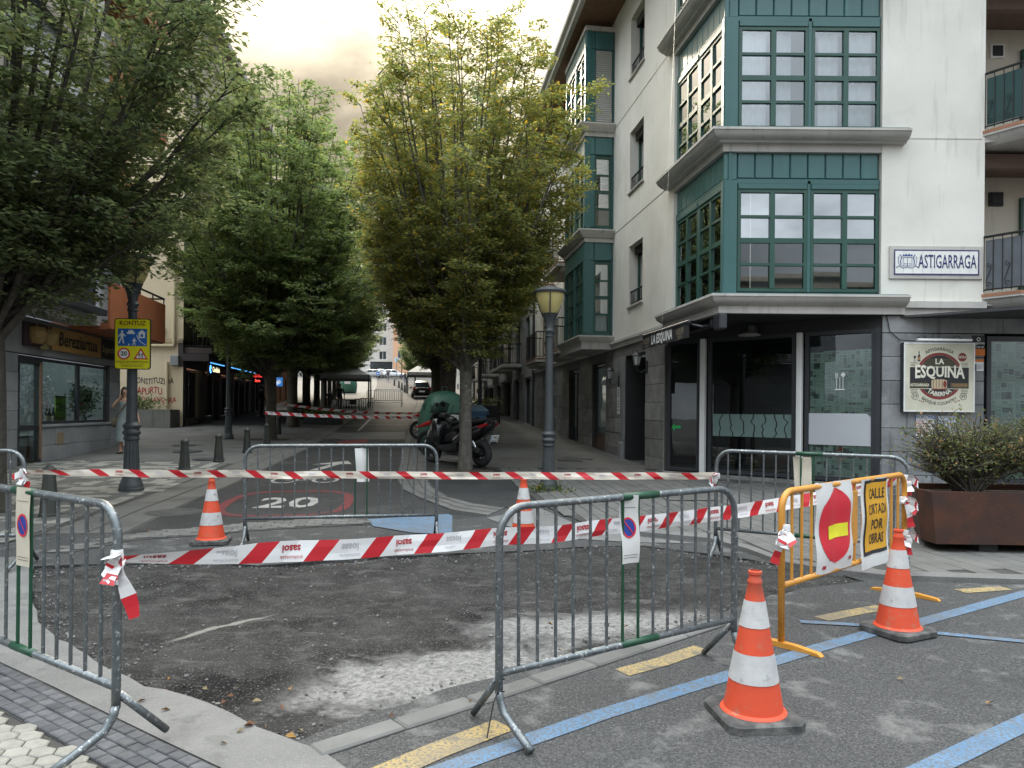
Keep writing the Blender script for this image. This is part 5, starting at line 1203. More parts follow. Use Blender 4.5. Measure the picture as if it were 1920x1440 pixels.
def put_tree(name, meshes, loc, label, rz=0.0, sc=1.0, group='hornbeam trees along the street'):
    t = thing(name, label, 'tree', loc, rz, group); t.scale = (sc, sc, sc) if not isinstance(sc, tuple) else sc
    obj('trunk', meshes[0], t); obj('crown', meshes[1], t); return t
# the big tree at the left edge
near = hornbeam(21, 11.0, 7.5, 2.7, .15, 66, 19, 84, .108, L_dark, M['bark_dark'], wide=.70, vase=.40, sub=.95, minh=.13, droop=.10, lean=(-.05, .0))
lp = V((-7.15, 10.3, 0)); lp.z = tz(lp.y); put_tree('hornbeam_tree', near, lp, 'big dark tree at the left edge whose branches overhang the shop', .3)
# the turning tree by the scooter
front = hornbeam(33, 10.1, 5.6, 2.45, .135, 80, 22, 80, .090, L_gold, M['bark'], wide=.64, vase=.34, sub=.68, minh=.12, droop=.02)
fp_ = G(872, 884); put_tree('hornbeam_tree', front, fp_, 'yellowing tree with speckled trunk beside the black scooter', 1.2)
rowA = hornbeam(45, 12.2, 7.0, 2.3, .17, 78, 20, 78, .138, L_green, M['bark_dark'], wide=.48, vase=.62, sub=.95, minh=.05, droop=.14)
rowB = hornbeam(57, 11.6, 7.2, 2.4, .18, 66, 18, 66, .148, L_green, M['bark_dark'], wide=.50, vase=.60, sub=1.0, minh=.05, droop=.15)
rowC = hornbeam(69, 11.0, 6.8, 2.3, .17, 66, 18, 64, .145, L_dark, M['bark_dark'], wide=.50, vase=.60, sub=.95, minh=.05, droop=.14)
rowD = hornbeam(81, 10.4, 5.6, 2.7, .17, 60, 17, 64, .138, L_dark, M['bark_dark'], wide=.62, vase=.36, sub=.80, minh=.14, droop=.06)
ordn = ['first','second','third','fourth','fifth','sixth','seventh','eighth','ninth']
l0 = G(507, 824)
for i in range(8):
    y = l0.y+6.6*i; x = l0.x-.186*(y-l0.y); 
    put_tree('hornbeam_tree', (rowA, rowB, rowC)[i % 3] if i else rowA, (x, y, tz(y)), '%s tree up the street in the row on the shop arcade side' % ordn[i], i*1.7, (1.0,(1.26,1.26,1.14),(1.22,1.22,1.12),1.1,1.08,1.05,1.05,1.05)[i])
for i in range(8):
    y = fp_.y+6.2+6.4*i; x = fp_.x-.118*(y-fp_.y)-.1
    put_tree('hornbeam_tree', rowD, (x, y, tz(y)), '%s tree behind the yellowing one in the row on the bar side' % ordn[i], 2.0+i*1.3, (1.04,1.1,1.08,1.1,1.08,1.05,1.05,1.05)[i])
for i, (x, y, s) in enumerate(((-34,88,1.2),(-13,100,.7),(-38,118,1.1))):
    put_tree('hornbeam_tree', (rowB, rowA, rowB)[i], (x, y, tz(y)), ('tall tree behind the far green container','small tree near the far round sign','far tree beyond the terrace canopy')[i], i*2.2, s, 'far trees')
# ---- tree pits
def tree_pit(p, label):
    m = MB(); m.box(-.62,.62,-.55,.55,-.02,.022); s = m.build('tree_pit', M['soil'], None, False, (p[0], p[1], tz(p[1])), .1); struct(s, label)
tree_pit(fp_, 'bare earth pit of the yellowing tree'); tree_pit(l0, 'bare earth pit of the first arcade tree')
# ---- corten planter with its bushes
def planter():
    p = G(1746, 1041); s = thing('steel_planter', 'long rusty steel planter box beside the yellow barrier', 'planter', (p.x, p.y, tz(p.y)+.02), R(-1.5))
    L, Wd, zb, zt = 3.6, 1.0, .10, .66
    o = [(0, .36), (0, 0), (L, 0), (L, .36), (L-.25, Wd), (.25, Wd)]
    n = [(min(max(x, .035), L-.035), min(max(y, .035), Wd-.035)) for x, y in o]
    lowp = [(x+(.05 if x < 1 else -.05), y+(.0 if y < .3 else -.05)) for x, y in o]
    m = MB(); k = len(o)
    vs = [(x, y, zb) for x, y in lowp]+[(x, y, zt) for x, y in o]+[(x, y, zt) for x, y in n]+[(x, y, zt-.09) for x, y in n]
    fs = [tuple(range(k-1, -1, -1))]
    for a in range(3): fs += [(a*k+i, a*k+(i+1) % k, (a+1)*k+(i+1) % k, (a+1)*k+i) for i in range(k)]
    m.add(vs, fs); m.build('box', M['corten'], s)
    m = MB(); m.add([(x, y, zt-.07) for x, y in n], [tuple(range(k))]); m.build('soil', M['soil'], s)
    for x in (.55, L-.75):
        m = MB(); m.box(x, x+.2, .08, Wd-.15, -.02, .105); m.build('foot', M['black'], s)
    m = MB(); m.text('ASTIGARRAGA', .075, lambda x, y: (x+1.75, -.004, y+.34)); m.build('lettering', pm('corten_dark', (.05,.022,.016)), s)
    return p
pp = planter()
L_bush = leafm('leaves_bush', [(0,(.07,.085,.035)),(.5,(.11,.13,.045)),(.85,(.17,.17,.055)),(.95,(.26,.17,.08)),(1,(.34,.18,.10))], .35)
def bush(seed, x, y, z, w, h, n, label, nl=24):
    rnd = random.Random(seed); rs = np.random.RandomState(seed); m = MB(); P, Nn, Dd = [], [], []
    for i in range(n):
        az = rnd.uniform(0, 6.28); el = rnd.uniform(.15, 1.0)**.7; r = w*.5*math.sqrt(1-el*el*.55)*rnd.uniform(.7, 1.05)
        tip = V((r*math.cos(az), r*.62*math.sin(az), h*(.18+.82*el)*rnd.uniform(.85, 1.06))); b = V((rnd.gauss(0,.05), rnd.gauss(0,.05), -.02)); mid = b.lerp(tip, .5)+V((0, 0, .06))+V((rnd.gauss(0,.05), rnd.gauss(0,.05), 0))
        m.tube([b, mid, tip], [.012, .007, .003], 4, cap=False)
        for q in range(4):
            t = rnd.uniform(.35, .95); s0 = b.lerp(mid, t*2) if t < .5 else mid.lerp(tip, t*2-1); e = s0+V((rnd.gauss(0,.14), rnd.gauss(0,.14), rnd.uniform(-.03,.16)))
            m.tube([s0, e], [.005, .002], 3, cap=False); k = rnd.randint(nl//3, nl); tt = rs.uniform(.2, 1.1, k)[:, None]
            P.append(np.array(s0)[None]*(1-tt)+np.array(e)[None]*tt+rs.normal(0, .030, (k, 3))); Dd.append(rs.normal(0, 1, (k, 3))+np.array(e-s0)[None]*3); Nn.append(rs.normal(0, .5, (k, 3))+np.array([0, 0, 1.0]))
    t = thing('planter_bush', label, 'bush', (x, y, z), 0, 'bushes in the rusty planter')
    m.build('stem', M['bark_dark'], t); obj('foliage', leaf_mesh('foliage', np.concatenate(P), np.concatenate(Nn), np.concatenate(Dd), .042, L_bush, seed, .55), t)
bush(4, pp.x+.70, pp.y+.50, tz(pp.y)+.60, 1.55, .88, 250, 'wider twiggy bush at the near end of the rusty planter', 11)
bush(5, pp.x+1.65, pp.y+.45, tz(pp.y)+.60, 1.2, .95, 170, 'reddish bush beside the twiggy one in the rusty planter', 10)
bush(6, pp.x+2.6, pp.y+.5, tz(pp.y)+.60, 1.1, .7, 120, 'bush at the cut off end of the rusty planter', 14)
def weeds():
    rs = np.random.RandomState(5); P = []
    for px, py, k, r in ((1012,926,110,.08),(1044,925,40,.07),(1062,930,25,.10),(985,920,40,.06)):
        c = G(px, py); P.append(np.array([c.x, c.y, tz(c.y)+.03])+np.abs(rs.normal(0, 1, (k, 3)))*np.array([0, 0, .07])+rs.normal(0, r, (k, 3))*np.array([1, .5, 0]))
    P = np.concatenate(P); o = obj('weeds', leaf_mesh('weeds', P, rs.normal(0,.5,P.shape)+np.array([0,-.5,.8]), rs.normal(0,.6,P.shape)+np.array([0,0,.8]), .055, leafm('leaves_weed', [(0,(.05,.09,.02)),(.7,(.09,.13,.03)),(1,(.30,.20,.04))]), 5)); o['kind'] = 'stuff'; o['label'] = 'weeds growing round the lamp post foot and kerb'
weeds()
# ================================================================ OTHER BUILDINGS
def generic(name, label, org, ex, L, H, z0, floors, fz0, fh, wallm, wins, gmat=None, fmat=None, roofm=None, depth=9, balc=None, gf=None, shutter=None, roofh=.3, group=None):
    """a plain block: wall with real openings, framed windows, balconies, ground floor openings, roof"""
    s = thing(name, label, 'building', (org[0], org[1], 0), 0, group); T = frame((0, 0), ex); ops = []; wl = []
    for f in range(floors):
        for (a, b, c, d) in wins:
            o = (a, b, fz0+f*fh+c, fz0+f*fh+d); ops.append(o); wl.append((o, 2))
    gops = list(gf or [])
    m = MB(T); wallgrid(m, 0, L, z0, H, ops+gops, 0, .22); m.quad((0,0,z0),(0,0,H),(0,depth,H),(0,depth,z0)); m.quad((L,0,H),(L,0,z0),(L,depth,z0),(L,depth,H)); m.quad((0,depth,z0),(0,depth,H),(L,depth,H),(L,depth,z0)); m.build('wall', wallm, s)
    m = MB(T); m.box(-.5, L+.5, -.6, depth, H, H+roofh); m.build('roof', roofm or M['terracotta'], s)
    for i, (o, c) in enumerate(wl): window(s, T, o[0], o[1], o[2], o[3], .12, c, 1, fw=.06, fmat=fmat or M['white'], gmat=gmat or M['far_glass'], seed=i)
    for i, o in enumerate(gops):
        window(s, T, o[0], o[1], o[2], o[3], .15, max(1, int((o[1]-o[0])/1.4)), 1, fw=.07, fmat=M['black_frame'], gmat=M['far_glass'], seed=i, name='shop_window')
    for f in range(floors):
        for (a, b) in (balc or []):
            z = fz0+f*fh; m = MB(T); m.box(a, b, -.95, 0, z-.16, z, ch=.02); m.build('balcony', M['cornice'], s); railing(s, T, [(a+.03,0),(a+.03,-.9),(b-.03,-.9),(b-.03,0)], z, 1.0, .22)
    return s, T
RD = (.132, -1)
def row_right():
    o = side_pt(45.0); L = 25.3
    s, T = generic('terrace_building', 'dark slate faced terrace with balconies behind the yellowing tree', (o.x, o.y), RD, L, 13.5, 0.2, 3, 3.9, 2.95, M['grey_render'], [(x, x+1.2, .1, 2.1) for x in (2.0,5.5,9,12.5,16,19.5,22.6)], gf=[(x, x+2.2, .8, 3.2) for x in (2,6,10.5,15,18.6,22.2)], balc=[(1.2,4.2),(8.2,11.2),(15,18.2),(18.9,21.4)], fmat=M['green_wood'])
    slabs(s, T, [(17.4,18.5,.6,3.4),(20.85,22.15,.6,3.4),(24.45,25.2,.55,3.4),(12.75,14.9,.8,3.4)], .5, 1.2, -.03, .05, M['stone_dark'], seed=9)
    for a in (3.0, 13.0):
        m = MB(T); m.quad((a,-.02,3.3),(a+4,-.02,3.3),(a+4,-1.5,2.9),(a,-1.5,2.9)); m.quad((a,-1.5,2.9),(a+4,-1.5,2.9),(a+4,-1.52,2.65),(a,-1.52,2.65)); m.build('shop_awning', M['canvas_white'] if a < 5 else M['canvas_grey'], s)
    o = side_pt(92.0)
    generic('terrace_building', 'far grey terrace at the bend of the street behind the trees', (o.x, o.y), RD, 46.0, 17, 1.0, 3, 5.6, 3.0, M['grey_render'], [(x, x+1.3, .1, 2.0) for x in range(2, 44, 5)], gf=[(x, x+3, 2.2, 4.8) for x in range(2, 42, 6)])
row_right()
LD = (-.132, 1); LB0 = V((-11.3, 21.5, 0)); UB = frame((0, 0), LD)
def shop_left():
    s = thing('shop_building', 'grey stone building with the cider shop and rust coloured balconies', 'building', (LB0.x, LB0.y, 0)); T = UB
    g0 = .3
    k = 1.0087
    m = MB(T); wallgrid(m, -16, 0, 3.6, 17, [(-13.5,-11.2,4.4,6.4),(-9.5,-8,4.4,6.4),(-13.5,-11.2,7.3,9.3),(-9.5,-8,7.3,9.3),(-13.5,-11.2,10.2,12.2),(-9.5,-8,10.2,12.2),(-13.5,-11.2,13.1,15.1),(-9.5,-8,13.1,15.1)], 0, .2); m.quad((0,0,g0),(0,9,g0),(0,9,17),(0,0,17)); m.build('wall', pm('pale_stone', (.42,.43,.44), (.36,.37,.38), .8, .8, streak=((.25,.25,.26),.58,.8)), s)
    for f in range(4):
        for a, b in ((-13.5,-11.2),(-9.5,-8)): window(s, T, a, b, 4.4+2.9*f, 6.4+2.9*f, .1, 2, 1, fmat=M['black_frame'], gmat=M['far_glass'], seed=f)
    m = MB(T); m.box(-16, .4, -.3, 9, 17, 17.3); m.build('roof', M['grey_render'], s)
    # ground floor
    slabs(s, T, [(-8.4,-5.62,g0,2.75),(-.72,-.02,g0,2.75),(-15.9,-11.5,g0,2.75)], .42, 1.0, -.02, .07, M['granite'], seed=21)
    slabs(s, T, [(-4.55,-.74,.30,1.14)], .42, 1.4, -.02, .07, M['granite'], seed=22)
    slabs(s, T, [(-15.9,-.02,2.76,3.58)], .8, 2.6, -.02, .07, M['granite'], seed=23)
    m = MB(T); m.box(-4.6, -.7, -.06, .2, 1.14, 1.20, ch=.01); m.build('sill', M['granite'], s)
    m = MB(T); m.box(-5.6, -5.5, -.0, .14, .35, 2.72); m.box(-4.62, -4.52, 0, .14, .35, 2.72); m.box(-5.5, -4.62, 0, .14, 2.55, 2.72); m.box(-5.5,-4.62,.02,.1,1.08,1.2); do = m.build('shop_door', M['black_frame'], s)
    m = MB(T); m.quad((-5.5,.06,.35),(-4.62,.06,.35),(-4.62,.06,2.55),(-5.5,.06,2.55)); m.build('pane', M['shop_glass'], do); m = MB(T); m.tube([(-4.75,-.07,.45),(-4.75,-.07,2.6)], .032, 8); m.build('pull_bar', pm('copper_bar', (.32,.20,.14), None, 5, .35, metal=.6), do)
    for a, b in ((-4.5,-2.55),(-2.55,-.78)): window(s, T, a, b, 1.21, 2.72, .05, 1, 1, fw=.07, fmat=M['black_frame'], gmat=M['shop_glass'], seed=3, name='shop_window')
    m = MB(T); m.box(-6, -.3, 3.0, 3.05, .3, 3.2); m.box(-6,-.3,.3,3.0,.9,.95); m.build('shop_interior', pm('shop_wall', (.30,.29,.27), (.24,.23,.22), 1), s)
    # projecting first floor with dark bay window
    m = MB(T); m.box(-16, -1.1, -.75, 0, 3.60, 3.80); m.build('overhang', pm('soffit_grey', (.42,.41,.40)), s)
    m = MB(T); wallgrid(m, -16, -3.2, 3.8, 17, [(-8.9,-3.6,4.0+2.9*f,5.6+2.9*f) for f in range(4)], -.75, .15); m.quad((-3.2,-.75,3.8),(-3.2,0,3.8),(-3.2,0,17),(-3.2,-.75,17)); m.build('front_wall', pm('pale_panel', (.40,.42,.44), (.35,.37,.39), .8, .7), s)
    for f in range(4):
        z = 4.0+2.9*f
        for i in range(4): window(s, T, -8.85+i*1.3, -7.6+i*1.3, z, z+1.6, -.80, 1, 1, fmat=M['black_frame'], gmat=M['far_glass'], seed=i)
        m = MB(T); m.box(-9.0, -3.5, -1.0, -.76, z-.18, z-.02, ch=.02); m.build('window_ledge', M['black_frame'], s)
    # rust coloured balconies at the far corner
    for f in range(4):
        z = 3.55+2.95*f; m = MB(T); m.box(-3.3, .8, -.98, -.92, z, z+1.15); m.box(.74, .8, -.92, .9, z, z+1.15); m.box(-3.3, .8, -.92, .9, z-.02, z+.12); bo = m.build('balcony', M['rust'], s)
        m = MB(T); m.tube([(-3.3,-.95,z+1.32),(.78,-.95,z+1.32),(.78,.9,z+1.32)], .03, 6)
        for x in (-3.2,-2.2,-1.2,-.2,.75): m.tube([(x,-.95,z+1.1),(x,-.95,z+1.32)], .02, 5)
        m.build('handrail', M['wrought'], bo)
    # sign board
    for a, b, mt, y in ((-5.5,-4.3,pm('board_maroon', (.055,.03,.035)),-.10),(-4.3,-1.58,pm('board_ochre', (.38,.22,.07), (.33,.19,.06), 4),-.11),(-1.58,-.35,M['black'],-.09)):
        m = MB(T); m.box(a+.01, b-.01, y, -.02, 2.93, 3.46, ch=.01); m.build('sign_board', mt, s)
    m = MB(T @ Matrix.Translation((0,-.118,0))); m.text('Bereziartua', .46, lambda x, y: (x-2.94, 0, y+3.2), sx=1.02, bold=.02, shear=.15); m.build('lettering', M['ink_black'], s)
    m = MB(T @ Matrix.Translation((0,-.098,0))); m.text('Sagardoak', .26, lambda x, y: (x-.97, 0, y+3.18), shear=.2); m.build('lettering', pm('gold_print', (.50,.42,.20)), s)
    for cx in (-5.13,-4.6):
        m = MB(T); m.lathe([(.02,-.19),(.13,-.2),(.21,-.06),(.22,.06),(.17,.16),(.05,.17),(.02,.14)], 14, (cx,-.14,3.2)); m.tube([(cx,-.14,3.36),(cx+.05,-.14,3.44)], .015, 5); m.build('apple', pm('apple_ochre', (.30,.19,.07)), s)
    m = MB(T); m.add([(-5.1,-.2,2.9),(-4.85,-.2,3.02),(-4.6,-.2,2.94),(-4.85,-.2,2.88)], [(0,1,2,3)]); m.build('apple_leaf', pm('apple_leaf', (.22,.17,.07)), s)
    m = MB(T); m.box(-3.85,-3.5,-.03,-.01,.72,1.0); m.build('hatch', pm('brass', (.25,.19,.12)), s)
    return s
shop_left()
def shop_display():
    T = Matrix.Translation(LB0) @ UB; rz = math.atan2(LD[1], LD[0]); g = 'things in the shop window'
    def at(x, y, z): p = T @ V((x, y, z)); return (p.x, p.y, p.z)
    s = thing('display_card', 'lime green card with black letters in the shop window', 'card', at(-3.0,.28,1.22), rz, g)
    m = MB(); m.box(-.27,.27,-.01,.01,0,.62); m.build('board', pm('card_lime', (.36,.62,.03)), s); m = MB(Matrix.Translation((0,-.014,0))); m.text('DBH', .28, lambda x, y: (x,0,y+.38), sx=.85); m.build('lettering', M['ink_black'], s); m = MB(Matrix.Translation((0,-.014,0))); m.text('ORAIN', .1, lambda x, y: (x,0,y+.10)); m.build('lettering', pm('card_red', (.5,.06,.02)), s); m = MB(); m.box(-.29,.29,-.012,.012,.62,.66); m.build('frame', M['wood_brown'], s)
    for i, (x, h) in enumerate(((-4.05,.34),(-3.75,.42),(-3.62,.36),(-3.42,.40))):
        b = thing('bottle', 'dark bottle in the shop window, %s from the door' % ordn[i], 'bottle', at(x,.25,1.21), 0, g); m = MB(); m.lathe([(.04,0),(.042,.02),(.042,h*.6),(.016,h*.75),(.015,h)], 10); m.build('glass', pm('bottle_green', (.01,.025,.012), None, 4, .15), b, smooth=True); m = MB(); m.lathe([(.0435,h*.15),(.0435,h*.45)], 10, cap=False); m.build('label_band', M['paper_cream'], b)
    for i, (x, c, hh, nl) in enumerate(((-4.25,(.40,.40,.42),1.1,700),(-1.55,(.05,.08,.04),.75,900))):
        v = thing('display_plant', ('pale flower arrangement in a vase beside the shop door','green potted plant at the far end of the shop window')[i], 'plant', at(x,.35,1.21), 0, g); m = MB(); m.lathe([(.07,0),(.09,.05),(.06,.22),(.08,.28)], 10); m.build('pot', M['granite'], v)
        rs = np.random.RandomState(i+3); P = rs.normal(0, 1, (nl,3))*np.array([.17,.12,.22])+np.array([0,0,.28+hh*.42]); obj('foliage', leaf_mesh('foliage', P, rs.normal(0,1,P.shape), rs.normal(0,1,P.shape), .10, leafm('display_leaf%d' % i, [(0,c),(1,tuple(q*1.4 for q in c))]), 2), v)
shop_display()
CB0 = V((-13.45, 30.5, 0))
def cream_block():
    s = thing('cream_building', 'cream rendered block with painted slogans and a dark bank arcade', 'building', (CB0.x, CB0.y, 0))
    m = MB(); wallgrid(m, -9, 0, .5, 19, [(-7.5,-6.3,5+2.9*f,6.6+2.9*f) for f in range(4)], 0, .2); m.build('wall', M['cream'], s)
    for f in range(4): window(s, FT, -7.5, -6.3, 5+2.9*f, 6.6+2.9*f, .1, 2, 1, fmat=M['white'], gmat=M['far_glass'], seed=f)
    T = UB; L = 17
    m = MB(T); wallgrid(m, 0, L, 4.4, 19, [(.35,2.3,5.9+2.9*f,7.0+2.9*f) for f in range(4)]+[(5,7,5+2.9*f,7+2.9*f) for f in range(4)]+[(10,12,5+2.9*f,7+2.9*f) for f in range(4)], 0, .2); m.build('side_wall', pm('ribbed_olive', (.24,.225,.16), (.20,.19,.14), 1, .8), s)
    for f in range(4):
        window(s, T, .35, 2.3, 5.9+2.9*f, 7.0+2.9*f, .1, 2, 1, fmat=M['black_frame'], gmat=M['far_glass'])
        for x in (5, 10): window(s, T, x, x+2, 5+2.9*f, 7+2.9*f, .1, 2, 1, fmat=M['black_frame'], gmat=M['far_glass'])
        z = 4.1+2.9*f; m = MB(T); m.box(.1, L, -1.1, 0, z-.25, z, ch=.02); m.build('balcony', pm('balcony_brown', (.09,.07,.065)), s); railing(s, T, [(.15,-.0),(.15,-1.05),(L,-1.05)], z, 1.0, .16)
    m = MB(T); m.box(-.2, L+.5, -.4, 9, 19, 19.3); m.build('roof', M['grey_render'], s)
    # arcade: piers, dark glazing, fascia, neon
    m = MB(T); m.box(0, L, -1.0, 0, 3.55, 3.85); m.box(0, L, 0, .2, 3.3, 4.4); m.build('arcade_fascia', pm('fascia_brown', (.055,.045,.045)), s)
    for x in (.05, 2.9, 5.6, 8.3, 11, 13.8, 16.6):
        m = MB(T); m.box(x, x+.35, -.02, .35, .7, 3.4, ch=.01); m.build('arcade_pier', pm('arcade_dark', (.05,.05,.05)), s)
    for i, x in enumerate((.4, 3.25, 5.95, 8.65, 11.35, 14.15)): window(s, T, x, x+2.4, 1.2 if i else .75, 3.25, .25, 2, 1, fmat=M['black_frame'], gmat=M['far_glass'], seed=i, name='bank_window')
    m = MB(T); m.box(0, L, .2, .3, .7, 1.2); m.build('arcade_plinth', M['stone_dark'], s)
    # pipes and meters on the end wall
    for x, z0, z1 in ((-.35,4.2,19), (-.62,1.6,3.5)): 
        m = MB(); m.tube([(x,-.08,z0),(x,-.08,z1)], .06, 8); m.build('downpipe', M['cream'], s)
    m = MB(); m.tube([(-2.1,-.08,4.15),(-.35,-.08,4.15),(-.35,-.08,4.4)], .06, 8); m.build('pipe', M['cream'], s)
    for k in range(4): m = MB(); m.tube([(-2.0,-.04,4.30+k*.06),(0,-.04,4.30+k*.06)], .014, 5); m.build('cable', M['cream'], s)
    for x, z, w, h in ((-.9,4.75,.3,.3),(-.3,3.55,.34,.42),(-1.2,4.5,.3,.14)):
        m = MB(); m.box(x-w/2, x+w/2, -.16, 0, z-h/2, z+h/2, ch=.02); m.build('meter_box', M['granite'], s)
    # painted slogans
    for t, x, z, sz, mt in (('KONSTITUZIOA', -1.22, 2.70, .34, 'ink_black'), ('APURTU', -1.35, 2.30, .40, 'ink_red'), ('G6 DURANGORA', -1.15, 1.92, .33, 'ink_red')):
        m = MB(Matrix.Translation((0,-.006,0))); m.text(t, sz, lambda a, b: (a+x, 0, b+z+.03*math.sin(a*9)), sx=.68, bold=.012); m.build('slogan', M[mt], s)
cream_block()
def neon():
    T = Matrix.Translation(CB0) @ UB; rz = math.atan2(LD[1], LD[0])
    p = T @ V((1.2,-.9,3.25)); s = thing('bank_sign', 'lit bank name on a dark panel under the arcade', 'sign', p, rz)
    m = MB(); m.box(-.9,1.0,-.05,.05,-.28,.24,ch=.01); m.build('panel', M['black'], s); m = MB(Matrix.Translation((0,-.06,0))); m.text('CaixaBank', .30, lambda x, y: (x+.15,0,y), sx=.9); m.build('lettering', emit('sign_glow', (1,.85,.5), 1.2), s)
    m = MB(Matrix.Translation((0,-.06,0))); m.tube([(-.75,0,.15),(-.85,0,0),(-.72,0,-.15)], .03, 5); m.disc((-.66,0,.05), .05, 8); m.build('star_emblem', emit('blue_glow', (.1,.4,1), 1.5), s)
    for i, (x0, x1) in enumerate(((.6,2.9),(3.4,6.2),(6.6,9.4),(9.8,12.4))):
        q = T @ V(((x0+x1)/2,-.92,3.52)); s = thing('neon_tube', 'thin blue neon strip over the bank arcade, %s up the street' % ordn[i], 'neon light', q, rz, 'neon strips'); m = MB(); w = (x1-x0)/2; m.tube([(-w,0,0),(w,0,0)], .022, 6); m.build('tube', emit('neon_blue', (.10,.42,.9), .7), s); m = MB(); m.box(-w,w,.02,.06,-.03,.05); m.build('holder', M['black'], s)
    # lottery style display and screen further along
    q = D(483, 706, 40); s = thing('led_display', 'red and blue lit display board beyond the arcade', 'display', q, 0); s.scale = (.55,.55,.55)
    m = MB(); m.box(-.55,.55,0,.2,-.75,.75,ch=.02); m.build('case', M['black'], s)
    for z, c, t in ((.52,(.05,.15,1),'24'),(.05,(1,.05,.04),'KIROL'),(-.4,(1,.08,.06),'Saga')):
        m = MB(Matrix.Translation((0,-.01,0))); m.text(t, .38, lambda x, y: (x,0,y+z), bold=.03, sx=.8); m.build('lettering', emit('led%d' % int(z*100), c, .7), s)
    q = D(521, 716, 42); s = thing('lit_poster', 'blue lit poster panel between the tree trunks', 'poster', q, 0); s.scale = (.5,.5,.5)
    m = MB(); m.box(-.6,.6,0,.12,-.55,.55,ch=.02); m.build('case', M['black'], s); m = MB(); m.quad((-.54,-.005,-.5),(.54,-.005,-.5),(.54,-.005,.5),(-.54,-.005,.5)); m.build('screen', emit('screen_blue', (.05,.20,.55), .35), s); m = MB(); m.disc((.1,-.012,.0), .25, 14); m.quad((-.4,-.012,-.3),(.0,-.012,-.4),(.1,-.012,-.1),(-.3,-.012,.1)); m.build('picture', emit('screen_pale', (.5,.6,.75), .3), s)
neon()
def planter_wall():
    p = V((-15.0, 29.6, 0)); s = thing('planter_wall', 'low concrete planter wall with a round hole under the slogans', 'planter', (p.x, p.y, 0))
    m = MB(); wallgrid(m, -2.5, 1.45, .5, 1.55, [], 0, .1); m.box(-2.5, 1.45, .001, .85, .5, 1.55); m.build('wall', pm('planter_concrete', (.17,.165,.15), (.13,.13,.115), 2, .9, streak=((.09,.10,.07),.5,.75)), s)
    m = MB(); m.lathe([(.17,0),(.17,.02)], 16); 
    m = MB(Matrix.Translation((0,-.006,0))); m.disc((-.15,0,1.15), .15, 16); m.build('drain_hole', M['black'], s)
    rs = np.random.RandomState(8); P = rs.normal(0,1,(900,3))*np.array([.55,.2,.14])+np.array([-.4,.4,1.78]); obj('plants', leaf_mesh('plants', P, rs.normal(0,1,P.shape)+np.array([0,0,1]), rs.normal(0,1,P.shape), .14, L_dark, 2), s)
planter_wall()
def far_blocks():
    o = V((-17.2, 50.0, 0))
    generic('brick_house', 'orange brick house behind the arcade trees', (o.x, o.y), LD, 18, 9.5, 1.2, 2, 4.6, 2.9, M['brick_orange'], [(x, x+.9, 0, 1.7) for x in (1.5,4,6.5,9,11.5,14)], gf=[(x, x+.9, 2.3, 4.0) for x in (1.5,4,6.5,9,11.5)], depth=10)
    generic('far_block', 'white block left of the peach building at the top of the street', (-52, 168), (1, 0), 26, 30, 6, 4, 13, 3.2, M['canvas_white'], [(x, x+1.6, 0, 1.8) for x in (3,8,13,18,22)], gf=[(20,25,9.5,12.5)], depth=10, group='far buildings')
    generic('peach_building', 'sunlit peach building at the top of the street', (-25.6, 160), (1, 0), 22, 30, 6, 4, 12.6, 3.2, M['peach'], [(x, x+1.7, 0, 1.9) for x in (1.0,6,11,16)], depth=10, group='far buildings')
    generic('far_block', 'pale block right of the peach building seen through leaves', (-3, 150), (1, 0), 30, 24, 6, 3, 12.6, 3.2, M['canvas_white'], [(x, x+1.7, 0, 1.9) for x in (2,7,12,17,22)], depth=10, group='far buildings')
    # the houses across the junction, behind the viewer, which the windows mirror
    s, T = generic('opposite_building', 'row of houses with chimneys mirrored in the first floor windows', (24, -24), (-1, 0), 60, 10.3, -1, 3, .8, 3.0, M['grey_render'], [(x, x+1.4, .3, 2.0) for x in range(2, 58, 4)], depth=8, roofm=M['grey_render'])
    for x in (17, 21.5, 27, 33): m = MB(T); m.box(x, x+1.1, 2, 3, 10.3, 11.7); m.box(x-.1, x+1.2, 1.9, 3.1, 11.7, 11.85); m.build('chimney', M['grey_render'], s)
far_blocks()
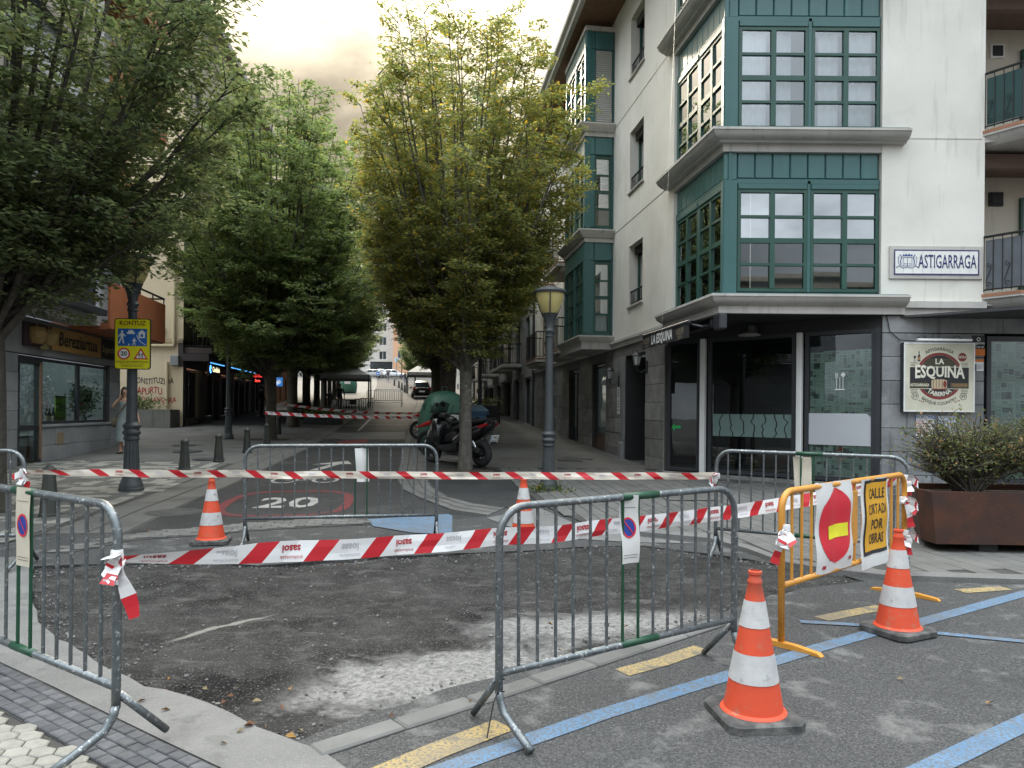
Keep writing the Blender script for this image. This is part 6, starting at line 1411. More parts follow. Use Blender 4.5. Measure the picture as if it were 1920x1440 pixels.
# ================================================================ STREET FURNITURE
def arcpts(cx, cz, r, a0, a1, n=6): return [(cx+r*math.cos(R(a0+(a1-a0)*i/n)), 0, cz+r*math.sin(R(a0+(a1-a0)*i/n))) for i in range(n+1)]
BAR = {}
def barrier(label, A, B, nb=14, H=1.09, zr=.29, green=(), topg=None, key=None, mat=None, dz=0.0, group='galvanised crowd barriers'):
    A, B = V((A[0], A[1], 0)), V((B[0], B[1], 0)); L = (B-A).length; mid = (A+B)/2; mat = mat or M['galv']
    s = thing('crowd_barrier', label, 'barrier', (mid.x, mid.y, (tz(A.y)+tz(B.y))/2+dz), 0, group)
    s.rotation_euler = (0, -math.atan2(tz(B.y)-tz(A.y), L), math.atan2(B.y-A.y, B.x-A.x)); h = L/2; r = .15; tr = .0195
    m = MB(); m.tube([(-h,0,.20),(-h,0,zr)]+arcpts(-h+r, H-r, r, 180, 90)+arcpts(h-r, H-r, r, 90, 0)+[(h,0,zr),(h,0,.20)], tr, 10); m.build('frame', mat, s, smooth='all')
    m = MB(); m.tube([(-h,0,zr),(h,0,zr)], tr*.95, 10); m.build('bottom_rail', mat, s, smooth='all')
    if topg:
        for z in (zr, H):
            m = MB(); m.tube([(topg[0]*L-h,0,z),(topg[1]*L-h,0,z)], tr*1.06, 10); m.build('painted_sleeve', M['galv_green'], s, smooth='all')
    for i in range(nb):
        x = -h+L*(i+1)/(nb+1); edge = min(x+h, h-x); zt = H if edge > r else H-r+math.sqrt(max(0, r*r-(r-edge)**2))
        m = MB(); m.tube([(x,0,zr),(x,0,zt)], .0092, 6, cap=False); m.build('bar', M['galv_green'] if i in green else mat, s, smooth='all')
    for sx in (-1, 1):
        x = sx*h
        m = MB(); m.tube([(x,0,.21),(x,-.01,.17),(x,-.05,.11),(x,-.20,.045),(x,-.27,.018)], tr, 10); m.tube([(x,.01,.26),(x,.24,.018)], tr*.9, 10); m.build('foot', mat, s, smooth='all')
        m = MB(); m.box(x-.012 if sx < 0 else x+.0, x+.0 if sx < 0 else x+.012, -.02, .02, zr+.45, zr+.50); m.tube([(x+sx*.02,0,zr+.42),(x+sx*.02,0,zr+.5)], .008, 5); m.build('coupling_hook', mat, s)
    return s
b_left = barrier('nearest galvanised barrier at the left edge with a cream notice on it', (-3.30,4.34), (-1.74,3.30), 13, green=(6,7), topg=(.47,.60), dz=.035)
b_mid = barrier('galvanised barrier standing across the street before the painted twenty', (-2.93,8.22), (-.86,8.62), 15, green=(8,9))
b_ctr = barrier('galvanised barrier in the middle foreground beside the front cone', (-.05,3.60), (1.365,4.55), 14, green=(6,7), topg=(.46,.62))
b_rgt = barrier('galvanised barrier behind the yellow barrier, next to the planter', (2.10,7.67), (3.63,6.83), 14, green=(6,7), topg=(.44,.58), dz=.03)
b_far = barrier('galvanised barrier cut by the left edge behind the nearest one', (-6.3,6.9), (-4.60,7.05), 13, dz=.01)
for (xa, xb, d, lb) in ((688,752,54,'far barrier across the street, the nearer of two'),(702,754,58,'far barrier across the street, the further of two')):
    barrier(lb, (XA(xa,d), d), (XA(xb,d), d), 14, H=1.15, group='far barriers')
def zip_tie():
    p = V((-.05,3.60,0)); s = thing('zip_tie', 'black cable tie hanging from the middle barrier foot', 'cable tie', (p.x-.005, p.y-.02, tz(p.y)))
    m = MB(); m.tube([(.03*math.cos(a*.63),.03*math.sin(a*.63),.27-.006*a) for a in range(11)], .0035, 5); m.tube([(0,-.03,.22),(-.02,-.05,.18),(-.035,-.06,.10),(-.05,-.08,.02)], .0035, 5); m.build('strap', M['black'], s); m = MB(); m.box(-.006,.006,-.04,-.026,.21,.225); m.build('lock', M['black'], s)
zip_tie()
def yellow_barrier():
    A, B = V((1.79,4.93,0)), V((3.32,6.30,0)); L = (B-A).length; mid = (A+B)/2; h = L/2; H = 1.02; r = .12
    s = thing('yellow_barrier', 'yellow steel barrier carrying the no entry and road closed banners', 'barrier', (mid.x, mid.y, (tz(A.y)+tz(B.y))/2)); s.rotation_euler = (0, -math.atan2(tz(B.y)-tz(A.y), L), math.atan2(B.y-A.y, B.x-A.x))
    m = MB(); m.tube([(-h,0,.03)]+arcpts(-h+r, H-r, r, 180, 90)+arcpts(h-r, H-r, r, 90, 0)+[(h,0,.03)], .022, 10); m.build('frame', M['yellow_tube'], s, smooth='all')
    m = MB(); m.tube([(-h,0,.40),(h,0,.40)], .020, 10); m.build('bottom_rail', M['yellow_tube'], s, smooth='all')
    for i in range(14):
        x = -h+L*(i+1)/15; m = MB(); m.tube([(x,0,.40),(x,0,H)], .0105, 6, cap=False); m.build('bar', M['yellow_tube'], s, smooth='all')
    m = MB(); m.box(-.05,.10,-.012,.012,.55,.95,ch=.005); m.build('name_plate', M['yellow_tube'], s)
    for x in (-h, h):
        m = MB(); m.prism([(-.28,0),(-.26,.018),(-.10,.034),(.10,.034),(.26,.018),(.28,0)], x-.024, x+.024, 'x'); m.build('foot', M['yellow_tube'], s)
    return s
b_yel = yellow_barrier()
def wavy(w, h, amp, seed, nx=10, nz=14, fold=0.0):
    f = lambda x, z: (x, -.026+amp*math.sin(x*21+seed)*(.3+.7*abs(z/h-.4))+amp*.6*math.sin(z*17+seed*2)+fold*(x/w)**2, z)
    return f
def on_barrier(b, x, z, name, label, cat, group=None):
    s = thing(name, label, cat, (0,0,0), 0, group); bpy.context.view_layer.update(); s.matrix_world = b.matrix_world @ Matrix.Translation((x, 0, z)); return s
def sheet_mesh(m, f, x0, x1, z0, z1, nx=10, nz=14, off=0.0):
    vs = []
    for j in range(nz+1):
        for i in range(nx+1):
            p = f(x0+(x1-x0)*i/nx, z0+(z1-z0)*j/nz); vs.append((p[0], p[1]-off, p[2]))
    return m.add(vs, [(j*(nx+1)+i, j*(nx+1)+i+1, (j+1)*(nx+1)+i+1, (j+1)*(nx+1)+i) for j in range(nz) for i in range(nx)])
def banner_red():
    L = 2.05; x0, x1 = (-.5+.215)*L, (-.5+.492)*L; s = on_barrier(b_yel, (x0+x1)/2, 0, 'no_entry_banner', 'white banner with a red no entry disc on the yellow barrier', 'banner'); w = (x1-x0)/2; f = wavy(w*2, .62, .012, 1.0)
    m = MB(); sheet_mesh(m, f, -w, w, .40, 1.045, 14, 18); m.build('cloth', M['paper'], s, smooth='all')
    m = MB(); n = 16; cz = .73; vs = []; rows = 18; fs = []
    for j in range(rows+1):
        z = cz-.27+.54*j/rows; q = (z-cz)/.27; hw = w*.82*math.sqrt(max(0.004, 1-abs(q)**2.3))
        if q > .55: hw *= 1-.25*(q-.55)/.45
        vs += [(lambda p: (p[0], p[1]-.003, p[2]))(f(hw*(2*i/n-1), z)) for i in range(n+1)]
    m.add(vs, [(j*(n+1)+i, j*(n+1)+i+1, (j+1)*(n+1)+i+1, (j+1)*(n+1)+i) for j in range(rows) for i in range(n)]); m.build('red_disc', M['banner_red'], s, smooth='all')
    m = MB(); sheet_mesh(m, f, -w*.46, w*.62, .64, .735, 10, 4, .006); m.build('lime_bar', M['lime'], s, smooth='all')
    m = MB(); sheet_mesh(m, f, w*.66, w*.80, .46, .485, 3, 2, .004); sheet_mesh(m, f, -w*.72, -w*.58, .435, .46, 3, 2, .004); m.build('small_print', M['ink_red'], s)
    m = MB(); m.tube([(w*.9,0,1.03),(w*1.0,-.03,1.045),(w*.9,.03,1.03)], .003, 4); m.tube([(-w*.9,0,1.03),(-w,-.03,1.05),(-w*.9,.03,1.03)], .003, 4); m.build('tie', M['white'], s)
banner_red()
def banner_yellow():
    L = 2.05; x0, x1 = (-.5+.56)*L, (-.5+.815)*L; s = on_barrier(b_yel, (x0+x1)/2, 0, 'road_closed_banner', 'yellow banner reading road closed for works on the yellow barrier', 'banner'); w = (x1-x0)/2; f = wavy(w*2, .62, .010, 2.4)
    m = MB(); sheet_mesh(m, f, -w, w, .34, 1.03, 14, 18); m.build('cloth', M['paper'], s, smooth='all')
    m = MB(); sheet_mesh(m, f, -w*.86, w*.86, .44, 1.02, 14, 18, .003); m.build('black_border', M['ink_black'], s, smooth='all')
    m = MB(); sheet_mesh(m, f, -w*.79, w*.79, .47, .995, 14, 18, .006); m.build('yellow_field', M['banner_yellow'], s, smooth='all')
    for t, z, sx in (('CALLE',.905,.78),('CORTADA',.785,.60),('POR',.665,.82),('OBRAS',.555,.70)):
        m = MB(); m.text(t, .112, lambda x, y: (lambda p: (p[0], p[1]-.009, p[2]))(f(x, y+z)), sx=sx, bold=(.004 if t == 'CORTADA' else .014), spacing=1.05); m.build('lettering', M['ink_black'], s)
banner_yellow()
def parking_notice(b, x, z0, z1, w, label, base, amp, seed, twist=0.0):
    s = on_barrier(b, x, 0, 'parking_notice', label, 'notice', 'no parking notices tied to barriers'); f0 = wavy(w*2, z1-z0, amp, seed)
    f = lambda a, z: (lambda p: (p[0]*(1-.35*twist*max(0,(z-z0)/(z1-z0)-.5))+twist*.02*(z1-z), p[1]-twist*.05*a/w*(z-z0), p[2]))(f0(a, z))
    m = MB(); sheet_mesh(m, f, -w, w, z0, z1, 8, 16); m.build('sheet', base, s, smooth='all'); cz = z0+(z1-z0)*.52; hr = w*.72
    def disc(r0, r1, off):
        m = MB(); n = 22; vs = [(lambda p: (p[0], p[1]-off, p[2]))(f(math.cos(a*2*math.pi/n)*r, cz+math.sin(a*2*math.pi/n)*r*1.35)) for r in (r0, r1) for a in range(n)]; m.add(vs, [(a, (a+1) % n, (a+1) % n+n, a+n) for a in range(n)]); return m
    disc(hr*.001, hr*.84, .002).build('blue_disc', M['sign_navy'], s); disc(hr*.82, hr, .003).build('red_ring', M['banner_red'], s)
    m = MB(); m.add([(lambda p: (p[0], p[1]-.004, p[2]))(f(hr*(-.6+.18*k[0]+1.2*k[1]), cz+hr*1.35*(.62-1.24*k[1]))) for k in ((-.5,0),(.5,0),(.5,1),(-.5,1))], [(0,1,2,3)]); m.build('slash', M['banner_red'], s)
    for k in range(3):
        m = MB(); zz = z0+.03-.0+k*.014 if k < 2 else z1-.07; sheet_mesh(m, f, -w*.8, w*.8, zz, zz+.0022, 6, 1, .003); m.build('small_print', M['ink_black'], s)
parking_notice(b_left, .10, .72, 1.115, .060, 'cream no parking notice taped on the nearest left barrier', M['paper_cream'], .004, .5)
parking_notice(b_ctr, (-.5+.485)*1.70, .73, 1.10, .058, 'crumpled white no parking notice on the middle barrier', M['paper'], .012, 1.7, 1.0)
def rag(b, x, z0, z1, w, label, mat, sd):
    s = on_barrier(b, x, 0, 'paper_scrap', label, 'paper', 'blank papers tied to barriers'); f = wavy(w*2, z1-z0, .012, sd); m = MB(); sheet_mesh(m, lambda a, z: (lambda p: (p[0]+.12*(z1-z)*(.3 if a > 0 else .6), p[1]+.03*abs(a/w), p[2]))(f(a, z)), -w, w, z0, z1, 8, 10); m.build('sheet', mat, s, smooth='all'); m = MB(); m.tube([(0,-.03,z1-.01),(0,.03,z1+.01),(.03,-.02,z1-.02)], .003, 4); m.build('tie', M['white'], s)
rag(b_mid, .20, .68, 1.06, .075, 'blank white paper on the barrier before the painted twenty', M['paper'], .7); rag(b_rgt, -.05, .70, 1.06, .085, 'blank cream paper on the barrier next to the planter', M['paper_cream'], 2.0)
# ---- cones
def cone_proto(label):
    s = thing('traffic_cone', label, 'traffic cone', (0,0,0), 0, 'orange traffic cones'); Rr = lambda z: .150-(.150-.030)*(z-.045)/.665
    m = MB(); b = .2; c = .045; o = [(-b+c,-b),(b-c,-b),(b,-b+c),(b,b-c),(b-c,b),(-b+c,b),(-b,b-c),(-b,-b+c)]; i2 = [(x*.94,y*.94) for x, y in o]
    m.loft([[(x,y,0) for x, y in o], [(x,y,.035) for x, y in o], [(x,y,.045) for x, y in i2]]); m.build('base', M['rubber'], s)
    m = MB(); m.lathe([(.165,.046),(.158,.055)]+[(Rr(z), z) for z in (.06,.2,.35,.5,.62,.685)]+[(.037,.69),(.037,.70),(.030,.715),(.028,.73),(.034,.735),(.034,.75),(.026,.752),(.024,.70)], 28); m.build('body', M['orange'], s, smooth=True)
    for z0, z1 in ((.205,.345),(.475,.605)):
        m = MB(); m.lathe([(Rr(z0)+.003, z0),(Rr((z0+z1)/2)+.003,(z0+z1)/2),(Rr(z1)+.003, z1)], 28, cap=False); m.build('reflective_sleeve', M['white_band'], s, smooth='all')
    return s
c0 = cone_proto('front traffic cone with a dusty base beside the middle barrier'); p = G(1412, 1346); c0.location = (p.x, p.y, tz(p.y)+.001); c0.rotation_euler = (.0125, 0, .12)
for (px, py), rz, lb, sc in (((1683,1187),.45,'traffic cone standing before the yellow barrier',.96), ((396,1018),.2,'traffic cone behind the excavation, left of the street barrier',.98), ((981,1014),.3,'traffic cone behind the middle barrier, half hidden by tapes',1.0)):
    q = G(px, py); c = dup(c0, (q.x, q.y, tz(q.y)+.008), rz, lb, sc)
# ---- tapes
def tape(name, label, pts, width, wscale, period=.31, red=.12, slant=.085, cream=False, rev=True, txt=True, sagn=None, flip=False, mirror=1):
    P = [V(p) for p in pts]; cum = [0]
    for a, b in zip(P, P[1:]): cum.append(cum[-1]+(b-a).length)
    Lt = cum[-1]
    def pos(s):
        s = max(0, min(Lt, s)); k = 0
        while k < len(cum)-2 and cum[k+1] < s: k += 1
        t = (s-cum[k])/(cum[k+1]-cum[k]); return P[k].lerp(P[k+1], t)
    def fn(s, t, off=0.0):
        p = pos(s); tg = (pos(s+.05)-pos(s-.05)).normalized(); up = (V((0,0,1))-tg*tg.z).normalized(); n = tg.cross(up); n = n if n.y < 0 else -n
        ws = wscale(max(0, min(1, s/Lt))); tw = .42*noise.noise(V((s*.9, width*40, 3.3)))+.18*noise.noise(V((s*3.1, width*40, 9.1))); ws *= math.cos(tw); up2 = (up*ws+n*((1-ws)*.3+math.sin(tw)))
        return p+up2*(t-.5)*width+n*(off+.012*noise.noise(V((s*7, t*1.5, 1)))+.006*math.sin(s*3.1))+V((0,0,.010*noise.noise(V((s*2.3, 5, width*9)))))
    root = thing(name, label, 'tape', P[0], 0, 'red and white barrier tapes'); T = Matrix.Translation(-P[0]); m = MB(T); sg = -1 if flip else 1
    s0 = -slant; k = 0
    edges = []
    while s0 < Lt+slant: edges.append((s0, 0)); edges.append((s0+red, 1)); s0 += period
    edges.append((Lt+1, 0))
    clampS = lambda s: max(0, min(Lt, s))
    cells = []
    for i in range(len(edges)-1):
        a, b = edges[i][0], edges[i+1][0]; m.mi = 1 if edges[i][1] == 0 else 0; nseg = max(1, int((b-a)/.07)); 
        for q in range(nseg):
            u0, u1 = a+(b-a)*q/nseg, a+(b-a)*(q+1)/nseg
            if u1+slant < 0 or u0-slant > Lt: continue
            nt = 3
            for j in range(nt):
                t0, t1 = j/nt, (j+1)/nt; qd = [fn(clampS(u0+sg*slant*(t0-.5)), t0), fn(clampS(u1+sg*slant*(t0-.5)), t0), fn(clampS(u1+sg*slant*(t1-.5)), t1), fn(clampS(u0+sg*slant*(t1-.5)), t1)]
                if (qd[0]-qd[1]).length+(qd[2]-qd[3]).length > 1e-5: m.quad(*qd)
        if m.mi == 0 and b <= Lt+slant: cells.append(((a+b)/2, len(cells)))
    m.build('ribbon', [M['tape_cream'] if cream else M['tape_white'], M['tape_red']], root, smooth='all')
    if txt:
        for sc, i in cells:
            if sc < .12 or sc > Lt-.12: continue
            m = MB(T); mx = -1 if i % 2 else 1
            m.text('sasoi', width*.52, lambda x, y: fn(sc-mx*x, .5-(y-.13*width)/width, .0025), sx=.9, bold=.03)
            m.text('eraikuntzak', width*.235, lambda x, y: fn(sc-mx*x, .5-(y+.28*width)/width, .0025), sx=1.0)
            m.build('lettering', M['ink_grey'] if i % 2 else M['ink_red'], root)
    return root, fn, Lt
def sagline(a, b, sag, n=14): return [V(a).lerp(V(b), i/n)-V((0,0,sag*4*(i/n)*(1-i/n))) for i in range(n+1)]
PL = (-1.71, 3.30, .93); PR = (3.60, 6.86, 1.00)
def wsc(f): return .28+.72*min(1, (f/.10))**.8 if f < .10 else (1.0 if f < .9 else 1-.4*(f-.9)/.1)
t1, _, _ = tape('barrier_tape', 'wide red and white tape stretched over the excavation to the far barrier', sagline(PL, PR, .115), .104, wsc, red=.108)
tape('barrier_tape', 'pale red and white tape across the whole street above the cones', sagline((-4.58,7.03,.99), (2.10,7.67,.955), .012), .072, lambda f: .5+.5*min(1, f/.12), period=.36, red=.10, slant=.10, cream=True, flip=True)
pb = [G(501,836), None]
A1 = V((XA(497,21),21,0)); A1.z = 1.6-(776-769)/1400*21
B1 = V((XA(796,24.5),24.5,0)); B1.z = 1.6-(782-769)/1400*24.5
tape('barrier_tape', 'red and white tape from the bollards to the green container, lower one', sagline(A1, B1, .05), .095, lambda f: .95, period=.40, red=.15, slant=.09, flip=True, txt=True)
A2 = V((XA(534,29),29,0)); A2.z = 1.6-(760-769)/1400*29
B2 = V((XA(797,31),31,0)); B2.z = 1.6-(774-769)/1400*31
tape('barrier_tape', 'red and white tape tied to a tree trunk, upper one up the street', sagline(A2, B2, .12), .10, lambda f: .95, period=.45, red=.17, slant=.09, txt=False)
def knot(p, label, seed, dx=1.0, tail=.26, sc=1.0):
    s = thing('tape_knot', label, 'tape knot', p, 0, 'knotted tape ends'); rnd = random.Random(seed)
    for k in range(5):
        m = MB(); a = rnd.uniform(0, 6.3); pts = [V((0,0,0))]; d = V((math.cos(a)*.5+dx*.3, -.4, math.sin(a)*.5-.1)).normalized(); ln = (tail if k == 0 else .09)*sc; n = 6
        if k == 0: d = V((dx*.35, -.25, -.9)).normalized()
        vs = []; side = d.cross(V((0,1,0))).normalized()*.024*sc
        for i in range(n+1):
            t = i/n; c = d*ln*t+V((0, -.02*math.sin(t*5+k), -.04*t*t*sc)); w = side*(0.3+.9*math.sin(min(1, t*1.6)*1.5)); tw = V((0, .014*math.sin(t*7+k), 0)); vs += [c-w+tw, c+w-tw]
        for i in range(n):
            m.mi = 1 if (i+k) % 4 == 0 or (k == 0 and i >= n-2) else 0; m.add([vs[2*i], vs[2*i+1], vs[2*i+3], vs[2*i+2]], [(0,1,2,3)])
        m.build('tail' if k == 0 else 'loop', [M['tape_white'], M['tape_red']], s, smooth='all')
    m = MB(); m.lathe([(.024*sc,-.028),(.028*sc,-.01),(.026*sc,.02),(.024*sc,.03)], 10, (-.02*dx,.01,0)); m.build('wrap', M['tape_white'], s)
knot((-1.715, 3.28, .945), 'tape knot with a hanging tail on the nearest left barrier', 3, 1.0, .24)
knot((1.79, 4.90, .84), 'small crumpled tape end tied to the near post of the yellow barrier', 5, -1.0, .20)
knot((3.30, 6.26, .88), 'tape bow tied on the far post of the yellow barrier', 9, .6, .18, 1.05); knot((3.32, 6.26, .60), 'tape end wrapped lower on the far post of the yellow barrier', 12, .2, .16, .9)
knot((3.60, 6.80, 1.02), 'tape bow on the barrier post next to the planter', 15, .3, .12, 1.0); knot((2.09, 7.64, .955), 'tape knot at the street end of the barrier near the bar', 18, -1, .10); knot((-4.57, 7.0, .99), 'tape knot on the barrier cut by the left edge', 21, 1, .12)
# ---- lamps
def lamp_proto(label):
    s = thing('street_lamp', label, 'street lamp', (0,0,0), 0, 'cast iron street lamps')
    m = MB(); m.lathe([(.175,0),(.175,.05),(.165,.06),(.165,.10),(.15,.13),(.125,.20),(.12,.22),(.13,.235),(.13,.26),(.118,.28)], 24); m.build('foot', M['iron'], s, smooth=True)
    m = MB(); m.lathe([(.116,.28),(.108,.50),(.094,.76)], 32, flute=.07, cap=False); m.build('fluted_base', M['iron'], s)
    m = MB(); m.lathe([(.096,.76),(.112,.775),(.112,.80),(.10,.815),(.104,.84),(.126,.86),(.128,.885),(.108,.905),(.102,.93),(.122,.955),(.126,.985),(.104,1.01),(.085,1.03)], 24); m.build('collar', M['iron'], s, smooth=True)
    m = MB(); m.lathe([(.080,1.02),(.073,1.6),(.066,2.3),(.060,2.70)], 18); m.build('pole', M['iron'], s, smooth=True)
    m = MB(); m.lathe([(.062,2.68),(.076,2.69),(.076,2.71),(.066,2.72),(.070,2.76),(.086,2.78),(.086,2.80),(.07,2.82),(.062,2.84),(.085,2.95),(.13,3.08),(.142,3.10)], 20); m.build('neck', M['iron'], s, smooth=True)
    m = MB(); m.lathe([(.130,3.10),(.165,3.16),(.215,3.30),(.245,3.42),(.25,3.46)], 24); m.build('diffuser', M['lamp_glass'], s, smooth=True)
    for k in range(3):
        a = k*2.094+.5; m = MB(); m.tube([(.13*math.cos(a),.13*math.sin(a),3.04),(.215*math.cos(a),.215*math.sin(a),3.22),(.272*math.cos(a),.272*math.sin(a),3.46)], .011, 5); m.build('arm', M['iron'], s)
    m = MB(); m.lathe([(.275,3.45),(.285,3.465),(.285,3.49),(.26,3.515),(.15,3.55),(.01,3.565)], 24); m.build('cap', M['iron'], s, smooth=True)
    return s
lm = lamp_proto('street lamp with yellowed glass beside the corner building'); q = G(1028, 921); lm.location = (q.x, q.y, tz(q.y)+.02)
for (px, py), lb, sc in (((246,922),'street lamp carrying the yellow warning sign',1.13), ((428,824),'street lamp by the bank arcade behind the bollards',1.0), ((899,808),'dark street lamp up the street on the bar side',1.02)):
    q = G(px, py); dup(lm, (q.x, q.y, tz(q.y)+.01), .7, lb, sc)
def kontuz():
    q = G(246, 922); c = D(249, 645, q.y-.12); s = thing('warning_sign', 'yellow children and traffic warning sign on the lamp post', 'sign', c, R(6)); w, h = .29, .425
    def rr(w, h, c, n=4):
        out = []
        for sx, sz, a0 in ((1,-1,-90),(1,1,0),(-1,1,90),(-1,-1,180)):
            out += [(sx*(w-c)+c*math.cos(R(a0+90*i/n)), sz*(h-c)+c*math.sin(R(a0+90*i/n))) for i in range(n+1)]
        return out
    m = MB(); m.prism(rr(w, h, .045), -.012, .012); m.build('plate', M['black'], s)
    m = MB(); m.prism(rr(w-.014, h-.014, .038), -.0145, -.0125); m.build('yellow_face', M['sign_yellow'], s)
    def put(nm, mt, f, y=-.0165): m = MB(Matrix.Translation((0,y,0))); f(m); m.build(nm, mt, s)
    put('lettering', M['sign_brown'], lambda m: m.text('KONTUZ', .105, lambda x, y: (x,0,y+.345), sx=.95, bold=.02))
    put('blue_panel', M['sign_blue'], lambda m: m.prism(rr(.232,.15,.008) , -.001, 0) if False else m.add([(x,0,z+.11) for x, z in rr(.232,.145,.008)], [tuple(range(20))]))
    y2 = -.0185; Wt = M['white']
    def fig(cx, cz, k): return lambda m: (m.disc((cx,0,cz+.085*k), .017*k, 10), m.add([(cx-.022*k,0,cz+.065*k),(cx+.022*k,0,cz+.062*k),(cx+.016*k,0,cz),(cx-.018*k,0,cz)], [(0,1,2,3)]), m.add([(cx-.018*k,0,cz),(cx-.002*k,0,cz),(cx-.035*k,0,cz-.085*k),(cx-.052*k,0,cz-.085*k)], [(0,1,2,3)]), m.add([(cx,0,cz),(cx+.016*k,0,cz),(cx+.03*k,0,cz-.085*k),(cx+.012*k,0,cz-.085*k)], [(0,1,2,3)]), m.add([(cx+.02*k,0,cz+.06*k),(cx+.055*k,0,cz+.02*k),(cx+.046*k,0,cz+.012*k),(cx+.012*k,0,cz+.045*k)], [(0,1,2,3)]), m.add([(cx-.022*k,0,cz+.06*k),(cx-.058*k,0,cz+.012*k),(cx-.048*k,0,cz+.006*k),(cx-.014*k,0,cz+.042*k)], [(0,1,2,3)]))
    put('pedestrian_mark', Wt, fig(-.165,.105,1.15), y2); put('child_mark', Wt, fig(.03,.035,.68), y2); put('ball_mark', Wt, lambda m: m.disc((-.055,0,-.01), .013, 10), y2)
    put('car_mark', Wt, lambda m: m.add([(-.09,0,.165),(-.09,0,.195),(-.07,0,.20),(-.058,0,.232),(.008,0,.232),(.02,0,.20),(.04,0,.195),(.04,0,.165)], [tuple(range(8))]), y2)
    put('house_mark', Wt, lambda m: (m.add([(.085,0,.18),(.215,0,.18),(.15,0,.238)], [(0,1,2)]), m.add([(.10,0,.10),(.20,0,.10),(.20,0,.18),(.10,0,.18)], [(0,1,2,3)])), y2)
    put('window_mark', M['sign_blue'], lambda m: m.quad((.13,0,.12),(.17,0,.12),(.17,0,.165),(.13,0,.165)), y2-.002)
    put('kerb_mark', Wt, lambda m: m.tube([(.07,0,.15),(.09,0,.09),(.14,0,.03),(.21,0,-.015)], .006, 4), y2)
    put('limit_ring', M['banner_red'], lambda m: m.disc((-.135,0,-.165), .10, 28), y2+.0012); put('limit_face', Wt, lambda m: m.disc((-.135,0,-.165), .076, 28), y2); put('lettering', M['ink_black'], lambda m: m.text('20', .10, lambda x, y: (x-.135,0,y-.165), bold=.03), y2-.0015)
    put('danger_triangle', M['banner_red'], lambda m: m.add([(.02,0,-.255),(.25,0,-.255),(.135,0,-.065)], [(0,1,2)]), y2+.0012); put('danger_face', Wt, lambda m: m.add([(.055,0,-.236),(.215,0,-.236),(.135,0,-.105)], [(0,1,2)]), y2)
    put('child_mark', M['ink_black'], fig(.115,-.19,.42), y2-.0015); put('child_mark', M['ink_black'], fig(.16,-.195,.42), y2-.0015)
    put('lettering', M['ink_black'], lambda m: (m.text('OINEZKOEN LEHENTASUNA', .042, lambda x, y: (x,0,y-.30), sx=.95), m.text('PRIORIDAD PEATONAL', .034, lambda x, y: (x,0,y-.37)), m.quad((-.2,0,-.338),(.2,0,-.338),(.2,0,-.334),(-.2,0,-.334))), y2)
    for z in (.2,-.2): m = MB(); m.tube([(.10*math.cos(a*.63),.10+.10*math.sin(a*.63),z) for a in range(11)], .012, 5); m.build('clamp', M['galv'], s)
kontuz()
# ---- bollards
def bollard_proto(label):
    s = thing('bollard', label, 'bollard', (0,0,0), 0, 'tapered iron bollards'); ring = lambda r, z: [(r*math.cos(R(22.5+45*k)), r*math.sin(R(22.5+45*k)), z) for k in range(8)]
    m = MB(); m.loft([ring(.13,0),(ring(.13,.04)),ring(.118,.05),ring(.075,.58)]); m.build('shaft', M['iron_green'], s); m = MB(); m.loft([ring(.070,.575),ring(.085,.59),ring(.085,.63),ring(.078,.645),ring(.03,.69),ring(.008,.70)]); m.build('cap', M['iron_green'], s); return s
b0 = bollard_proto('nearest bollard, beside the left barriers'); q = G(92, 970); b0.location = (q.x, q.y, tz(q.y)+.01)
for i, ((px, py), lb) in enumerate((((346,882),'bollard just right of the sign lamp post'),((410,867),'bollard between the sign lamp and the arcade lamp'),((463,850),'bollard just left of the street barrier top'),((500,837),'bollard wrapped with tape before the first arcade tree'),((522,815),'bollard behind the first arcade tree'))):
    q = G(px, py); dup(b0, (q.x, q.y, tz(q.y)+.01), .2*i, lb, .96)
# ================================================================ VEHICLES
def ringm(m, c, r, tr, ax='y', n=20, k=8, flat=1.0):
    vs = []
    for i in range(n):
        a = 2*math.pi*i/n
        for j in range(k):
            b = 2*math.pi*j/k; q = r+tr*math.cos(b); w = tr*math.sin(b)*flat
            vs.append((c[0]+q*math.cos(a), c[1]+w, c[2]+q*math.sin(a)) if ax == 'y' else (c[0]+w, c[1]+q*math.cos(a), c[2]+q*math.sin(a)))
    return m.add(vs, [(i*k+j, ((i+1) % n)*k+j, ((i+1) % n)*k+(j+1) % k, i*k+(j+1) % k) for i in range(n) for j in range(k)])
def wheel(s, c, r, w=.055, rim=None, spokes=5, ax='y'):
    m = MB(); ringm(m, c, r-w, w, ax, 22, 8, 1.1); wo = m.build('wheel', M['tyre'], s, smooth='all')
    m = MB(); ringm(m, c, r-w*2.0, .016, ax, 20, 6, 1.6)
    for k in range(spokes):
        a = 2*math.pi*k/spokes
        for da in (-.12, .12):
            e = (c[0]+(r-w*2)*math.cos(a+da), c[1], c[2]+(r-w*2)*math.sin(a+da)) if ax == 'y' else (c[0], c[1]+(r-w*2)*math.cos(a+da), c[2]+(r-w*2)*math.sin(a+da)); m.tube([c, e], .012, 4)
    m.tube([(c[0],c[1]-.06,c[2]),(c[0],c[1]+.06,c[2])] if ax == 'y' else [(c[0]-.06,c[1],c[2]),(c[0]+.06,c[1],c[2])], .035, 10); m.build('rim', rim or M['black_frame'], wo); return wo
def hull(m, secs, n=14, p=2.6):
    """closed shell through sections (x, z_low, z_high, half_width)"""
    rings = []
    for x, z0, z1, w in secs:
        zc, hz = (z0+z1)/2, (z1-z0)/2
        rings.append([(x, math.copysign(abs(math.cos(a))**(2/p), math.cos(a))*w, zc+math.copysign(abs(math.sin(a))**(2/p), math.sin(a))*hz) for a in [2*math.pi*i/n for i in range(n)]])
    return m.loft(rings)
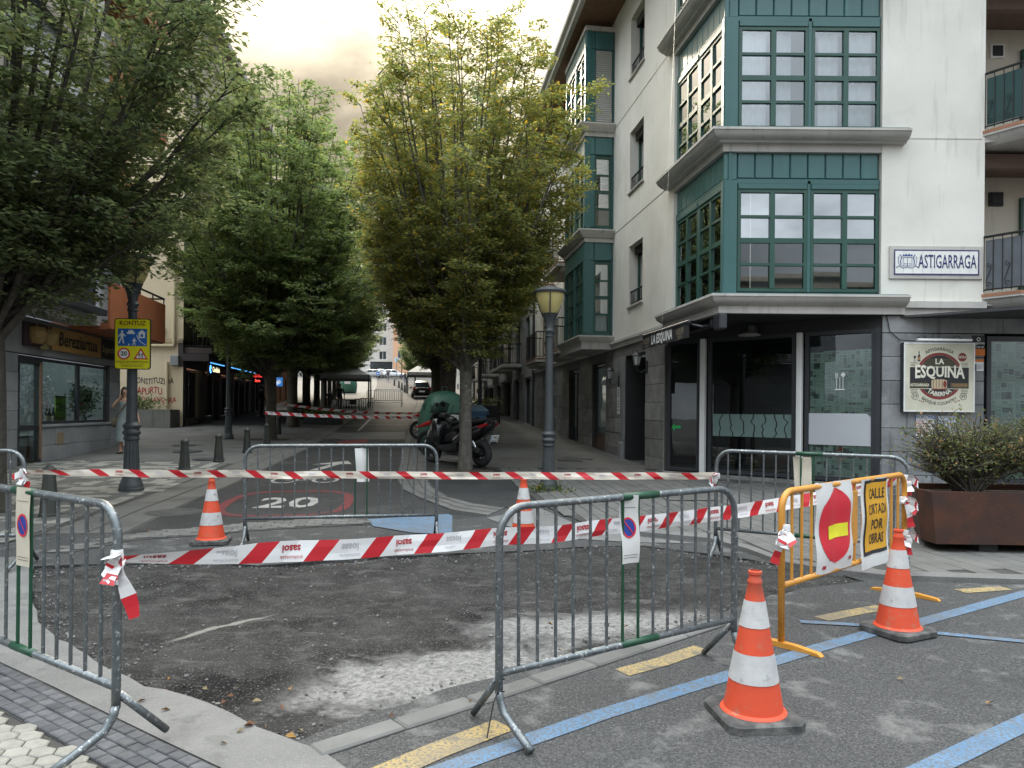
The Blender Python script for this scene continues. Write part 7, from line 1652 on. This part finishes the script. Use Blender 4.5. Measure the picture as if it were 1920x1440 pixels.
def scooter(label, loc, rz):
    s = thing('scooter', label, 'scooter', loc, rz, 'parked motorcycles')
    B, K = M['plastic_black'], M['gloss_black']
    wheel(s, (-.78,0,.28), .28, .062); wheel(s, (.76,0,.27), .27, .07)
    m = MB(); hull(m, [(-.98,.50,.56,.05),(-.86,.50,.64,.10),(-.74,.52,.66,.11),(-.60,.44,.60,.10)]); m.build('front_mudguard', B, s, smooth=True)
    m = MB(); m.tube([(-.78,.09,.28),(-.62,.09,.66)], .026, 8); m.tube([(-.78,-.09,.28),(-.62,-.09,.66)], .026, 8); m.build('fork', M['black'], s)
    m = MB(); hull(m, [(-.72,.60,.70,.06),(-.66,.52,.92,.20),(-.58,.42,1.02,.25),(-.48,.36,1.02,.26),(-.40,.34,.96,.25),(-.34,.32,.86,.20)]); m.build('front_fairing', K, s, smooth=True)
    for sy in (-1,1):
        m = MB(); hull(m, [(-.72,.78,.80,.01),(-.68,.76,.86,.04),(-.62,.78,.88,.03)], 8); o = m.build('headlight', M['chrome'], s, smooth=True); o.location.y = sy*.10
    m = MB(); vs = []; n = 8
    for i in range(n+1):
        y = -.19+.38*i/n; vs += [(-.62+.9*y*y, y, 1.0), (-.44+.9*y*y, y*.85, 1.34-1.2*y*y)]
    m.add(vs, [(2*i, 2*i+2, 2*i+3, 2*i+1) for i in range(n)]); m.build('windscreen', glassm('smoked_screen', .12, (.25,.27,.28), .8), s, smooth='all')
    m = MB(); hull(m, [(-.40,.30,.44,.20),(-.2,.24,.44,.22),(.0,.22,.48,.22),(.2,.24,.60,.21)]); m.build('footboard', B, s, smooth=True)
    m = MB(); hull(m, [(-.30,.44,.62,.10),(-.15,.44,.70,.13),(.0,.46,.74,.15),(.15,.46,.78,.16)]); m.build('tunnel', B, s, smooth=True)
    m = MB(); hull(m, [(.05,.36,.66,.17),(.25,.40,.76,.21),(.50,.48,.84,.22),(.78,.58,.90,.18),(.98,.70,.94,.13),(1.08,.80,.93,.07)]); m.build('rear_body', K, s, smooth=True)
    m = MB(); hull(m, [(-.02,.72,.78,.12),(.10,.72,.84,.17),(.34,.78,.86,.18),(.42,.80,.94,.18),(.62,.86,.98,.17),(.86,.90,1.0,.13),(.96,.92,.97,.08)]); m.build('seat', pm('seat_vinyl', (.022,.022,.024), None, 5, .55), s, smooth=True)
    for sy in (-1,1):
        m = MB(); hull(m, [(.72,.80,.82,.012),(.84,.78,.87,.03),(1.0,.83,.90,.028),(1.07,.87,.89,.01)], 8); o = m.build('tail_light', M['red_light'], s, smooth=True); o.location.y = sy*.145
        m = MB(); m.tube([(-.48,sy*.10,1.05),(-.42,sy*.24,1.10),(-.34,sy*.36,1.08)], .014, 6); m.tube([(-.36,sy*.30,1.09),(-.30,sy*.40,1.075)], .022, 8); m.build('handlebar', M['black'], s)
        m = MB(); m.tube([(-.44,sy*.22,1.10),(-.46,sy*.30,1.22),(-.46,sy*.33,1.28)], .008, 5); hull(m, [(-.475,1.24,1.34,.02),(-.46,1.23,1.36,.075),(-.445,1.24,1.34,.03)], 10); o = m.build('mirror', M['plastic_black'], s, smooth=True)
    m = MB(); hull(m, [(-.50,1.0,1.08,.12),(-.42,.98,1.12,.14),(-.34,.98,1.06,.10)]); m.build('dashboard', B, s, smooth=True)
    m = MB(); m.tube([(.05,-.15,.26),(.35,-.19,.25)], .03, 8); m.tube([(.32,-.20,.26),(.86,-.23,.36)], [.05,.065], 12); m.build('exhaust', pm('exhaust', (.05,.05,.052), None, 4, .4, metal=.5), s, smooth=True)
    m = MB(); hull(m, [(.25,.16,.40,.14),(.5,.18,.40,.13),(.78,.20,.34,.09)]); m.build('engine', M['black'], s, smooth=True)
    m = MB(); m.tube([(.62,.13,.52),(.78,.13,.30)], .03, 8); m.tube([(.62,-.13,.52),(.78,-.13,.30)], .03, 8); m.build('shock_absorber', M['chrome'], s)
    m = MB(); m.tube([(1.0,0,.74),(1.12,0,.60)], .03, 6); m.prism([(-.09,.48),(.09,.48),(.09,.62),(-.09,.62)], 1.09, 1.10, 'x'); m.build('plate_holder', M['black'], s)
    m = MB(Matrix.Translation((1.115,0,.58)) @ Matrix.Rotation(.35,4,'Y')); m.box(-.004,.004,-.11,.11,-.085,.085); po = m.build('number_plate', M['white'], s); m = MB(Matrix.Translation((1.121,0,.58)) @ Matrix.Rotation(.35,4,'Y')); m.text('7352', .075, lambda x, y: (.0, x+.015, y+.035), bold=.02); m.text('KHT', .075, lambda x, y: (.0, x+.015, y-.04), bold=.02); m.build('lettering', M['ink_black'], po); m = MB(Matrix.Translation((1.120,0,.58)) @ Matrix.Rotation(.35,4,'Y')); m.quad((0,-.108,-.08),(0,-.085,-.08),(0,-.085,.08),(0,-.108,.08)); m.build('country_band', M['sign_blue'], po)
    m = MB(); m.tube([(-.02,.14,.24),(-.06,.26,.02)], .012, 6); m.build('side_stand', M['black'], s)
    m = MB(); m.tube([(.92,-.14,.96),(1.06,-.10,.99),(1.08,0,1.0),(1.06,.10,.99),(.92,.14,.96)], .014, 6); m.build('grab_rail', M['black'], s)
    return s
gp = G(861, 878); scooter('black maxi scooter parked beside the yellowing tree', (gp.x-.10, gp.y+.55, tz(gp.y+.5)+.018), -math.atan2(.68,.73)).scale = (1.08,)*3
def motorcycle(label, loc, rz):
    s = thing('motorcycle', label, 'motorcycle', loc, rz, 'parked motorcycles')
    wheel(s, (-.75,0,.32), .32, .05, spokes=8); wheel(s, (.72,0,.31), .31, .06, spokes=8)
    m = MB(); m.tube([(-.75,.09,.32),(-.48,.09,.98)], .026, 8); m.tube([(-.75,-.09,.32),(-.48,-.09,.98)], .026, 8); m.build('fork', M['chrome'], s)
    m = MB(); hull(m, [(-1.10,.70,.72,.03),(-.95,.70,.78,.08),(-.78,.74,.86,.10),(-.60,.78,.92,.10)]); m.build('front_beak', M['gloss_red'], s, smooth=True)
    m = MB(); hull(m, [(-.62,.90,1.02,.10),(-.52,.86,1.12,.15),(-.42,.90,1.10,.14)]); m.build('headlamp_cowl', M['plastic_black'], s, smooth=True)
    m = MB(); hull(m, [(-.45,.76,.92,.10),(-.3,.72,1.04,.18),(-.1,.72,1.06,.19),(.08,.74,.98,.14)]); m.build('tank', M['plastic_black'], s, smooth=True)
    m = MB(); hull(m, [(.0,.80,.90,.12),(.2,.80,.92,.15),(.45,.84,.96,.14),(.75,.90,1.0,.10)]); m.build('seat', M['plastic_black'], s, smooth=True)
    m = MB(); hull(m, [(.3,.70,.86,.12),(.6,.76,.94,.11),(.95,.86,.96,.06)]); m.build('tail', M['gloss_red'], s, smooth=True)
    m = MB(); hull(m, [(-.35,.28,.70,.14),(-.1,.24,.74,.17),(.2,.28,.70,.15)]); m.build('engine', M['black'], s, smooth=True)
    m = MB(); m.tube([(-.2,-.14,.3),(.2,-.18,.28),(.8,-.2,.45)], [.025,.03,.055], 8); m.build('exhaust', M['chrome'], s)
    m = MB(); m.tube([(-.40,-.38,1.12),(-.44,-.2,1.14),(-.46,0,1.06),(-.44,.2,1.14),(-.40,.38,1.12)], .014, 6); m.build('handlebar', M['black'], s)
    for sy in (-1,1): m = MB(); m.tube([(-.42,sy*.3,1.13),(-.46,sy*.34,1.28)], .007, 5); hull(m, [(-.475,1.26,1.34,.02),(-.46,1.25,1.36,.07),(-.445,1.26,1.34,.02)], 8); m.build('mirror', M['black'], s)
    m = MB(); m.quad((-.62,-.15,1.08),(-.62,.15,1.08),(-.48,.12,1.36),(-.48,-.12,1.36)); m.build('windscreen', glassm('bike_screen', .1, (.5,.5,.5), .8), s)
    return s
mp = G(838, 856); motorcycle('red and black motorcycle parked behind the scooter', (mp.x+.12, mp.y+.1, tz(mp.y+.1)+.018), -.45)
mp2 = V((XA(826,24.5),24.5,0)); motorcycle('second motorcycle half hidden behind the green container', (mp2.x, 24.5, tz(24.5)+.02), -.2)
def igloo(label, loc, rz=0.0, k=1.0):
    s = thing('recycling_container', label, 'container', loc, rz, 'green bottle bank containers'); s.scale = (k,k,k)
    def sq(w, d, z, c): return [(math.copysign(abs(math.cos(a))**.55, math.cos(a))*w, math.copysign(abs(math.sin(a))**.55, math.sin(a))*d, z) for a in [2*math.pi*i/20 for i in range(20)]]
    m = MB(); m.loft([sq(.60,.62,.02,0),sq(.66,.68,.10,0),sq(.70,.72,.5,0),sq(.70,.72,.8,0),sq(.64,.66,1.08,0),sq(.54,.56,1.34,0),sq(.40,.42,1.54,0),sq(.22,.24,1.63,0),sq(.05,.05,1.65,0)]); m.build('shell', M['igloo'], s, smooth='all')
    for sx in (-1,1):
        m = MB(); m.lathe([(.13,0),(.13,.05),(.09,.06),(.085,.02)], 14); o = m.build('filling_hole', M['black'], s); o.location = (sx*.52,-.28,1.18); o.rotation_euler = (R(20), R(sx*62), 0)
    m = MB(); m.tube([(-.07,0,1.64),(-.07,0,1.76),(.07,0,1.76),(.07,0,1.64)], .018, 6); m.build('lifting_eye', M['galv'], s)
    m = MB(); m.box(-.25,.25,-.735,-.715,.72,.98,ch=.01); m.build('sticker', M['white'], s)
    return s
def at_d(px, d, dz=0.0): return (XA(px, d), d, tz(d)+dz)
igloo('green bottle bank behind the scooter and tree', at_d(833,21,.02), .3, 1.0); igloo('far green bottle bank by the terrace canopy', at_d(653,78,.02), .1, 1.25)
def bin_(label, loc, rz):
    s = thing('wheeled_bin', label, 'bin', loc, rz); m = MB(); m.loft([[(-.5,-.32,.16),(.5,-.32,.16),(.5,.32,.16),(-.5,.32,.16)],[(-.6,-.40,1.0),(.6,-.40,1.0),(.6,.40,1.0),(-.6,.40,1.0)]]); m.build('body', M['bin_blue'], s)
    m = MB(); m.loft([[(-.64,-.45,1.0),(.64,-.45,1.0),(.64,.42,1.0),(-.64,.42,1.0)],[(-.64,-.45,1.05),(.64,-.45,1.05),(.64,.42,1.12),(-.64,.42,1.12)],[(-.56,-.36,1.12),(.56,-.36,1.12),(.56,.38,1.22),(-.56,.38,1.22)]]); m.build('lid', pm('bin_lid', (.16,.27,.40)), s)
    for x in (-.42,.42):
        for y in (-.24,.24): m = MB(); m.tube([(x-.03,y,.08),(x+.03,y,.08)], .08, 10); m.build('castor', M['tyre'], s)
    m = MB(); m.tube([(-.66,-.38,.95),(-.66,-.46,.95),(.66,-.46,.95),(.66,-.38,.95)], .018, 6); m.build('handle', M['bin_blue'], s)
bin_('blue wheeled bin between the two tree trunks', at_d(872,22.5,.03), .2)
def car(label, loc, rz, paint, h=1.48):
    s = thing('parked_car', label, 'car', loc, rz, 'cars up the street'); K = h/1.48
    m = MB(); hull(m, [(-2.05,.36,.62,.70),(-1.95,.26,.72,.82),(-1.2,.22,.86,.87),(-.4,.20,.92,.88),(.6,.20,.94,.88),(1.5,.22,.96,.87),(1.95,.28,.94,.82),(2.05,.36,.86,.74)], 18, 4); m.build('body', paint, s, smooth=True)
    m = MB(); hull(m, [(-1.0,.86,.95,.72),(-.45,.88,1.36*K,.66),(.2,.88,1.47*K,.64),(1.1,.88,1.44*K,.63),(1.65,.88,1.30*K,.62),(1.92,.86,1.0,.70)], 18, 4); m.build('cabin', paint, s, smooth=True)
    m = MB(); m.add([(1.70,-.55,1.28*K),(1.70,.55,1.28*K),(1.965,.60,.98),(1.965,-.60,.98)], [(0,1,2,3)]); m.build('rear_window', M['far_glass'], s)
    m = MB(); m.add([(-.52,-.58,1.30*K),(-.52,.58,1.30*K),(-1.04,.64,.94),(-1.04,-.64,.94)], [(0,1,2,3)]); m.build('windscreen', M['far_glass'], s)
    for sy in (-1,1):
        for a, b in ((-.55,.35),(.42,1.35)): m = MB(); m.add([(a,sy*.735,.97),(b,sy*.735,.97),(b-.05,sy*.672,1.33*K),(a+.25,sy*.672,1.33*K)], [(0,1,2,3)]); m.build('side_window', M['far_glass'], s)
        m = MB(); m.box(1.93,2.06,sy*.60,sy*.80,.68,.90,ch=.02); m.build('tail_light', M['red_light'], s); m = MB(); m.box(-2.06,-1.9,sy*.55,sy*.78,.58,.70,ch=.02); m.build('headlight', M['chrome'], s); m = MB(); m.box(-.62,-.45,sy*.88,sy*1.02,.92,1.04,ch=.02); m.build('mirror', paint, s)
        for x in (-1.3,1.3): wheel(s, (x, sy*.80, .31), .31, .075, M['chrome'])
    m = MB(); m.box(2.05,2.065,-.26,.26,.50,.61); m.build('number_plate', M['white'], s)
    return s
car('black car parked up the street before the trees', at_d(789.5,69,.02), R(-81), M['gloss_black'], 1.6)
car('white car across the top of the street', at_d(738,132,.03), R(188), M['car_white']); car('white hatchback left of the other at the top of the street', at_d(712,136,.03), R(-70), M['car_white']); car('pale car half hidden by the arcade trees at the top', at_d(694,131,.03), R(5), pm('car_silver', (.45,.44,.43), None, 2, .3, coat=.5))
def round_sign(label, px, d, z, r, face, arrow=True):
    s = thing('round_sign', label, 'sign', at_d(px, d), 0); m = MB(); m.tube([(0,.03,0),(0,.03,z)], .05, 6); m.build('post', M['galv'], s); m = MB(); m.disc((0,0,z), r, 20); m.build('face', face, s); m = MB(); m.disc((0,-.01,z), r, 20, r0=r*.9); m.build('rim', M['white'], s)
    if arrow: m = MB(); m.add([(-.6*r,-.012,z),(-.1*r,-.012,z+.4*r),(-.1*r,-.012,z+.15*r),(.6*r,-.012,z+.15*r),(.6*r,-.012,z-.15*r),(-.1*r,-.012,z-.15*r),(-.1*r,-.012,z-.4*r)], [tuple(range(7))]); m.build('arrow', M['white'], s)
round_sign('blue arrow disc standing before the white car', 708, 122, 1.0, .38, M['sign_blue']); round_sign('tall pale round sign before the peach building', 743, 118, 3.3, .42, pm('sign_pale_blue', (.45,.58,.68)), False)
for i, px in enumerate((739,747.5,753,758.5)): dup(b0, at_d(px, (100,92,86,80)[i], .03), 0, 'thin far bollard along the kerb by the black car, %s from the top' % ordn[i], 1.25)['group'] = 'far bollards'
dup(lm, at_d(752.5, 126), 0, 'far street lamp before the peach building')
# ---- terrace
def canopy(label, px, d, w, dep, zt, mat, rz=0.0):
    s = thing('terrace_canopy', label, 'canopy', at_d(px, d), rz, 'terrace canopies'); m = MB()
    a, b = w/2, dep/2; z0 = zt-.75
    m.add([(-a,-b,z0),(a,-b,z0),(a,b,z0),(-a,b,z0),(-a*.3,-b*.1,zt),(a*.3,-b*.1,zt),(a*.3,b*.1,zt),(-a*.3,b*.1,zt)], [(0,1,5,4),(1,2,6,5),(2,3,7,6),(3,0,4,7),(4,5,6,7)]); m.build('roof_cloth', mat, s)
    m = MB(); vs = [(-a,-b,z0),(a,-b,z0),(a,b,z0),(-a,b,z0)]
    for i in range(4): p, q = vs[i], vs[(i+1) % 4]; m.quad(p, q, (q[0],q[1],z0-.28), (p[0],p[1],z0-.28))
    m.build('valance', mat, s)
    for x in (-a+.05,a-.05):
        for y in (-b+.05,b-.05): m = MB(); m.box(x-.05,x+.05,y-.05,y+.05,0,z0); m.build('post', M['black_frame'], s)
canopy('grey terrace canopy under the arcade trees', 645, 52, 3.6, 5, 2.95, M['canvas_grey'], .16); canopy('dark canopy over the kerb behind the black car', 790, 76, 3.0, 6, 2.9, M['canvas_grey'], .16)
def table(label, px, d, rz):
    s = thing('terrace_table', label, 'table', at_d(px, d, .02), rz, 'terrace tables'); m = MB(); m.box(-.38,.38,-.38,.38,.72,.75,ch=.01); m.build('table_top', M['wood_brown'], s)
    for x in (-.3,.3):
        for y in (-.3,.3): m = MB(); m.tube([(x,y,0),(x,y,.72)], .018, 5); m.build('leg', M['black'], s)
for i, (px, d) in enumerate(((652,44),(664,46),(676,47.5),(640,46),(688,49))): table('dark terrace table before the canopy, %s from the trunks' % ordn[(3 if i == 4 else i)] if i != 4 else 'dark terrace table before the canopy, closest to the far barriers', px, d, .1*i)
def chair(label, px, d, rz):
    s = thing('terrace_chair', label, 'chair', at_d(px, d, .02), rz, 'terrace chairs'); m = MB(); m.box(-.22,.22,-.22,.22,.43,.46,ch=.01); m.build('seat', M['black'], s); m = MB(); m.box(-.22,.22,.20,.23,.55,.85,ch=.01); m.build('backrest', M['black'], s)
    for x in (-.2,.2):
        for y in (-.2,.2): m = MB(); m.tube([(x,y,0),(x,y,.44 if y < 0 else .8)], .014, 5); m.build('leg', M['black'], s)
for i, (px, d) in enumerate(((560,36),(572,35),(583,36.5),(658,42.5))): chair('dark terrace chair between the trunks, %s from the bollards' % ordn[i], px, d, 1.3*i)
def bench_table():
    s = thing('high_table', 'tall dark bar table on the pavement under the far awning', 'table', at_d(918,34,.03), -.13); m = MB(); m.box(-.5,.5,-.3,.3,1.02,1.06,ch=.01); m.build('table_top', M['wood_brown'], s)
    for x in (-.42,.42):
        for y in (-.22,.22): m = MB(); m.tube([(x,y,0),(x,y,1.02)], .025, 5); m.build('leg', M['black'], s)
    m = MB(); m.tube([(-.42,-.22,.25),(.42,-.22,.25)], .018, 5); m.build('foot_rail', M['black'], s)
bench_table()
def street_planter(label, px, d, w, h, seed):
    s = thing('leafy_planter', label, 'planter', at_d(px, d, .02), 0, 'leafy planters'); m = MB(); m.box(-w/2,w/2,-.25,.25,0,h,ch=.02); m.build('box', M['black_frame'], s); rs = np.random.RandomState(seed); P = rs.normal(0,1,(700,3))*np.array([w*.32,.16,.13])+np.array([0,0,h+.12]); obj('foliage', leaf_mesh('foliage', P, rs.normal(0,1,P.shape)+np.array([0,0,1]), rs.normal(0,1,P.shape), .12, L_green, seed), s)
street_planter('leafy black planter by the far awning on the bar side', 903, 38, 1.6, .75, 1); street_planter('low leafy planter before the terrace on the arcade side', 607, 33, 1.6, .35, 2)
# ================================================================ PEOPLE
def skin_body(name, joints, edges, mats, region, par):
    me = bpy.data.meshes.new(name); ks = list(joints); me.from_pydata([joints[k][:3] for k in ks], [(ks.index(a), ks.index(b)) for a, b in edges], [])
    ob = bpy.data.objects.new(name, me); C.objects.link(ob); sm = ob.modifiers.new('skin', 'SKIN'); sm.use_smooth_shade = True
    for i, k in enumerate(ks):
        v = me.skin_vertices[0].data[i]; rr = joints[k][3]; v.radius = rr if isinstance(rr, tuple) else (rr, rr); v.use_root = (k == 'pelvis')
    ss = ob.modifiers.new('sub', 'SUBSURF'); ss.levels = 2; ss.render_levels = 2
    dg = bpy.context.evaluated_depsgraph_get(); out = bpy.data.meshes.new_from_object(ob.evaluated_get(dg)); bpy.data.objects.remove(ob)
    for m_ in mats: out.materials.append(m_)
    for p in out.polygons: p.material_index = region(p.center); p.use_smooth = True
    return obj(name, out, par)
def hand(j, e, base, tag_, tip, side, r=.011):
    w = V(joints_get(j, base)); d = V(tip).normalized(); sd = V(side).normalized()
    j[tag_+'palm'] = (*(w+d*.055), (.030,.018)); e.append((base, tag_+'palm'))
    for k, (o, ln) in enumerate(((-.024,.062),(-.008,.075),(.008,.070),(.024,.055))):
        p = w+d*.085+sd*o; q = w+d*(.085+ln)+sd*o*1.3+V((0,-.014,0)); j[tag_+'k%d' % k] = (*p, .0105); j[tag_+'f%d' % k] = (*q, .008); e += [(tag_+'palm', tag_+'k%d' % k), (tag_+'k%d' % k, tag_+'f%d' % k)]
    p = w+d*.045-sd*.042+V((0,-.012,0)); j[tag_+'th'] = (*p, .010); e.append((tag_+'palm', tag_+'th'))
def joints_get(j, k): return j[k][:3]
def woman():
    q = G(234, 850); s = thing('person', 'person in a long grey dress walking with a shoulder bag', 'person', (q.x, q.y, tz(q.y)+.012), R(12))
    j = {'pelvis':(0,0,.93,(.135,.10)),'waist':(0,0,1.08,(.115,.09)),'chest':(0,.0,1.26,(.135,.095)),'nb':(0,.0,1.40,.065),'neck':(0,-.005,1.46,.048),'jaw':(0,-.03,1.53,(.062,.07)),'head':(0,-.015,1.60,(.074,.088)),'top':(0,0,1.675,.05),
         'sl':(-.165,0,1.37,.052),'el':(-.30,-.03,1.16,.040),'wl':(-.10,-.15,1.36,.026),'sr':(.165,0,1.37,.052),'er':(.25,.03,1.11,.040),'wr':(.325,-.02,.90,.027),
         'hl':(-.085,0,.86,.10),'kl':(-.085,-.07,.50,.062),'al':(-.07,-.06,.10,.038),'bl':(-.075,-.10,.045,.036),'tl':(-.08,-.22,.028,.026),'hr':(.085,0,.86,.10),'kr':(.09,.03,.50,.062),'ar':(.09,.20,.13,.038),'br':(.09,.19,.06,.036),'tr':(.095,.09,.022,.026)}
    e = [('pelvis','waist'),('waist','chest'),('chest','nb'),('nb','neck'),('neck','jaw'),('jaw','head'),('head','top'),('chest','sl'),('sl','el'),('el','wl'),('chest','sr'),('sr','er'),('er','wr'),('pelvis','hl'),('hl','kl'),('kl','al'),('al','bl'),('bl','tl'),('pelvis','hr'),('hr','kr'),('kr','ar'),('ar','br'),('br','tr')]
    hand(j, e, 'wl', 'L', (.35,-.25,.8), (.8,0,-.3)); hand(j, e, 'wr', 'R', (.22,-.05,-.95), (.3,-.8,0))
    skin_body('body', j, e, [M['skin']], lambda c: 0, s)
    m = MB(); el = lambda cx, cy, z, rx, ry: [(cx+rx*math.cos(2*math.pi*k/22)*(1+.05*math.sin(k*2.1)*(1.4-z)), cy+ry*math.sin(2*math.pi*k/22)*(1+.06*math.cos(k*1.7)*(1.4-z)), z) for k in range(22)]
    m.loft([el(0,.0,.30,.235,.20),el(.0,.0,.42,.225,.19),el(0,.0,.62,.205,.165),el(0,0,.82,.19,.145),el(0,0,.95,.178,.135),el(0,0,1.06,.155,.118),el(0,0,1.18,.158,.122),el(0,0,1.27,.165,.128),el(0,0,1.325,.155,.115)], cap=False); m.build('dress', M['dress'], s, smooth='all')
    for x in (-.1,.1): m = MB(); m.tube([(x,-.10,1.31),(x*1.05,-.05,1.42),(x,.08,1.34)], .014, 5); m.build('dress_strap', M['dress'], s)
    m = MB(); el2 = lambda cy, z, rx, ry: [(rx*math.cos(2*math.pi*k/18), cy+ry*math.sin(2*math.pi*k/18), z) for k in range(18)]
    m.loft([el2(.06,1.34,.10,.05),el2(.055,1.42,.115,.06),el2(.045,1.50,.108,.075),el2(.035,1.57,.10,.088),el2(.02,1.64,.092,.095),el2(.005,1.70,.065,.07),el2(.0,1.715,.02,.02)]); 
    for sx in (-1,1): m.loft([[(sx*(.088+.014*math.cos(2*math.pi*k/8)), -.02+.03*math.sin(2*math.pi*k/8)+dy, z) for k in range(8)] for z, dy in ((1.36,-.03),(1.46,-.02),(1.56,-.01),(1.64,.0))])
    m.build('hair', M['hair'], s, smooth='all')
    for sx in (-1,1): m = MB(); m.lathe([(.0,-.008),(.011,0),(.0,.008)], 8, (sx*.030,-.097,1.605)); m.build('eye', M['ink_black'], s); m = MB(); m.box(sx*.03-.018,sx*.03+.018,-.098,-.094,1.624,1.630); m.build('eyebrow', M['hair'], s)
    m = MB(); m.add([(0,-.118,1.572),(-.016,-.094,1.566),(.016,-.094,1.566),(0,-.094,1.61)], [(0,1,2),(0,3,1),(0,2,3)]); m.build('nose', M['skin'], s); m = MB(); m.box(-.022,.022,-.101,-.094,1.540,1.549,ch=.003); m.build('mouth', pm('lips', (.30,.08,.07)), s)
    m = MB(); m.tube([(.13,.02,1.43),(.04,-.14,1.26),(-.10,-.15,1.05),(-.20,-.10,.92)], .018, 6); m.build('bag_strap', M['cloth_tan'], s)
    m = MB(); hull(m, [(-.33,.70,.84,.05),(-.27,.66,.92,.075),(-.20,.66,.95,.07),(-.15,.70,.92,.03)], 12); m.build('shoulder_bag', M['cloth_tan'], s, smooth='all')
    for a, b in ((-.078,-.15),(.093,.14)): m = MB(); m.box(a-.045,a+.045,b-.12,b+.10,.0,.022,ch=.008); m.tube([(a-.04,b-.04,.02),(a,b-.05,.07),(a+.04,b-.04,.02)], .010, 5); m.build('sandal', M['ink_black'], s)
woman()
def walker(label, loc, rz, top, legs, h=1.7, sit=False, stride=.12):
    s = thing('person', label, 'person', loc, rz, 'people up the street'); s.scale = (h/1.7,)*3
    j = {'pelvis':(0,0,.92,(.14,.10)),'chest':(0,0,1.28,(.16,.11)),'nb':(0,0,1.42,.07),'neck':(0,-.01,1.48,.05),'jaw':(0,-.02,1.55,.07),'head':(0,-.01,1.62,.085),'sl':(-.19,0,1.39,.06),'el':(-.27,.04,1.12,.045),'wl':(-.26,-.06,.88,.03),'sr':(.19,0,1.39,.06),'er':(.27,-.02,1.12,.045),'wr':(.26,-.12,.90,.03),'hl':(-.09,0,.86,.09),'kl':(-.09,-stride*.6,.49,.065),'al':(-.09,-stride,.09,.045),'tl':(-.09,-stride-.15,.03,.035),'hr':(.09,0,.86,.09),'kr':(.09,stride*.4,.49,.065),'ar':(.09,stride,.09,.045),'tr':(.09,stride-.14,.03,.035)}
    e = [('pelvis','chest'),('chest','nb'),('nb','neck'),('neck','jaw'),('jaw','head'),('chest','sl'),('sl','el'),('el','wl'),('chest','sr'),('sr','er'),('er','wr'),('pelvis','hl'),('hl','kl'),('kl','al'),('al','tl'),('pelvis','hr'),('hr','kr'),('kr','ar'),('ar','tr')]
    hand(j, e, 'wl', 'L', (0,-.1,-1), (.3,-.9,0)); hand(j, e, 'wr', 'R', (0,-.1,-1), (.3,-.9,0))
    skin_body('body', j, e, [M['skin'], top, legs], lambda c: 0 if (c.z > 1.45 or (c.z < .98 and abs(c.x) > .2)) else (1 if c.z > .92 else (2 if c.z > .07 else 2)), s)
    m = MB(); m.lathe([(.03,1.57),(.088,1.60),(.094,1.66),(.07,1.71),(.01,1.73)], 12, (0,.025,0)); m.build('hair', M['hair'], s, smooth='all')
GR = pm('shirt_grey', (.20,.21,.22)); BL = pm('jeans_blue', (.10,.14,.22)); WH = M['white']
walker('dark person standing by the terrace canopy posts', at_d(637,47), .4, M['cloth_dark'], M['cloth_dark']); walker('small dark figure at the trunks before the terrace', at_d(617,43), 1.0, M['cloth_dark'], M['cloth_dark'], 1.4)
walker('person walking down the middle of the street before the white car', at_d(727,112), .1, M['cloth_dark'], GR, 1.75); walker('person in dark shirt and pale shorts on the far pavement', at_d(759,104), -.2, M['cloth_dark'], BL, 1.75)
walker('dark person beside the lit display beyond the arcade', at_d(490,38.5), 1.5, M['cloth_dark'], M['cloth_dark'], 1.6)
